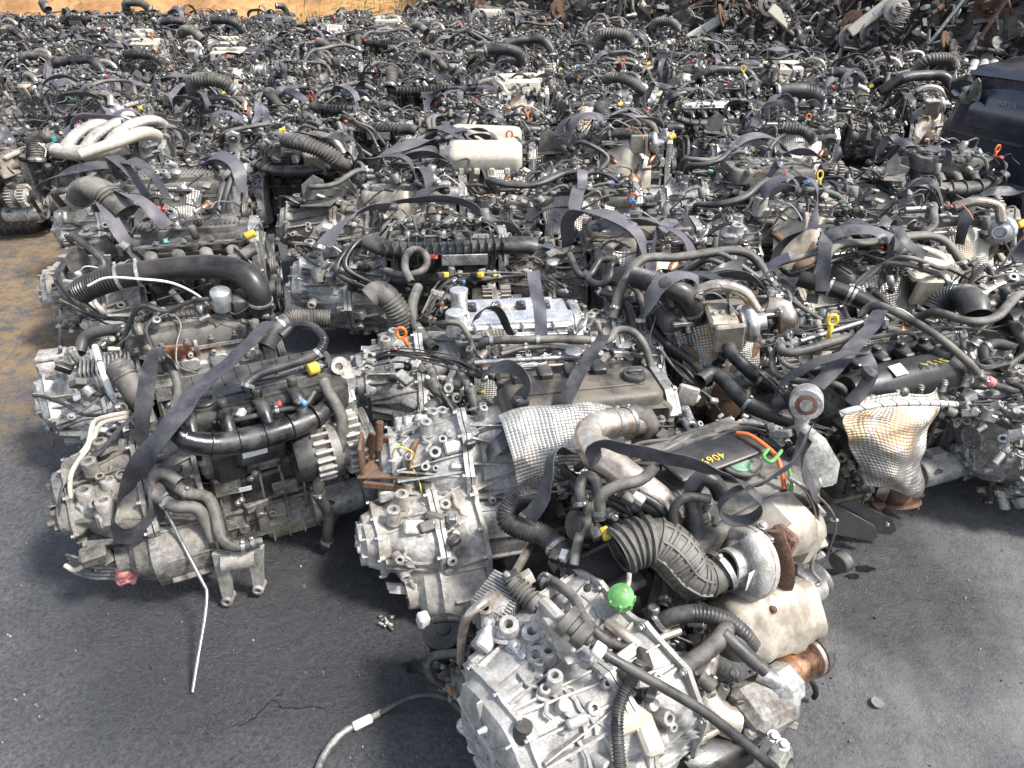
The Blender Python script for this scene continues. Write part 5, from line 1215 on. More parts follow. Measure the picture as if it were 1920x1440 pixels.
def hero_C2():
    e = C2
    ho(e, 'rubber', .040, [(1192, 520, .66), (1222, 528, .68), (1255, 538, .69), (1288, 556, .66), (1308, 598, .56)], n=22, corr=(.012, .003, .0, .35), clamps=(.4, .9), name='air_pipe', label='smooth black elbow pipe')
    ho(e, 'rubber', .016, [(1068, 478, .56), (1086, 514, .55), (1106, 516, .56), (1126, 488, .60), (1156, 487, .61)], name='coolant_hose'); ho(e, 'rubber', .016, [(1098, 512, .55), (1108, 528, .56), (1128, 533, .57), (1143, 520, .60), (1146, 498, .63), (1160, 492, .64)])
    ho(e, 'pipe_steel', .038, [(1420, 588, .54), (1440, 578, .57), (1466, 576, .58), (1478, 600, .54), (1476, 625, .48)], n=20, name='exhaust_pipe', clamps=(.1,))
    ho(e, 'rubber', .026, [(1386, 622, .50), (1366, 640, .52), (1374, 665, .50), (1410, 698, .46), (1450, 724, .43), (1490, 748, .40)], clamps=(.72, .9), n=16); ho(e, 'rubber', .028, [(1312, 715, .44), (1335, 700, .45), (1362, 716, .44), (1400, 756, .41), (1455, 780, .38), (1490, 790, .36)], clamps=(.6,), n=16)
    ho(e, 'rubber', .016, [(1240, 560, .54), (1220, 600, .50), (1245, 640, .46), (1300, 680, .42), (1330, 720, .40)]); ho(e, 'rubber', .02, [(1150, 600, .5), (1165, 570, .54), (1200, 565, .55), (1230, 590, .52)], clamps=(.8,))
    mb = MB(); p = W(1350, 545, .62); mb.use('cast').lathe(p, (0, 0, 1), [(.04, 0), (.045, .01), (.042, .04), (.05, .05), (.045, .065), (.02, .07)], 24); mb.use('steel').box(p+Vector((.05, -.03, .02)), (.05, .03, .03), (0, .3, .5)); child(e, 'vacuum_actuator', mb)
    mb = MB().use('steel').boss(W(1392, 708, .40), (.3, -.6, .7), .042, .06); child(e, 'pipe_flange', mb)
    st(e, .04, [(1330, 530, .62), (1390, 522, .64), (1432, 515, .64), (1450, 495, .68), (1480, 480, .72)], [.2, .5, 1.4, .4, .2], mat='webbing_violet')
    wires(e, 44, [(1200, 590, .48), (1270, 580, .54), (1350, 575, .56), (1420, 560, .56)], 9, .025); wires(e, 45, [(1180, 560, .50), (1230, 640, .42), (1280, 700, .38), (1340, 760, .36)], 8, .03, rr=(.003, .008))
    clutter(e, 46, [(1190, 570, .50), (1280, 590, .50), (1300, 640, .44), (1320, 700, .38)], 60, spread=.035); plugs(e, [('yellow', 1240, 583, .54, .016), ('orange', 1238, 600, .52, .02), ('green', 1368, 585, .55, .018), ('white', 1300, 745, .42, .04), ('blue', 1437, 605, .5, .012)])

def hero_D():
    e = D2
    ho(e, 'black_cover', .036, [(1500, 522, .56), (1550, 538, .55), (1600, 556, .53), (1645, 580, .50)], n=20, clamps=(.4, .62, .7), name='air_pipe'); ho(e, 'rubber', .016, [(1630, 540, .52), (1655, 562, .50), (1675, 590, .47)], clamps=(.2,))
    ho(e, 'pipe_steel', .030, [(1825, 560, .56), (1850, 548, .58), (1890, 530, .60), (1925, 515, .60)], n=20, clamps=(.3, .7), name='exhaust_pipe')
    mb = MB().use('shield_cream'); p = W(1742, 505, .56); mb.box(p, (.2, .13, .14), (.1, .1, -.2), .03); mb.jit(.012, 9); child(e, 'heat_box', mb, 50); mb = MB().use('copper').box(W(1715, 570, .40), (.26, .02, .24), (.2, 0, -.2), .01); mb.jit(.01, 9); child(e, 'heat_panel', mb)
    st(e, .055, [(1540, 465, .64), (1560, 440, .70), (1620, 430, .73), (1670, 448, .70), (1700, 480, .62)], [.8, .4, .2, .4, .9]); st(e, .045, [(1682, 425, .76), (1700, 455, .72), (1735, 480, .66)], [.3, .1, .4]); wires(e, 51, [(1540, 500, .55), (1600, 480, .58), (1660, 500, .58), (1720, 520, .55)], 9, .03)
    e = E2
    ho(e, 'rubber', .050, [(1832, 592, .60), (1826, 568, .63), (1800, 556, .62), (1768, 566, .58), (1750, 585, .54)], n=24, corr=(.012, .003, .35, .95), name='air_duct', label='open black elbow duct mouth'); ho(e, 'rubber', .02, [(1880, 690, .46), (1850, 680, .48), (1845, 655, .52), (1870, 645, .54), (1905, 655, .54)], clamps=(.6,))
    wires(e, 52, [(1830, 620, .50), (1870, 600, .54), (1915, 590, .56)], 8, .03)
    e = D1
    # foil heat shield with its flange
    o = P_(e, [(1640, 742, -.15), (1757, 745, -.15), (1722, 840, -.28), (1732, 912, -.24), (1622, 905, -.24), (1592, 830, -.28), (1578, 780, -.2)])
    Lf = [P_(e, [q])[0] for q in ((1600, 748, -.16), (1578, 785, -.20), (1592, 830, -.24), (1612, 875, -.26), (1620, 907, -.26))]; Rt = [P_(e, [q])[0] for q in ((1752, 728, -.16), (1764, 765, -.22), (1738, 820, -.26), (1722, 865, -.27), (1732, 914, -.26))]
    Lc = catmull(Lf, 10); Rc = catmull(Rt, 10); dn = lx(e, (0, -1, 0))
    def f(u, v):
        k = min(39, int(v*40)); fr = v*40-k; a = Lc[k].lerp(Lc[k+1], fr); b = Rc[k].lerp(Rc[k+1], fr)
        return a.lerp(b, u)+dn*(.055*sin(u*pi)+.010*sin(u*9+v*7)+.006*sin(v*19-u*4))+Vector((0, 0, .012*sin(u*7)+(.03*sin(u*pi) if v < .05 else 0)))
    child(e, 'heat_shield', MB().use('foil').grid(f, 36, 40, .0025), 70, 'wide dimpled foil heat shield with golden heat stains', uv=(36, 40, 13, 18))
    mb = MB().use('rust'); p = P_(e, [(1682, 936, -.22)])[0]; ax = (dn*.5+Vector((0, 0, -1))).normalized(); mb.lathe(p-ax*.05, ax, [(.03, -.05), (.045, 0), (.05, .05), (.075, .052), (.078, .064), (.05, .066), (.044, .0), (0, .0)], 26)
    for s in (-1, 1): q = p+lx(e, (1, 0, 0))*.085*s; mb.cyl(q, q+ax*.06, .009); mb.box(q, (.05, .04, .012), (0, 0, .3), .004)
    mb.jit(.002, 15); child(e, 'exhaust_flange', mb)
    mb = MB().use('steel_dark')
    for px, py in ((1700, 738), (1695, 875)): q = P_(e, [(px, py, -.30)])[0]; mb.lathe(q-dn*.01, dn+Vector((0, 0, .4)), [(.016, 0), (.014, .006), (.008, .008), (.006, .01), (0, .01)], 14)
    child(e, 'shield_bolts', mb)
    t = text_mesh('5134', .042, .0006, 'paint_yellow'); o = obj('painted_number', t, e); o.location = (.30, -.085, .5745); o.rotation_euler = (radians(14), 0, pi)
    mb = MB().use('white').box((0, 0, 0), (.05, .04, .001)); o = obj('paper_label', mb.mesh('paper_label'), e); o.location = (.13, -.092, .572); o.rotation_euler = (radians(24), 0, .1)
    st(e, .050, [(1650, 582, .72), (1632, 615, .70), (1600, 650, .68), (1565, 690, .64), (1532, 724, .60)], [.3, .2, 0, -.2, 0]); st(e, .044, [(1628, 664, .69), (1590, 662, .70), (1540, 676, .68), (1488, 702, .62), (1456, 730, .56), (1462, 762, .48), (1485, 765, .44)], [.5, .2, 0, 0, .6, 1.4, 1.8])
    st(e, .046, [(1618, 662, .70), (1632, 690, .67), (1624, 722, .62), (1594, 758, .56)], [.5, .2, .3, 1.0]); child(e, 'strap_knot', MB().use('webbing').box(W(1630, 700, .66), (.045, .05, .04), (.3, .2, .5), .014))
    ho(e, 'rubber_dusty', .014, [(1612, 592, .62), (1634, 573, .66), (1668, 580, .68), (1745, 622, .66), (1812, 676, .60), (1838, 705, .54), (1870, 724, .50), (1903, 730, .48), (1925, 712, .48)], clamps=(.66, .7), open_=False, name='coolant_hose'); mb = MB().use('pink'); q = P_(e, [(1850, 712, .53), (1862, 720, .515)]); mb.cyl(q[0], q[1], .018); child(e, 'pink_tape', mb)
    def spiral(mb, P):
        Q, L_ = resample(P, .008); T, N = frames(Q); mb.use('steel_dark'); mb.tube([q+(Matrix.Rotation(i*.9, 3, T[i]) @ N[i])*.0098 for i, q in enumerate(Q)], .0014, 5, step=.004)
    ho(e, 'white', .0095, [(1575, 776, -.36), (1600, 768, -.37), (1662, 757, -.38), (1740, 755, -.36), (1792, 758, -.33)], open_=False, name='wrapped_cable', label='white spiral wrapped cable across the foil shield', extra=spiral); ho(e, 'wire', .008, [(1440, 815, .40), (1500, 798, .44), (1545, 786, .48), (1582, 775, -.355)], open_=False, name='cable')
    ho(e, 'rubber_dusty', .012, [(1455, 655, .58), (1448, 672, .58), (1455, 700, .56), (1500, 715, .56), (1570, 722, .56), (1590, 750, .50), (1592, 775, .44)], clamps=(.85,)); ho(e, 'rubber_dusty', .016, [(1462, 640, .60), (1470, 660, .62), (1510, 656, .63), (1600, 630, .64)], clamps=(.1,)); ho(e, 'rubber_dusty', .009, [(1470, 645, .58), (1462, 670, .6), (1490, 690, .60), (1560, 690, .6)], open_=False)
    mb = MB(); c = W(1561, 600, .68); mb.use('yellow').tube([c+Vector((cos(a*pi/5)*.016, 0, sin(a*pi/5)*.02)) for a in range(11)], .007, 8, step=.007); mb.cyl(c-Vector((0, 0, .02)), c-Vector((0, 0, .075)), .009); child(e, 'dipstick', mb)
    mb = MB().use('steel'); a, b = P_(e, [(1500, 640, .60), (1635, 598, .62)]); mb.tube([a, b], .010, 8); child(e, 'fuel_rail', mb)
    wires(e, 61, [(1440, 640, .56), (1500, 625, .58), (1570, 610, .60), (1640, 600, .60)], 10, .022); wires(e, 62, [(1430, 700, .48), (1470, 740, .46), (1500, 790, .42), (1560, 810, .38)], 8, .02); clutter(e, 63, [(1440, 640, .56), (1500, 630, .58), (1600, 620, .58), (1690, 610, .6)], 60, spread=.02); clutter(e, 64, [(1540, 790, .38), (1570, 850, .28), (1600, 900, .2), (1640, 930, .12)], 40, spread=.03, mats=('cast_dirty', 'pan', 'iron', 'steel_dark', 'cast_pale'))
    plugs(e, [('blue', 1515, 590, .58, .012), ('cream', 1520, 600, .58, .012), ('orange', 1597, 748, .5, .014)])
    e = E1
    o = obj('gearbox', gearbox(103, 'cast', .38, .21, 1.8, dy=-.15), e); mb = MB(); c_ = W(1848, 852, .27)
    mb.use('cast').lathe(c_, (-.45, -.75, .25), [(.07, -.05), (.065, .0), (.06, .004), (.05, .004)], 26, cap=False); mb.use('rubber').lathe(c_, (-.45, -.75, .25), [(.05, .006), (.036, .004), (.034, -.03), (0, -.03)], 26, cap=False); child(e, 'shaft_seal', mb)
    ho(e, 'rubber_dusty', .012, [(1852, 782, .44), (1882, 796, .42), (1898, 828, .36), (1882, 868, .26), (1862, 900, .18), (1856, 935, .06)], corr=(.007, .001, 0, 1), open_=False, name='wiring_conduit'); plugs(e, [('copper_wire', 1856, 941, .04, .018), ('plastic', 1846, 772, .46, .04)])
    clutter(e, 65, [(1780, 780, .40), (1830, 770, .46), (1900, 790, .46), (1900, 850, .36)], 50, spread=.035, mats=('cast', 'cast_dirty', 'cast', 'steel')); wires(e, 66, [(1790, 760, .46), (1850, 760, .48), (1915, 745, .5)], 6, .02)

def hero_C1():
    e = C1; X_ = lx(e, (1, 0, 0)); Y_ = lx(e, (0, 1, 0)); Z_ = Vector((0, 0, 1))
    gm = gearbox(90, 'cast_light', .40, .235, 2.0, dy=-.12); o = obj('gearbox', gm); o.parent = e; o.matrix_parent_inverse = MW(e).inverted(); p = W(1162, 1228, .33)
    o.location = (p.x+.02, p.y+.01, .01); o.scale = (1.0, .98, .98); o.rotation_euler = (0, 0, radians(36)); o['label'] = 'large pale ribbed gearbox casting'; GB = o
    mb = MB().use('cast_light')      # bosses, pads and ribs seen from above
    for px, py, z, r, h in ((963, 1158, .50, .024, .08), (1005, 1172, .49, .024, .07), (1015, 1200, .47, .024, .08), (1013, 1215, .47, .024, .07), (982, 1345, .40, .030, .08), (1097, 1395, .36, .022, .07), (1140, 1370, .36, .018, .06), (945, 1330, .36, .03, .06)): mb.boss(W(px, py, z)-Z_*h, Z_+Vector((-.15, -.2, 0)), r, h)
    g = random.Random(12)
    for a, b in (((890, 1235), (965, 1355)), ((925, 1190), (985, 1330)), ((958, 1200), (1000, 1300)), ((1000, 1230), (1060, 1370)), ((895, 1370), (960, 1358)), ((1010, 1300), (1165, 1292)), ((1055, 1400), (1150, 1370)), ((1060, 1260), (1110, 1235)), ((905, 1300), (940, 1400)), ((1170, 1290), (1215, 1400)), ((1195, 1280), (1250, 1390)), ((980, 1180), (1130, 1290)), ((930, 1170), (1000, 1290)), ((1030, 1330), (1150, 1300)), ((870, 1280), (925, 1300))):
        pa = W(*a, .435 if a[1] < 1280 else .40); pb = W(*b, .41 if b[1] < 1330 else .355); mb.tube([pa-Z_*.01, pa.lerp(pb, .5)+Z_*.008, pb-Z_*.01], g.uniform(.006, .012), 8, cr=lambda t: .8+.3*sin(t*9))
    mb.box(W(1090, 1335, .375), (.20, .15, .05), (.15, -.05, .6), .012); mb.box(W(1010, 1240, .42), (.12, .10, .05), (.1, -.1, .5), .02); mb.box(W(935, 1270, .39), (.09, .16, .05), (.2, -.3, .6), .02)
    mb.jit(.004, 16); mb.jit(.0015, 60); child(e, 'case_ribs', mb, 35, parent=GB)
    mb = MB().use('steel')
    for px, py, z in ((916, 1170, .46), (944, 1192, .46), (963, 1212, .455), (980, 1232, .45), (1012, 1270, .43), (903, 1325, .36), (1042, 1322, .42), (1056, 1372, .40), (1005, 1340, .40), (870, 1360, .25), (1095, 1228, .5), (1250, 1390, .32), (890, 1400, .2), (1150, 1255, .46)): mb.bolt(W(px, py, z), (-.2, -.3, 1), .012, .012)
    child(e, 'case_bolts', mb, parent=GB)
    mb = MB().use('cream'); a, b, c = W(1180, 1350, .42), W(1210, 1345, .41), W(1215, 1400, .40); mb.box(a, (.08, .05, .03), (.2, 0, .4), .008); mb.box(b.lerp(c, .5), (.045, .10, .03), (.3, 0, .3), .008); child(e, 'shift_sensor', mb, 40, 'cream plastic sensor on the gearbox', parent=GB)
    # selector bracket with two rubber barrels
    mb = MB().use('cast_pale'); a, b = W(1055, 1140, .56), W(1105, 1232, .50); mb.grid(lambda u, v: a.lerp(b, u)+Vector((-.05+.07*v, -.03+.02*v, .0-.03*v*(1-u)+.012*sin(u*8))), 14, 6, .01)
    mb.box(a+Vector((-.03, -.01, -.02)), (.03, .07, .07), (0, .3, .6), .008); mb.jit(.003, 20); mb.use('steel').bolt(b+Vector((-.01, -.01, .01)), (0, -.2, 1), .016, .012); k = child(e, 'cable_bracket', mb, 45)
    mb = MB().use('rubber_dusty'); a, b = W(1056, 1157, .60), W(1103, 1200, .575); d = b-a; L_ = d.length; mb.lathe(a, d, [(.02, 0), (.034, .003), (.034, L_*.35), (.022, L_*.38), (.022, L_*.55), (.032, L_*.58), (.032, L_*.95), (.014, L_), (.012, L_*1.1)], 22); child(e, 'cable_damper', mb)
    ho(e, 'rubber', .0115, [(1110, 1208, .57), (1140, 1230, .56), (1196, 1262, .53), (1307, 1326, .45), (1362, 1366, .40), (1410, 1405, .34), (1450, 1440, .28), (1500, 1490, .2)], open_=False, name='shift_cable', label='long grey shift cable running to the lower right'); mb = MB().use('white').cyl(W(1112, 1212, .572), W(1132, 1226, .562), .017); child(e, 'cable_sleeve', mb)
    ho(e, 'rubber', .013, [(1200, 1240, .52), (1188, 1270, .49), (1168, 1305, .46), (1158, 1340, .44), (1158, 1385, .42), (1164, 1450, .38)], corr=(.007, .0014, 0, 1), open_=False, name='wiring_conduit')
    ho(e, 'rubber', .020, [(982, 1360, .44), (975, 1385, .40), (962, 1420, .34), (955, 1450, .28)], open_=False, name='vent_hose')
    # actuator and plugs left of the gearbox
    mb = MB(); p = W(842, 1208, .20); mb.use('cast_dirty').box(p+Vector((.02, .0, -.06)), (.12, .1, .08), (.2, .1, .4), .015); mb.use('black_cover').lathe(p-Z_*.02, (-.12, -.1, 1), [(.04, 0), (.052, .01), (.052, .07), (.056, .075), (.056, .085), (.05, .09), (.02, .092), (.018, .096), (0, .096)], 28); mb.use('white').box(p+Vector((-.068, .02, .075)), (.03, .035, .04), (.2, .1, .5), .005); child(e, 'shift_actuator', mb, 45, 'round black actuator')
    clutter(e, 71, [(850, 1240, .2), (860, 1300, .16), (840, 1260, .14), (880, 1200, .3)], 26, spread=.02, mats=('cast_dirty', 'plastic', 'cast', 'steel_dark'))
    ho(e, 'plastic', .011, [(885, 1225, .34), (850, 1226, .31), (814, 1231, .27), (801, 1248, .24), (810, 1272, .21), (832, 1288, .19)], corr=(.007, .0013, 0, 1), open_=False, name='wiring_conduit'); ho(e, 'plastic', .009, [(812, 1163, .36), (840, 1160, .38), (870, 1166, .38), (890, 1190, .34), (900, 1220, .30)], corr=(.006, .001, 0, 1), open_=False, name='wiring_conduit')
    mb = MB().use('copper_wire')
    for k in range(7): p = W(832, 1288, .19); mb.tube([p, p+Vector((.012+.002*k, -.004*k, .0)), p+Vector((.03, -.01+.003*k, -.01+.003*k))], .0014, 5)
    child(e, 'bare_wires', mb); mb = MB().use('steel_dark').lathe(W(850, 1280, .17), (.9, -.2, .1), [(.02, 0), (.028, .003), (.028, .02), (.031, .022), (.031, .036), (.022, .04), (.022, .07)], 20); child(e, 'round_plug', mb)
    ho(e, 'rubber', .0088, [(900, 1370, .20), (868, 1335, .16), (840, 1312, .12), (805, 1304, .07), (760, 1312, .03), (712, 1338, .014)], open_=False, name='ground_cable'); ho(e, 'cast', .0095, [(716, 1335, .014), (680, 1354, .012), (645, 1372, .012), (618, 1400, .012), (600, 1432, .012), (590, 1470, .012)], open_=False, name='ground_cable', label='grey jacketed cable end lying on the asphalt')
    mb = MB().use('white'); q = P_(e, [(662, 1363, .016), (697, 1346, .016)]); mb.cyl(q[0], q[1], .013, n=16); child(e, 'cable_label', mb)
    # cooler box and steel tube
    mb = MB().use('cast'); a, b = W(915, 1165, .42), W(960, 1105, .44); d = b-a; mid = a.lerp(b, .5); mb.box(mid, (.10, d.length*1.15, .08), (0, 0, -atan2(d.x, d.y)), .02); n_ = 12
    for k in range(n_): mb.box(a.lerp(b, (k+.5)/n_), (.106, .006, .086), (0, 0, -atan2(d.x, d.y)), .001)
    mb.boss(a.lerp(b, -.1), Z_, .02, .06); child(e, 'oil_cooler', mb)
    ho(e, 'pipe_steel', .012, [(1003, 1005, .40), (985, 1040, .40), (960, 1085, .42), (945, 1108, .45), (905, 1132, .49), (877, 1156, .47), (867, 1190, .40), (864, 1240, .30)], open_=False, name='breather_pipe', clamps=(.4,))
    mb = MB(); a, b = W(962, 1090, .50), W(1010, 1140, .47); d = b-a; L_ = d.length; mb.use('rubber_dusty').tube([a, a.lerp(b, .5), b], .024, 16, corr=(.011, .004, .15, .75)); mb.use('steel_dark').cyl(b, b+d*.3, .018); mb.use('steel').cyl(a-d*.35, a, .009); child(e, 'gaiter', mb)
    # hoses on the left flank
    ho(e, 'rubber', .030, [(1008, 932, .50), (978, 934, .50), (955, 955, .48), (952, 975, .46), (975, 990, .45), (1015, 1002, .45), (1045, 1028, .44), (1062, 1062, .41)], n=18, corr=(.007, .0016, .0, .8), clamps=(.85,), name='coolant_hose'); plugs(e, [('white', 1058, 1042, .47, .03), ('yellow', 1135, 1000, .58, .03), ('cream', 1197, 935, .68, .03), ('cream', 985, 1085, .50, .04)])
    ho(e, 'rubber_dusty', .015, [(1092, 950, .58), (1087, 915, .62), (1098, 893, .64), (1116, 900, .64), (1120, 925, .61)], clamps=(.1,)); ho(e, 'rubber_dusty', .015, [(1127, 972, .60), (1126, 932, .66), (1160, 911, .69), (1205, 898, .70), (1228, 874, .73)], open_=True, clamps=(.12,)); ho(e, 'rubber_dusty', .013, [(1100, 930, .58), (1102, 975, .55), (1085, 1010, .52), (1076, 1060, .48)], clamps=(.05,))
    ho(e, 'rubber', .022, [(1301, 1035, .52), (1302, 975, .60), (1297, 925, .66), (1315, 896, .70), (1340, 905, .69), (1352, 930, .65)], clamps=(.12,), n=16); ho(e, 'rubber_dusty', .012, [(1262, 985, .60), (1265, 950, .65), (1290, 932, .67), (1333, 936, .67)]); ho(e, 'rubber', .012, [(1195, 925, .66), (1236, 950, .63), (1257, 985, .58), (1262, 1010, .54)])
    ho(e, 'rubber', .02, [(1015, 1085, .44), (1035, 1100, .44), (1060, 1130, .42), (1070, 1165, .38)], clamps=(.2,)); ho(e, 'rubber_dusty', .013, [(1038, 1090, .47), (1075, 1120, .50), (1095, 1160, .50), (1130, 1195, .48), (1175, 1220, .44)], open_=False)
    mb = MB().use('plastic_dusty'); p = W(1076, 985, .53); mb.lathe(p, (-.85, -.3, .25), [(.034, -.06), (.040, 0), (.037, .006), (0, .008)], 26); child(e, 'pump_cap', mb)
    # dark starter and pump block in the middle
    p = W(1140, 1095, .38); mb = MB().use('black_cover'); mb.box(p, (.20, .16, .16), (.2, -.1, .5), .02); mb.box(p+Vector((.02, -.07, .05)), (.14, .05, .08), (.3, -.1, .5), .012); mb.use('iron').cyl(p+Vector((-.08, -.08, -.02)), p+Vector((.06, -.02, -.02)), .055, n=22)
    for k in range(6): mb.bolt(p+Vector((-.07+.03*k, -.10+.012*k, .09-.01*k)), (-.2, -.4, 1), .008)
    mb.jit(.003, 18); child(e, 'starter_motor', mb, 40)
    mb = MB().use('green'); p = W(1165, 1120, .52); mb.lathe(p, (-.25, -.45, 1), [(.026, -.03), (.03, -.02), (.028, .0), (.031, .004), (.031, .012), (.022, .018), (.012, .026), (0, .026)], 18)
    for k in range(7): a_ = k*.9; mb.box(p+Vector((cos(a_)*.03, sin(a_)*.03, -.005)), (.01, .01, .02))
    child(e, 'green_cap', mb, 45, 'bright green plug cap'); ho(e, 'cream', .006, [(1180, 1075, .55), (1178, 1095, .53), (1170, 1112, .545)], open_=False, name='sensor_cable')
    # big intake elbow and turbo
    P = [(1158, 1036, .56), (1188, 1020, .57), (1228, 1014, .57), (1262, 1034, .55), (1284, 1062, .52), (1305, 1082, .50), (1335, 1082, .49), (1362, 1064, .50)]
    PP = P_(e, P); mb = MB().use('rubber_dusty'); mb.tube(PP, .053, 30, open_=True, wall=.005, corr=(.019, .0055, 0, .30), cr=lambda t: 1.1-.38*max(0, t-.55)/.45, step=.0045)
    Q, L_ = resample(PP, .01); T, N = frames(Q)
    for k in range(12):
        i = int((.34+.045*k)*(len(Q)-1)); rr_ = .053*(1.1-.38*max(0, i/(len(Q)-1)-.55)/.45)+.004; mb.lathe(Q[i]-T[i]*.004, T[i], [(rr_-.006, -.002), (rr_, .001), (rr_, .007), (rr_-.006, .010)], 30, cap=False)
    for a_ in range(8):
        pts = [Q[i]+(Matrix.Rotation(a_*pi/4, 3, T[i]) @ N[i])*(.053*(1.1-.38*max(0, i/(len(Q)-1)-.55)/.45)+.001) for i in range(int(.34*len(Q)), int(.84*len(Q)), 2)]; mb.tube(pts, .0048, 6)
    child(e, 'intake_elbow', mb, 50, 'large waffled rubber intake elbow with open mouth')
    mb = MB(); c = W(1394, 1056, .50); ax = (PP[-1]-c).normalized(); ax = (ax+Vector((-.55, -.45, .35))).normalized(); snail(mb, c, ax, .078, .030); mb.use('cast_light').lathe(c-ax*.035, ax, [(.07, 0), (.092, .006), (.094, .022), (.08, .03), (.05, .032)], 34); mb.clamp([PP[-2], PP[-1]], .7, .05, .014)
    mb.use('white').box(c+ax*.045+Vector((.04, -.045, .0)), (.03, .002, .06), (0, 0, .6)); t_ = child(e, 'turbocharger', mb, 50, 'pale turbocharger snail housing')
    mb = MB().use('rust'); q = c-ax*.09; mb.box(q+Vector((.02, 0, .03)), (.035, .07, .12), (0, .3, .5), .012); mb.tube([q+Z_*.09, q+Vector((.03, -.05, 0)), q+Vector((.04, -.04, -.09)), q+Vector((.10, -.02, -.10))], .014, 8, flat=2.0); mb.jit(.006, 12); child(e, 'turbine_housing', mb, 50)
    mb = MB().use('shield_cream'); q = W(1462, 985, .50); mb.box(q, (.17, .17, .14), (.2, .15, .5), .045); mb.box(W(1440, 1030, .46), (.13, .07, .13), (.1, .1, .5), .02); mb.box(W(1500, 1000, .42), (.10, .12, .16), (.1, .2, .5), .03); mb.jit(.010, 9); mb.jit(.003, 30); mb.use('steel')
    for px, py in ((1445, 1010), (1483, 1010), (1475, 965), (1488, 963), (1430, 985)): mb.bolt(W(px, py, .555), (-.1, -.3, 1), .009)
    child(e, 'heat_box', mb, 55, 'cream stamped shield over the turbo')
    def barrel():
        a, b = W(1352, 1180, .33), W(1515, 1140, .33); ax_ = b-a; L_ = ax_.length; u = Vector((0, 0, 1)); v = ax_.normalized().cross(u); R = []
        for i in range(19):
            t = i/18; r_ = .098*(.80+.22*sin(min(1, t*1.15)*pi)**.5)+(.007 if i in (5, 6, 12, 13) else 0)
            R.append([a+ax_*t+(u*cos(k*pi/16)*1.05+v*sin(k*pi/16)*(.85 if sin(k*pi/16) < 0 else 1.0))*r_*(1+.05*cos(4*k*pi/16)) for k in range(32)])
        mb = MB().use('shield_cream').loft(R); mb.jit(.008, 8, 4); mb.jit(.002, 40); mb.use('rust')
        for px, py in ((1424, 1132), (1467, 1098), (1448, 1143)): mb.bolt(W(px, py, .42), (-.1, -.35, 1), .008)
        return mb
    child(e, 'catalyst_shield', barrel(), 60, 'big cream shield round the catalyst')
    mb = MB(); a, b = W(1470, 1262, .24), W(1522, 1225, .22); d = b-a; L_ = d.length; mb.use('copper').lathe(a-d*.2, d, [(.05, 0), (.05, L_*1.0)], 28); mb.use('pipe_steel').lathe(a+d*.75, d, [(.05, -.002), (.058, 0), (.058, .014), (.05, .016)], 28); mb.use('iron').lathe(a+d*.8, d, [(.055, .01), (.06, .012), (.06, .04), (.05, .042), (.046, .0), (0, .0)], 28); child(e, 'exhaust_outlet', mb, 50)
    # charge pipe
    ho(e, 'pipe_steel', .042, [(1200, 792, .60), (1150, 793, .64), (1110, 805, .66), (1104, 832, .66), (1140, 866, .66), (1190, 905, .64), (1240, 945, .60), (1270, 985, .54)], n=26, name='charge_pipe', clamps=(.20,), label='polished steel charge pipe', cr=lambda t: 1.0+(.22 if .5 < t < .62 else 0)); ho(e, 'rubber_dusty', .046, [(1170, 792, .62), (1190, 785, .615), (1212, 795, .59), (1206, 822, .54)], n=22, clamps=(.04,), name='air_pipe')
    # straps
    st(e, .042, [(1118, 868, .68), (1112, 842, .74), (1135, 834, .76), (1200, 848, .765), (1290, 868, .76), (1360, 890, .75), (1408, 918, .73), (1428, 948, .69), (1405, 975, .64), (1362, 972, .64), (1348, 945, .68), (1385, 918, .73), (1440, 900, .75), (1490, 862, .78), (1512, 822, .82), (1520, 806, .82)],
       [1.3, .8, .3, .2, .2, .3, .9, 1.5, 1.5, 1.5, 1.5, 1.3, .6, .5, .5, .5]); st(e, .05, [(1512, 818, .81), (1502, 850, .76), (1512, 890, .68), (1530, 930, .58), (1533, 965, .48)], [.3, 1.0, 1.0, .8, .6]); st(e, .044, [(1062, 852, .60), (1045, 845, .66), (1030, 862, .67), (1028, 900, .62), (1014, 940, .56), (992, 972, .50)], [.3, .6, .9, .9, .5, .1])
    # coolant hoses at lower right
    ho(e, 'rubber', .022, [(1230, 1176, .42), (1258, 1158, .45), (1307, 1150, .46), (1357, 1162, .45), (1392, 1188, .42), (1410, 1212, .38)], n=18, clamps=(.08,), corr=(.009, .0012, .35, 1), open_=False); ho(e, 'rubber', .0165, [(1356, 1188, .46), (1385, 1215, .44), (1421, 1249, .41)], n=16); ho(e, 'rubber', .0165, [(1372, 1190, .42), (1400, 1225, .40), (1436, 1259, .37)], n=16)
    ho(e, 'rubber_dusty', .022, [(1218, 1222, .43), (1234, 1240, .42), (1258, 1254, .41), (1296, 1241, .42), (1334, 1213, .44), (1355, 1190, .45), (1362, 1178, .44)], n=18, clamps=(.1,), open_=False); ho(e, 'pipe_steel', .014, [(1140, 1166, .46), (1178, 1196, .46), (1222, 1228, .43)], n=14, open_=False, name='coolant_pipe'); ho(e, 'pipe_steel', .010, [(1214, 1212, .42), (1240, 1196, .42), (1275, 1183, .42)], open_=False, name='coolant_pipe')
    ho(e, 'rubber', .016, [(1240, 1050, .46), (1250, 1090, .44), (1243, 1140, .42)], clamps=(.9,)); ho(e, 'rubber_dusty', .015, [(1168, 1160, .42), (1182, 1178, .40), (1200, 1190, .38)])
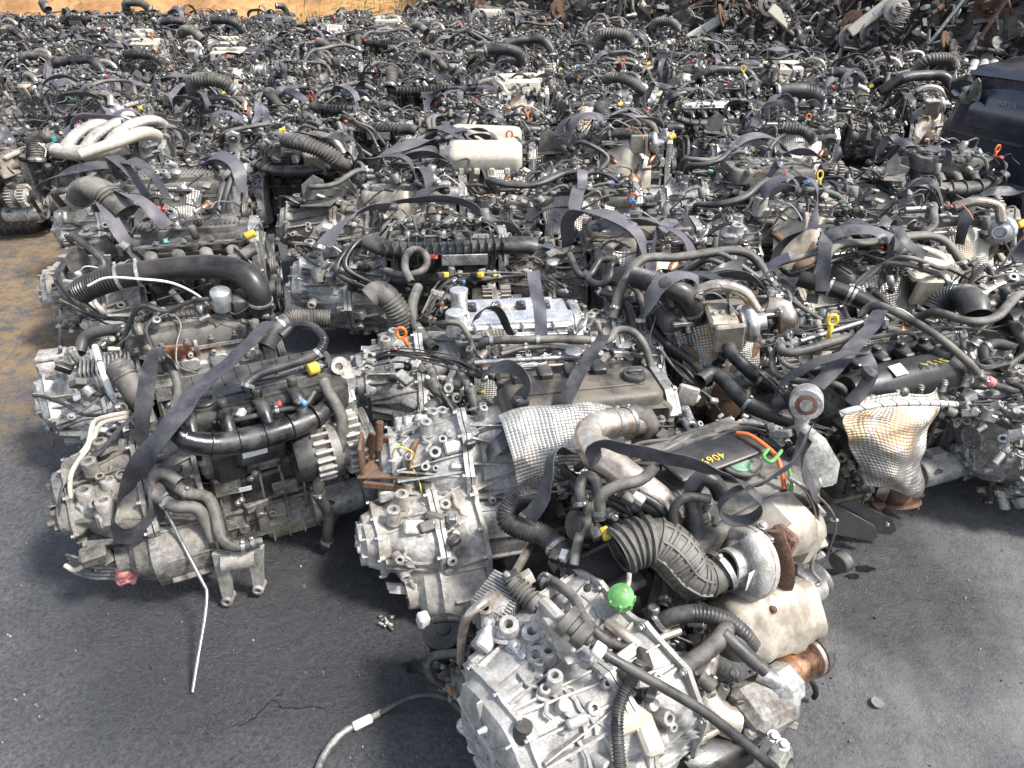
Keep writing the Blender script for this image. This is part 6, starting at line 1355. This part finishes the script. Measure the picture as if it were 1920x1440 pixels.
    # exhaust runner, pump and tensioner
    mb = MB().use('pipe_steel'); mb.tube(P_(e, [(1330, 1226, .34), (1318, 1262, .32), (1318, 1305, .28), (1342, 1340, .24), (1375, 1352, .22)]), .034, 18, cr=lambda t: .85+.45*t*t); mb.plate([(-.09, -.05), (.07, -.06), (.09, .04), (-.04, .07)], .014, Matrix.Translation(W(1335, 1352, .20)) @ Matrix.Rotation(.5, 4, 'Z') @ Matrix.Rotation(-.5, 4, 'X')); mb.jit(.006, 10); mb.use('iron').bolt(W(1312, 1362, .25), (0, -.3, 1), .016, .02); child(e, 'exhaust_bracket', mb, 50, 'smoke stained cast elbow')
    mb = MB(); q = W(1420, 1330, .22); mb.use('cast_dirty').box(q, (.14, .13, .12), (.2, .1, .5), .02); mb.use('cast').box(W(1460, 1290, .24), (.10, .10, .12), (.3, .1, .6), .025); mb.use('steel_dark').box(W(1430, 1358, .22), (.14, .03, .05), (.3, 0, .6), .008); mb.use('cast').tube(P_(e, [(1420, 1262, .30), (1455, 1278, .29), (1488, 1292, .26), (1485, 1340, .2)]), .018, 10)
    for px, py in ((1412, 1350), (1450, 1380), (1466, 1396), (1425, 1300), (1492, 1300)): mb.use('steel').bolt(W(px, py, .25), (0, -.4, 1), .010, .012)
    mb.jit(.004, 14); child(e, 'water_pump', mb, 40); mb = MB().use('cast').lathe(W(1440, 1425, .16), (.7, -.6, .2), [(.03, 0), (.05, .01), (.05, .04), (.03, .05), (.02, .02)], 24); mb.use('rust').cyl(W(1450, 1440, .16), W(1478, 1452, .15), .014); child(e, 'belt_tensioner', mb)
    mb = MB().use('black_cover').box(W(1330, 1410, .14), (.24, .12, .12), (.1, 0, .5), .02); mb.use('steel_dark').box(W(1300, 1395, .2), (.04, .03, .06), (.3, .3, .5)); child(e, 'compressor', mb)
    clutter(e, 73, [(1290, 1250, .36), (1330, 1290, .28), (1390, 1290, .26), (1460, 1340, .18)], 40, spread=.03); ho(e, 'wire', .008, [(1498, 1262, .18), (1520, 1275, .12), (1530, 1298, .05), (1526, 1308, .02)], open_=False, name='cable')
    ho(e, 'steel', .006, [(1478, 895, .62), (1512, 920, .58), (1532, 970, .50), (1528, 1030, .40), (1522, 1068, .34), (1538, 1090, .30), (1530, 1098, .29)], open_=False, name='oil_pipe')
    # cover number, oil cap, coloured cables
    t = text_mesh('4069', .036, .0012, 'paint_yellow'); o = obj('painted_number', t, e); o.matrix_parent_inverse = MW(e).inverted(); o.location = W(1352, 848, .632); o.rotation_euler = (0, 0, radians(28)+pi)
    mb = MB().use('black_cover'); p = W(1335, 852, .622); mb.box(p, (.30, .12, .016), (0, 0, radians(28)), .004); mb.use('plastic_dusty').box(p+lx(e, (0, 1, 0))*.09, (.34, .05, .02), (0, 0, radians(28)), .006); child(e, 'trim_plate', mb, 45)
    mb = MB().use('plastic_dusty').cyl(W(1388, 872, .60), W(1388, 872, .60)+Z_*.012, .058, n=30); mb.use('green_pale').cyl(W(1388, 871, .612), W(1388, 871, .612)+Z_*.003, .032, n=26); child(e, 'oil_cap', mb)
    ho(e, 'orange', .0065, [(1382, 812, .64), (1405, 816, .65), (1430, 832, .65), (1455, 855, .64), (1466, 885, .62), (1470, 915, .58)], open_=False, name='orange_cable'); ho(e, 'green', .005, [(1440, 842, .66), (1432, 856, .66), (1445, 866, .66), (1460, 852, .66), (1465, 845, .66)], open_=False, name='green_cable'); ho(e, 'green', .005, [(1478, 875, .64), (1484, 905, .60), (1482, 925, .56)], open_=False, name='green_cable')
    mb = MB().use('white').cyl(W(1484, 905, .59), W(1478, 935, .54), .010); child(e, 'cable_sleeve', mb)
    wires(e, 75, [(1190, 870, .60), (1230, 850, .62), (1300, 825, .62), (1380, 805, .62), (1450, 810, .60)], 12, .022, rr=(.003, .009)); wires(e, 76, [(1060, 890, .56), (1100, 920, .56), (1150, 950, .56), (1220, 990, .54), (1280, 1000, .54)], 9, .03, rr=(.003, .010)); wires(e, 77, [(1060, 1060, .42), (1100, 1150, .42), (1180, 1180, .42), (1260, 1200, .38)], 8, .03)
    wires(e, 78, [(1450, 900, .56), (1500, 930, .50), (1530, 980, .4), (1540, 1040, .3)], 7, .02)
    clutter(e, 79, [(1060, 900, .54), (1120, 950, .54), (1200, 960, .56), (1280, 960, .58), (1350, 1000, .54)], 70, spread=.03); clutter(e, 80, [(1060, 1040, .40), (1120, 1170, .40), (1200, 1160, .36), (1280, 1190, .34)], 60, spread=.035, mats=('plastic', 'iron', 'cast', 'steel_dark', 'plastic')); clutter(e, 81, [(1240, 800, .60), (1330, 800, .60), (1420, 800, .60), (1490, 850, .58), (1520, 950, .45), (1530, 1020, .35)], 70, spread=.025, mats=('plastic', 'cast', 'cast_pale', 'steel', 'steel_dark'))
    # black mount plates at the right
    for k, (px, py) in enumerate(((1570, 955), (1605, 948))):
        q = W(px, py, .14); mb = MB().use('black_cover').plate([(0, 0), (.14, -.06), (.16, -.10), (.14, -.12), (-.02, -.11), (-.05, -.02)], .006, Matrix.Translation(q+Vector((-.02, 0, .03))) @ Matrix.Rotation(-.2+.1*k, 4, 'Z') @ Matrix.Rotation(1.2, 4, 'X')); mb.use('steel').bolt(q+Vector((.10, -.045, -.045)), (.2, -.9, .3), .007); child(e, 'mount_plate', mb, 40)
def hero_C3():
    e = C3; a, b, c, d = P_(e, [(1120, 468, -.17), (1245, 455, -.17), (1125, 562, -.24), (1195, 556, -.24)]); dn = lx(e, (0, -1, 0))
    child(e, 'heat_shield', MB().use('foil_clean').grid(lambda u, v: a.lerp(b, u).lerp(c.lerp(d, u), v)+dn*(.05*sin(u*pi)+.02*sin(v*5))+Vector((0, 0, .006*sin(u*13))), 24, 24, .0025), 70, 'tall silver foil shield', uv=(24, 24, 10, 11))
    e = C5; q = W(910, 290, .66); mb = MB().use('cream'); R_ = Matrix.Translation(q) @ Matrix.Rotation(.35, 4, 'X'); mb.stack(rrect(-.22, -.10, .22, .09, .05, 6), [(.02, -.05), (0, -.035), (0, .03), (.014, .05), (.04, .06)], R_)
    for k in range(4): mb.box(R_ @ Vector((-.14+.09*k, -.105, -.04)), (.035, .03, .04), None, .006)
    mb.use('cast').cyl(q+Vector((-.27, 0, .0)), q+Vector((-.2, 0, .0)), .05, .055, 20); child(e, 'intake_box', mb, 45, 'large smooth cream intake box')
    e = A5; q = P_(e, [(150, 290, .62), (215, 268, .66), (265, 250, .66), (290, 255, .60)])
    child(e, 'intake_runner', MB().use('cream').tube(q, .055, 16, flat=.8, cr=lambda t: .7+.35*t), 50)
def dogbone():
    e = C1; mb = MB().use('cast'); c = W(1512, 752, .76); a = Vector((-.35, -.85, .15)).normalized(); mb.lathe(c+a*-.03, a, [(.024, 0), (.043, .0), (.045, .006), (.045, .054), (.043, .06), (.024, .06)], 26); mb.use('rust').lathe(c-a*.028, a, [(.012, 0), (.03, .002), (.03, .058), (.012, .06)], 20); mb.use('steel').lathe(c-a*.03, a, [(0, .064), (.017, .064), (.017, 0), (0, 0)][::-1], 16); mb.use('cast')
    b = W(1528, 868, .56); mb.loft([[p+Vector((cos(k*pi/8)*w_, -.0+sin(k*pi/8)*d_, 0)) for k in range(16)] for p, w_, d_ in ((c-Vector((0, 0, .03)), .026, .02), (c-Vector((0, 0, .075)), .018, .018), (c.lerp(b, .6), .04, .024), (b, .07, .035), (b-Vector((0, 0, .06)), .075, .04))]); mb.jit(.003, 14); child(e, 'torque_mount', mb, 45, 'grey torque mount with round bushing standing upright')
for _f in (hero_A1, hero_A2, hero_B1, hero_B2, hero_C2, hero_C3, hero_D, hero_C1, dogbone): _f()
# ================================================================== soil bank, scrap heap, car
def bank():
    m, N, L, B, tc = mk('soil', (.44, .25, .10), .9, 0, 0, .3, 1.2, .8, 9, base2=(.30, .15, .055), orand=0)
    g = random.Random(5); xs = [-16+.25*i for i in range(69)]; mb = MB().use('soil'); V = []
    for j in range(22):
        for x in xs:
            t = j/21; y = 13.6+.03*x+t*7+.35*noise.noise(Vector((x*.6, t*3, 0))); z = -.15+t*4.2+.35*noise.noise(Vector((x*.9, t*6, 2)))+.1*noise.noise(Vector((x*4, t*20, 5)))
            V.append((x, y, z if j else -.2))
    n = len(xs); mb.add(V, [(j*n+i, j*n+i+1, (j+1)*n+i+1, (j+1)*n+i) for j in range(21) for i in range(n-1)])
    tag(obj('soil_bank', mb.mesh('soil_bank', 80)), kind='structure')
    mk('grass', (.20, .26, .05), .7, 0, 0, .4, 3, 0, 9, base2=(.10, .15, .03), orand=0)
    mb = MB().use('grass')
    for cx, w_, cnt_ in ((-7.6, .25, 60), (-5.4, .35, 170), (-2.3, .7, 500), (-1.2, .5, 350), (-3.4, .2, 60)):
        for k in range(cnt_):
            x = g.gauss(cx, w_); t = g.uniform(.03, .5); y = 13.6+.03*x+t*7; z = t*4.2-.1; h = g.uniform(.04, .13); a = g.uniform(0, 6.28); b = g.uniform(.01, .04)
            mb.add([(x-.005*cos(a), y-.005*sin(a), z-.1), (x+.005*cos(a), y+.005*sin(a), z-.1), (x+b*cos(a+1), y+b*sin(a+1)-.03, z+h*.7), (x+2*b*cos(a+1), y+2*b*sin(a+1)-.06, z+h)], [(0, 1, 2), (0, 2, 3)])
    tag(obj('grass', mb.mesh('grass', 80)), 'green grass tufts growing on the orange soil bank', 'grass', kind='stuff')
bank()

def heap_pt(t, u):
    """t along the foot line 0..1, u up the slope"""
    k = t*(len(HEAP)-1); i = min(len(HEAP)-2, int(k)); f = k-i
    a = Vector((*HEAP[i], 0)); b = Vector((*HEAP[i+1], 0)); p = a.lerp(b, f); nrm = Vector(((b-a).y, -(b-a).x, 0)).normalized()*-1
    return p+nrm*u*1.0+Vector((0, 0, u*1.35))
SP = {}
def spare():
    def rotor(mat):
        mb = MB().use(mat); mb.lathe((0, 0, 0), (0, 0, 1), [(.04, .03), (.14, .03), (.145, .028), (.145, .012), (.14, .01), (.075, .01), (.07, .05), (.06, .055), (.03, .055), (.03, .03)], 32)
        for k in range(5): a = k*1.2566; mb.use('steel').cyl((.05*cos(a), .05*sin(a), .05), (.05*cos(a), .05*sin(a), .075), .006)
        return mb.mesh('brake_disc')
    SP['brake_disc'] = [rotor('rust'), rotor('steel_dark'), rotor('iron')]
    def strut():
        mb = MB().use('steel_dark'); mb.cyl((0, 0, 0), (0, 0, .32), .028); mb.use('steel').cyl((0, 0, .3), (0, 0, .55), .011); mb.use('steel_dark').lathe((0, 0, .26), (0, 0, 1), [(.03, 0), (.075, .004), (.078, .012), (.03, .014)], 20)
        mb.use('rubber').lathe((0, 0, .52), (0, 0, 1), [(.07, 0), (.05, .03), (.02, .04)], 18)
        mb.use('plastic').tube([Vector((.062*cos(a*.6), .062*sin(a*.6), .28+a*.0058)) for a in range(43)], .007, 6, step=.02)
        return mb.mesh('shock_absorber')
    SP['shock_absorber'] = [strut()]
    def pipe(mat, L_, r):
        mb = MB().use(mat); mb.tube([(0, 0, 0), (L_*.35, .03, 0), (L_*.6, .02, .03), (L_, .05, 0)], r, 14, open_=True); 
        if L_ > 1: mb.tube([(L_*.25, .02, 0), (L_*.3, .03, 0), (L_*.48, .03, .01), (L_*.52, .02, .02)], r*1.9, 16, cr=lambda t: .6+.4*sin(pi*t)**.4)
        return mb.mesh('exhaust_pipe')
    SP['exhaust_pipe'] = [pipe('rust', 1.5, .03), pipe('cream', 1.1, .05), pipe('steel', .6, .035), pipe('rust', 1.0, .035)]
    def arm(s):
        mb = MB().use('iron' if s else 'cast'); mb.tube([(0, 0, 0), (.1, .05, .02), (.22, .07, .0), (.36, .02, 0)], .026, 10, flat=.6, cr=lambda t: .7+.6*abs(t-.5)); mb.tube([(.22, .07, 0), (.25, .15, 0), (.24, .25, .0)], .022, 10, flat=.6)
        for p in ((0, 0, 0), (.36, .02, 0), (.24, .25, 0)): mb.lathe(Vector(p)-Vector((0, 0, .025)), (0, 0, 1), [(.012, 0), (.034, 0), (.034, .05), (.012, .05)], 16)
        return mb.mesh('control_arm')
    SP['control_arm'] = [arm(0), arm(1)]
    def axle():
        mb = MB().use('steel_dark'); mb.tube([(-.65, 0, 0), (-.3, .02, 0), (.3, .02, 0), (.65, 0, 0)], .045, 12); 
        for s in (-1, 1):
            mb.use('iron').box((s*.55, .12, .0), (.06, .34, .09), (0, 0, s*.15), .02); mb.use('rust').lathe((s*.65, 0, 0), (s, 0, 0), [(.03, 0), (.13, .0), (.13, .05), (.06, .06), (.05, .1), (0, .1)], 24)
        return mb.mesh('axle_beam')
    SP['axle_beam'] = [axle()]
    def pole(mat, L_): 
        mb = MB().use(mat); mb.tube([(0, 0, 0), (L_*.5, .01, .01), (L_, 0, 0)], .022, 10, open_=True); mb.box((0.02, 0, 0), (.03, .07, .05)); return mb.mesh('drive_shaft')
    SP['drive_shaft'] = [pole('steel', 1.5), pole('rust', .9), pole('steel_dark', 1.1)]
    def knuckle():
        mb = MB().use('cast_dirty'); mb.lathe((0, 0, 0), (0, 1, 0), [(.03, -.05), (.07, -.05), (.075, .02), (.05, .03), (.03, .04)], 20); mb.tube([(0, 0, .05), (.02, .02, .14), (.0, .04, .22)], .025, 10, flat=.6); mb.tube([(.04, 0, -.03), (.12, .02, -.06), (.16, .02, -.05)], .02, 10)
        mb.tube([(-.05, 0, -.02), (-.1, .03, -.1)], .02, 10); mb.use('rust').lathe((0, -.06, 0), (0, -1, 0), [(.02, 0), (.13, 0), (.13, .012), (.05, .014), (.05, .04), (0, .04)], 26); return mb.mesh('wheel_hub')
    SP['wheel_hub'] = [knuckle()]
    def spring():
        mb = MB().use('steel_dark').tube([Vector((.065*cos(a*.6), .065*sin(a*.6), a*.0045)) for a in range(60)], .007, 7, step=.02); return mb.mesh('coil_spring')
    SP['coil_spring'] = [spring()]
    def beam():
        mb = MB().use('cream'); mb.box((0, 0, 0), (.9, .13, .05), None, .01); mb.use('steel').box((.1, 0, .028), (.5, .05, .004)); mb.boss((.3, .0, .02), (0, 0, 1), .02, .02); return mb.mesh('metal_rail')
    SP['metal_rail'] = [beam()]
spare()
def heap():
    g = random.Random(77); mb = MB().use('iron'); nu, nv = 90, 22
    V = []
    for i in range(nu+1):
        for j in range(nv+1):
            p = heap_pt(i/nu*1.0, j/nv*3.4-.25); q = noise.noise_vector(p*2.2)*.28+noise.noise_vector(p*7)*.09
            V.append(p+q-Vector((0, 0, .15)))
    mb.add(V, [(i*(nv+1)+j, (i+1)*(nv+1)+j, (i+1)*(nv+1)+j+1, i*(nv+1)+j+1) for i in range(nu) for j in range(nv)])
    mats = ['iron']*9+['steel_dark']*5+['plastic']*4+['rust']*2+['cast_dirty']*3+['cast', 'steel', 'rubber_dusty', 'plastic_dusty', 'cream']
    for k in range(5200):
        t = g.random()**.9; u = g.uniform(-.15, 2.6); p = heap_pt(t, u)+Vector((g.uniform(-.1, .1), g.uniform(-.15, .05), g.uniform(-.02, .16))); q = g.random(); mb.use(g.choice(mats))
        d = Vector((g.gauss(0, 1), g.gauss(0, .6), g.gauss(0, .8))).normalized()
        if q < .42:
            L_ = g.uniform(.08, .45); b = Vector((g.gauss(0, .05), g.gauss(0, .05), g.gauss(0, .05))); mb.tube([p-d*L_/2, p+b, p+d*L_/2+b*.5], g.choice((.005, .008, .012, .02, .03)), 7, step=.05, open_=False)
        elif q < .62: mb.box(p, (g.uniform(.04, .25), g.uniform(.03, .1), g.uniform(.01, .06)), (g.random()*3, g.random()*3, g.random()*3), .004)
        elif q < .74: r = g.uniform(.03, .09); mb.lathe(p, d, [(r*.3, 0), (r, 0), (r, r*.2), (r*.6, r*.3), (r*.3, r*.5)], 14)
        elif q < .86:
            r = g.uniform(.04, .12); u_ = d.orthogonal().normalized(); v_ = d.cross(u_); n0 = g.randint(5, 11)
            mb.tube([p+(u_*cos(a*.5)+v_*sin(a*.5))*r for a in range(n0)], g.uniform(.004, .014), 6, step=.03)
        else:
            L_ = g.uniform(.06, .2); mb.lathe(p, d, [(.02, 0), (.035, .01), (.035, L_*.5), (.025, L_*.52), (.025, L_), (.012, L_)], 12)
    tag(obj('scrap_heap', mb.mesh('scrap_heap')), 'dark tangled heap of scrapped suspension and axle parts behind the engines', 'scrap heap', kind='stuff')
    items = []
    def add(kind, i, px, py, z, rot, cat=None, look='', sc=1.0):
        """set a piece on the slope where the sight line through (px, py) meets it"""
        p1 = W(px, py, .0) if py > -150 else None; best = None
        o_ = Vector((0, 0, CAM_H)); d = (W(px, max(py, -100), -.5)-o_).normalized()
        for kk in range(60, 400):
            q = o_+d*(kk*.05); dd = min(((heap_pt(t/60, max(0, q.z/1.35))-q).length, t) for t in range(0, 61))
            if best is None or dd[0] < best[0]: best = (dd[0], q)
        ob = obj(kind, SP[kind][i], None, best[1]-d*z, rot); ob.scale = (sc,)*3 if False else (1, 1, 1)
        items.append((kind, ob, px, py, look))
    D = radians
    add('axle_beam', 0, 975, 25, .15, (D(10), D(6), D(-8)), look='grey'); add('brake_disc', 0, 905, 20, .2, (D(75), 0, D(-25)), look='rusty')
    add('exhaust_pipe', 1, 1200, 5, .2, (0, D(38), D(10)), look='pale'); add('exhaust_pipe', 0, 1395, 10, .25, (0, D(38), D(-5)), look='long rusty')
    add('metal_rail', 0, 1320, 55, .25, (D(40), D(-28), D(10)), look='pale'); add('brake_disc', 0, 1350, 30, .25, (D(70), D(20), D(60)), look='rusty')
    add('brake_disc', 2, 1437, 10, .25, (D(60), D(40), 0), look='dark'); add('metal_rail', 0, 1495, 60, .2, (D(60), D(35), D(-20)), look='pale')
    add('brake_disc', 1, 1592, 70, .28, (D(80), 0, D(5)), look='grey'); add('wheel_hub', 0, 1595, 40, .25, (0, D(20), 0), look='dull'); add('brake_disc', 1, 1628, 62, .2, (D(85), D(10), D(20)), look='grey')
    add('metal_rail', 0, 1660, 10, .35, (D(70), D(-40), 0), look='pale'); add('drive_shaft', 0, 1740, 85, .3, (0, D(-56), D(10)), look='pale'); add('coil_spring', 0, 1680, 55, .3, (0, D(15), 0), look='dark')
    add('brake_disc', 0, 1770, 85, .3, (D(65), D(30), D(35)), look='rusty'); add('brake_disc', 2, 1786, 100, .28, (D(65), D(30), D(35)), look='dark'); add('drive_shaft', 1, 1835, 75, .3, (0, D(-65), 0), look='rusty')
    add('wheel_hub', 0, 1845, 5, .25, (D(15), D(30), 0), look='dull'); add('exhaust_pipe', 2, 1805, 115, .3, (0, D(12), D(-10)), look='bright'); add('shock_absorber', 0, 1160, 30, .25, (D(8), D(5), 0), look='black')
    add('shock_absorber', 0, 1500, 80, .25, (D(20), D(-35), 0), look='black'); add('control_arm', 0, 1545, 22, .25, (D(30), D(20), D(20)), look='grey'); add('control_arm', 1, 1250, 20, .2, (D(60), D(20), D(60)), look='dark')
    add('control_arm', 0, 1110, 12, .2, (D(80), D(10), D(10)), look='grey'); add('wheel_hub', 0, 1040, 15, .2, (0, 0, D(40)), look='dull'); add('brake_disc', 1, 1680, 20, .3, (D(70), D(-20), 0), look='grey')
    add('shock_absorber', 0, 1465, 30, .25, (D(-20), D(55), 0), look='black'); add('drive_shaft', 2, 1560, 45, .2, (0, D(25), 0), look='grey'); add('drive_shaft', 2, 1440, 55, .2, (D(10), D(30), D(-20)), look='grey')
    add('coil_spring', 0, 1130, 45, .2, (D(70), 0, 0), look='dark'); add('control_arm', 0, 1720, 60, .3, (D(100), D(50), 0), look='grey'); add('exhaust_pipe', 3, 1290, 18, .2, (0, D(-25), 0), look='rusty')
    by = {}
    for it in items: by.setdefault(it[0], []).append(it)
    for kind, L_ in by.items():
        L_.sort(key=lambda t: t[2]); nm = kind.replace('_', ' ')
        for i, (k, ob, px, py, look) in enumerate(L_):
            n = len(L_)
            ps = 'the only one lying on the scrap heap' if n == 1 else ('leftmost of the %ss on the scrap heap' % nm if i == 0 else 'rightmost of the %ss on the scrap heap' % nm if i == n-1 else '%s of the %ss from the left on the scrap heap' % (ORD[i], nm))
            tag(ob, '%s %s, %s' % (look, nm, ps), nm, 'suspension and exhaust parts thrown on the heap')
heap()

# ------------------------------------------------------------------ dark saloon car, rear end towards the camera
def car():
    m, N, L, B, tc = mk('car_paint', (.020, .027, .050), .2, .35, .22, .2, 3, 0, 200, dustc=(.2, .16, .14), coat=.8, orand=0)
    mk('glass', (.02, .025, .03), .06, 0, .2, .1, 3, 0, 200, orand=0); mk('plate_grey', (.22, .23, .23), .6, 0, .3, .5, 30, .2, 90, orand=0)
    mk('chrome', (.7, .7, .7), .15, 1, .1, .1, 5, 0, 100, orand=0)
    # local axes: +y forward along the car, x to its right, rear bumper at y=0
    # rear left corner lies at (2.55, 4.45); the rear face runs towards the lower right of the picture
    ce = empty('parked_car', (3.60, 4.93, -.07), 0, label='dark blue saloon car at the right edge with its tail lamps torn out', cat='car')
    ce.rotation_euler = (0, 0, radians(-57))
    # body as lofted cross sections (x half profile) along y
    def sec(y, w_, zs):      # zs: list of (x fraction, z) from centre bottom round to centre top
        pts = [Vector((w_*fx, y, z)) for fx, z in zs]
        return pts+[Vector((-p.x, p.y, p.z)) for p in reversed(pts)]
    prof = [
     (0.00, .86, [(.1, .34), (.90, .34), (.97, .42), (1.0, .58), (.98, .64), (.95, .66), (.93, .80), (.86, .98), (.80, 1.0), (.1, 1.02)]),
     (0.07, .91, [(.1, .26), (.90, .26), (.98, .36), (1.0, .58), (.99, .66), (.96, .70), (.95, .84), (.89, 1.02), (.82, 1.05), (.1, 1.075)]),
     (0.20, .93, [(.1, .24), (.90, .24), (.99, .34), (1.0, .58), (1.0, .68), (.98, .74), (.96, .88), (.90, 1.03), (.82, 1.065), (.1, 1.09)]),
     (0.55, .94, [(.1, .24), (.90, .24), (.99, .34), (1.0, .58), (1.0, .70), (.99, .76), (.97, .90), (.90, 1.03), (.80, 1.08), (.1, 1.11)]),
     (0.75, .94, [(.1, .24), (.90, .24), (.99, .34), (1.0, .58), (1.0, .70), (.99, .76), (.97, .90), (.88, 1.04), (.72, 1.16), (.1, 1.20)]),
     (1.35, .94, [(.1, .24), (.90, .24), (.99, .34), (1.0, .58), (1.0, .72), (.99, .78), (.97, .90), (.86, 1.02), (.66, 1.40), (.1, 1.45)]),
     (2.60, .94, [(.1, .24), (.90, .24), (.99, .34), (1.0, .58), (1.0, .72), (.99, .78), (.97, .88), (.87, 1.0), (.68, 1.41), (.1, 1.46)]),
     (3.50, .93, [(.1, .24), (.90, .24), (.99, .34), (1.0, .58), (1.0, .70), (.98, .76), (.95, .86), (.85, .97), (.78, 1.0), (.1, 1.03)]),
     (4.70, .84, [(.1, .28), (.90, .28), (.99, .36), (1.0, .52), (.98, .60), (.95, .66), (.9, .72), (.8, .78), (.7, .80), (.1, .82)])]
    mb = MB().use('car_paint'); mb.loft([sec(*p) for p in prof]); b = obj('body', mb.mesh('body', 28), ce)
    bo = MB().use('plastic')     # diffuser and lower bumper
    bo.box((0, -.01, .31), (1.5, .06, .12), None, .02); bo.box((0, .0, .62), (1.66, .03, .02)); obj('lower_bumper', bo.mesh('lower_bumper'), ce)
    tl = MB().use('car_paint')   # trunk lid with lip spoiler, proud of the body
    tl.grid(lambda u, v: ((u-.5)*1.44*(1-.04*v), -.055-.02*sin(v*3.1)+.03*((u-.5)*2)**2*1.0+.05*v, .69+.26*v), 16, 10, .02)
    tl.grid(lambda u, v: ((u-.5)*1.56, -.075+.56*v+.05*((u-.5)*2)**2, 1.0+.085*v+.045*max(0, 1-v*5)-.02*((u-.5)*2)**2), 18, 14, .03)
    l = obj('trunk_lid', tl.mesh('trunk_lid', 50), ce)
    pr = MB().use('plastic').box((.0, -.081, .80), (.54, .01, .16), None, .004); pr.use('plate_grey').box((.0, -.088, .80), (.50, .006, .13), None, .002); obj('plate_recess', pr.mesh('plate_recess'), l)
    for s in (-1, 1):
        t = MB().use('void').box((s*.80, .01, .90), (.20, .10, .13), (0, 0, s*.3), .02)
        t.use('steel').grid(lambda u, v: (s*(.64+.27*u), -.095+.12*u+.03*sin(u*9+v*4), .84+.15*v+.02*sin(u*14)), 10, 6, .004); t.grid(lambda u, v: (s*(.72+.14*u), -.085+.07*u+.03*sin(u*7-v*4), .865+.085*v*(1-u*.6)), 8, 5, .004)
        t.use('rust').boss((s*.73, -.07, .9), (0, -1, 0), .02, .02); obj('torn_lamp_bracket', t.mesh('torn_lamp_bracket'), ce)
    gl = MB().use('glass').grid(lambda u, v: ((u-.5)*(1.40-.26*v), .63+.62*v, 1.155+.27*v+.02*sin(u*pi)), 12, 8, .01); obj('rear_window', gl.mesh('rear_window', 60), ce)
    for s in (-1, 1):
        sg = MB().use('glass').grid(lambda u, v: (s*(.845-.175*v+.012), 1.1+1.9*u*(1-.12*v)+.1*v, 1.06+.31*v), 12, 6, .008); obj('side_window', sg.mesh('side_window', 60), ce)
    tx = text_mesh('GENESIS', .045, .002, 'chrome'); o = obj('badge_lettering', tx, l); o.location = (-.56, -.088, .86); o.rotation_euler = (pi/2, 0, 0)

car()
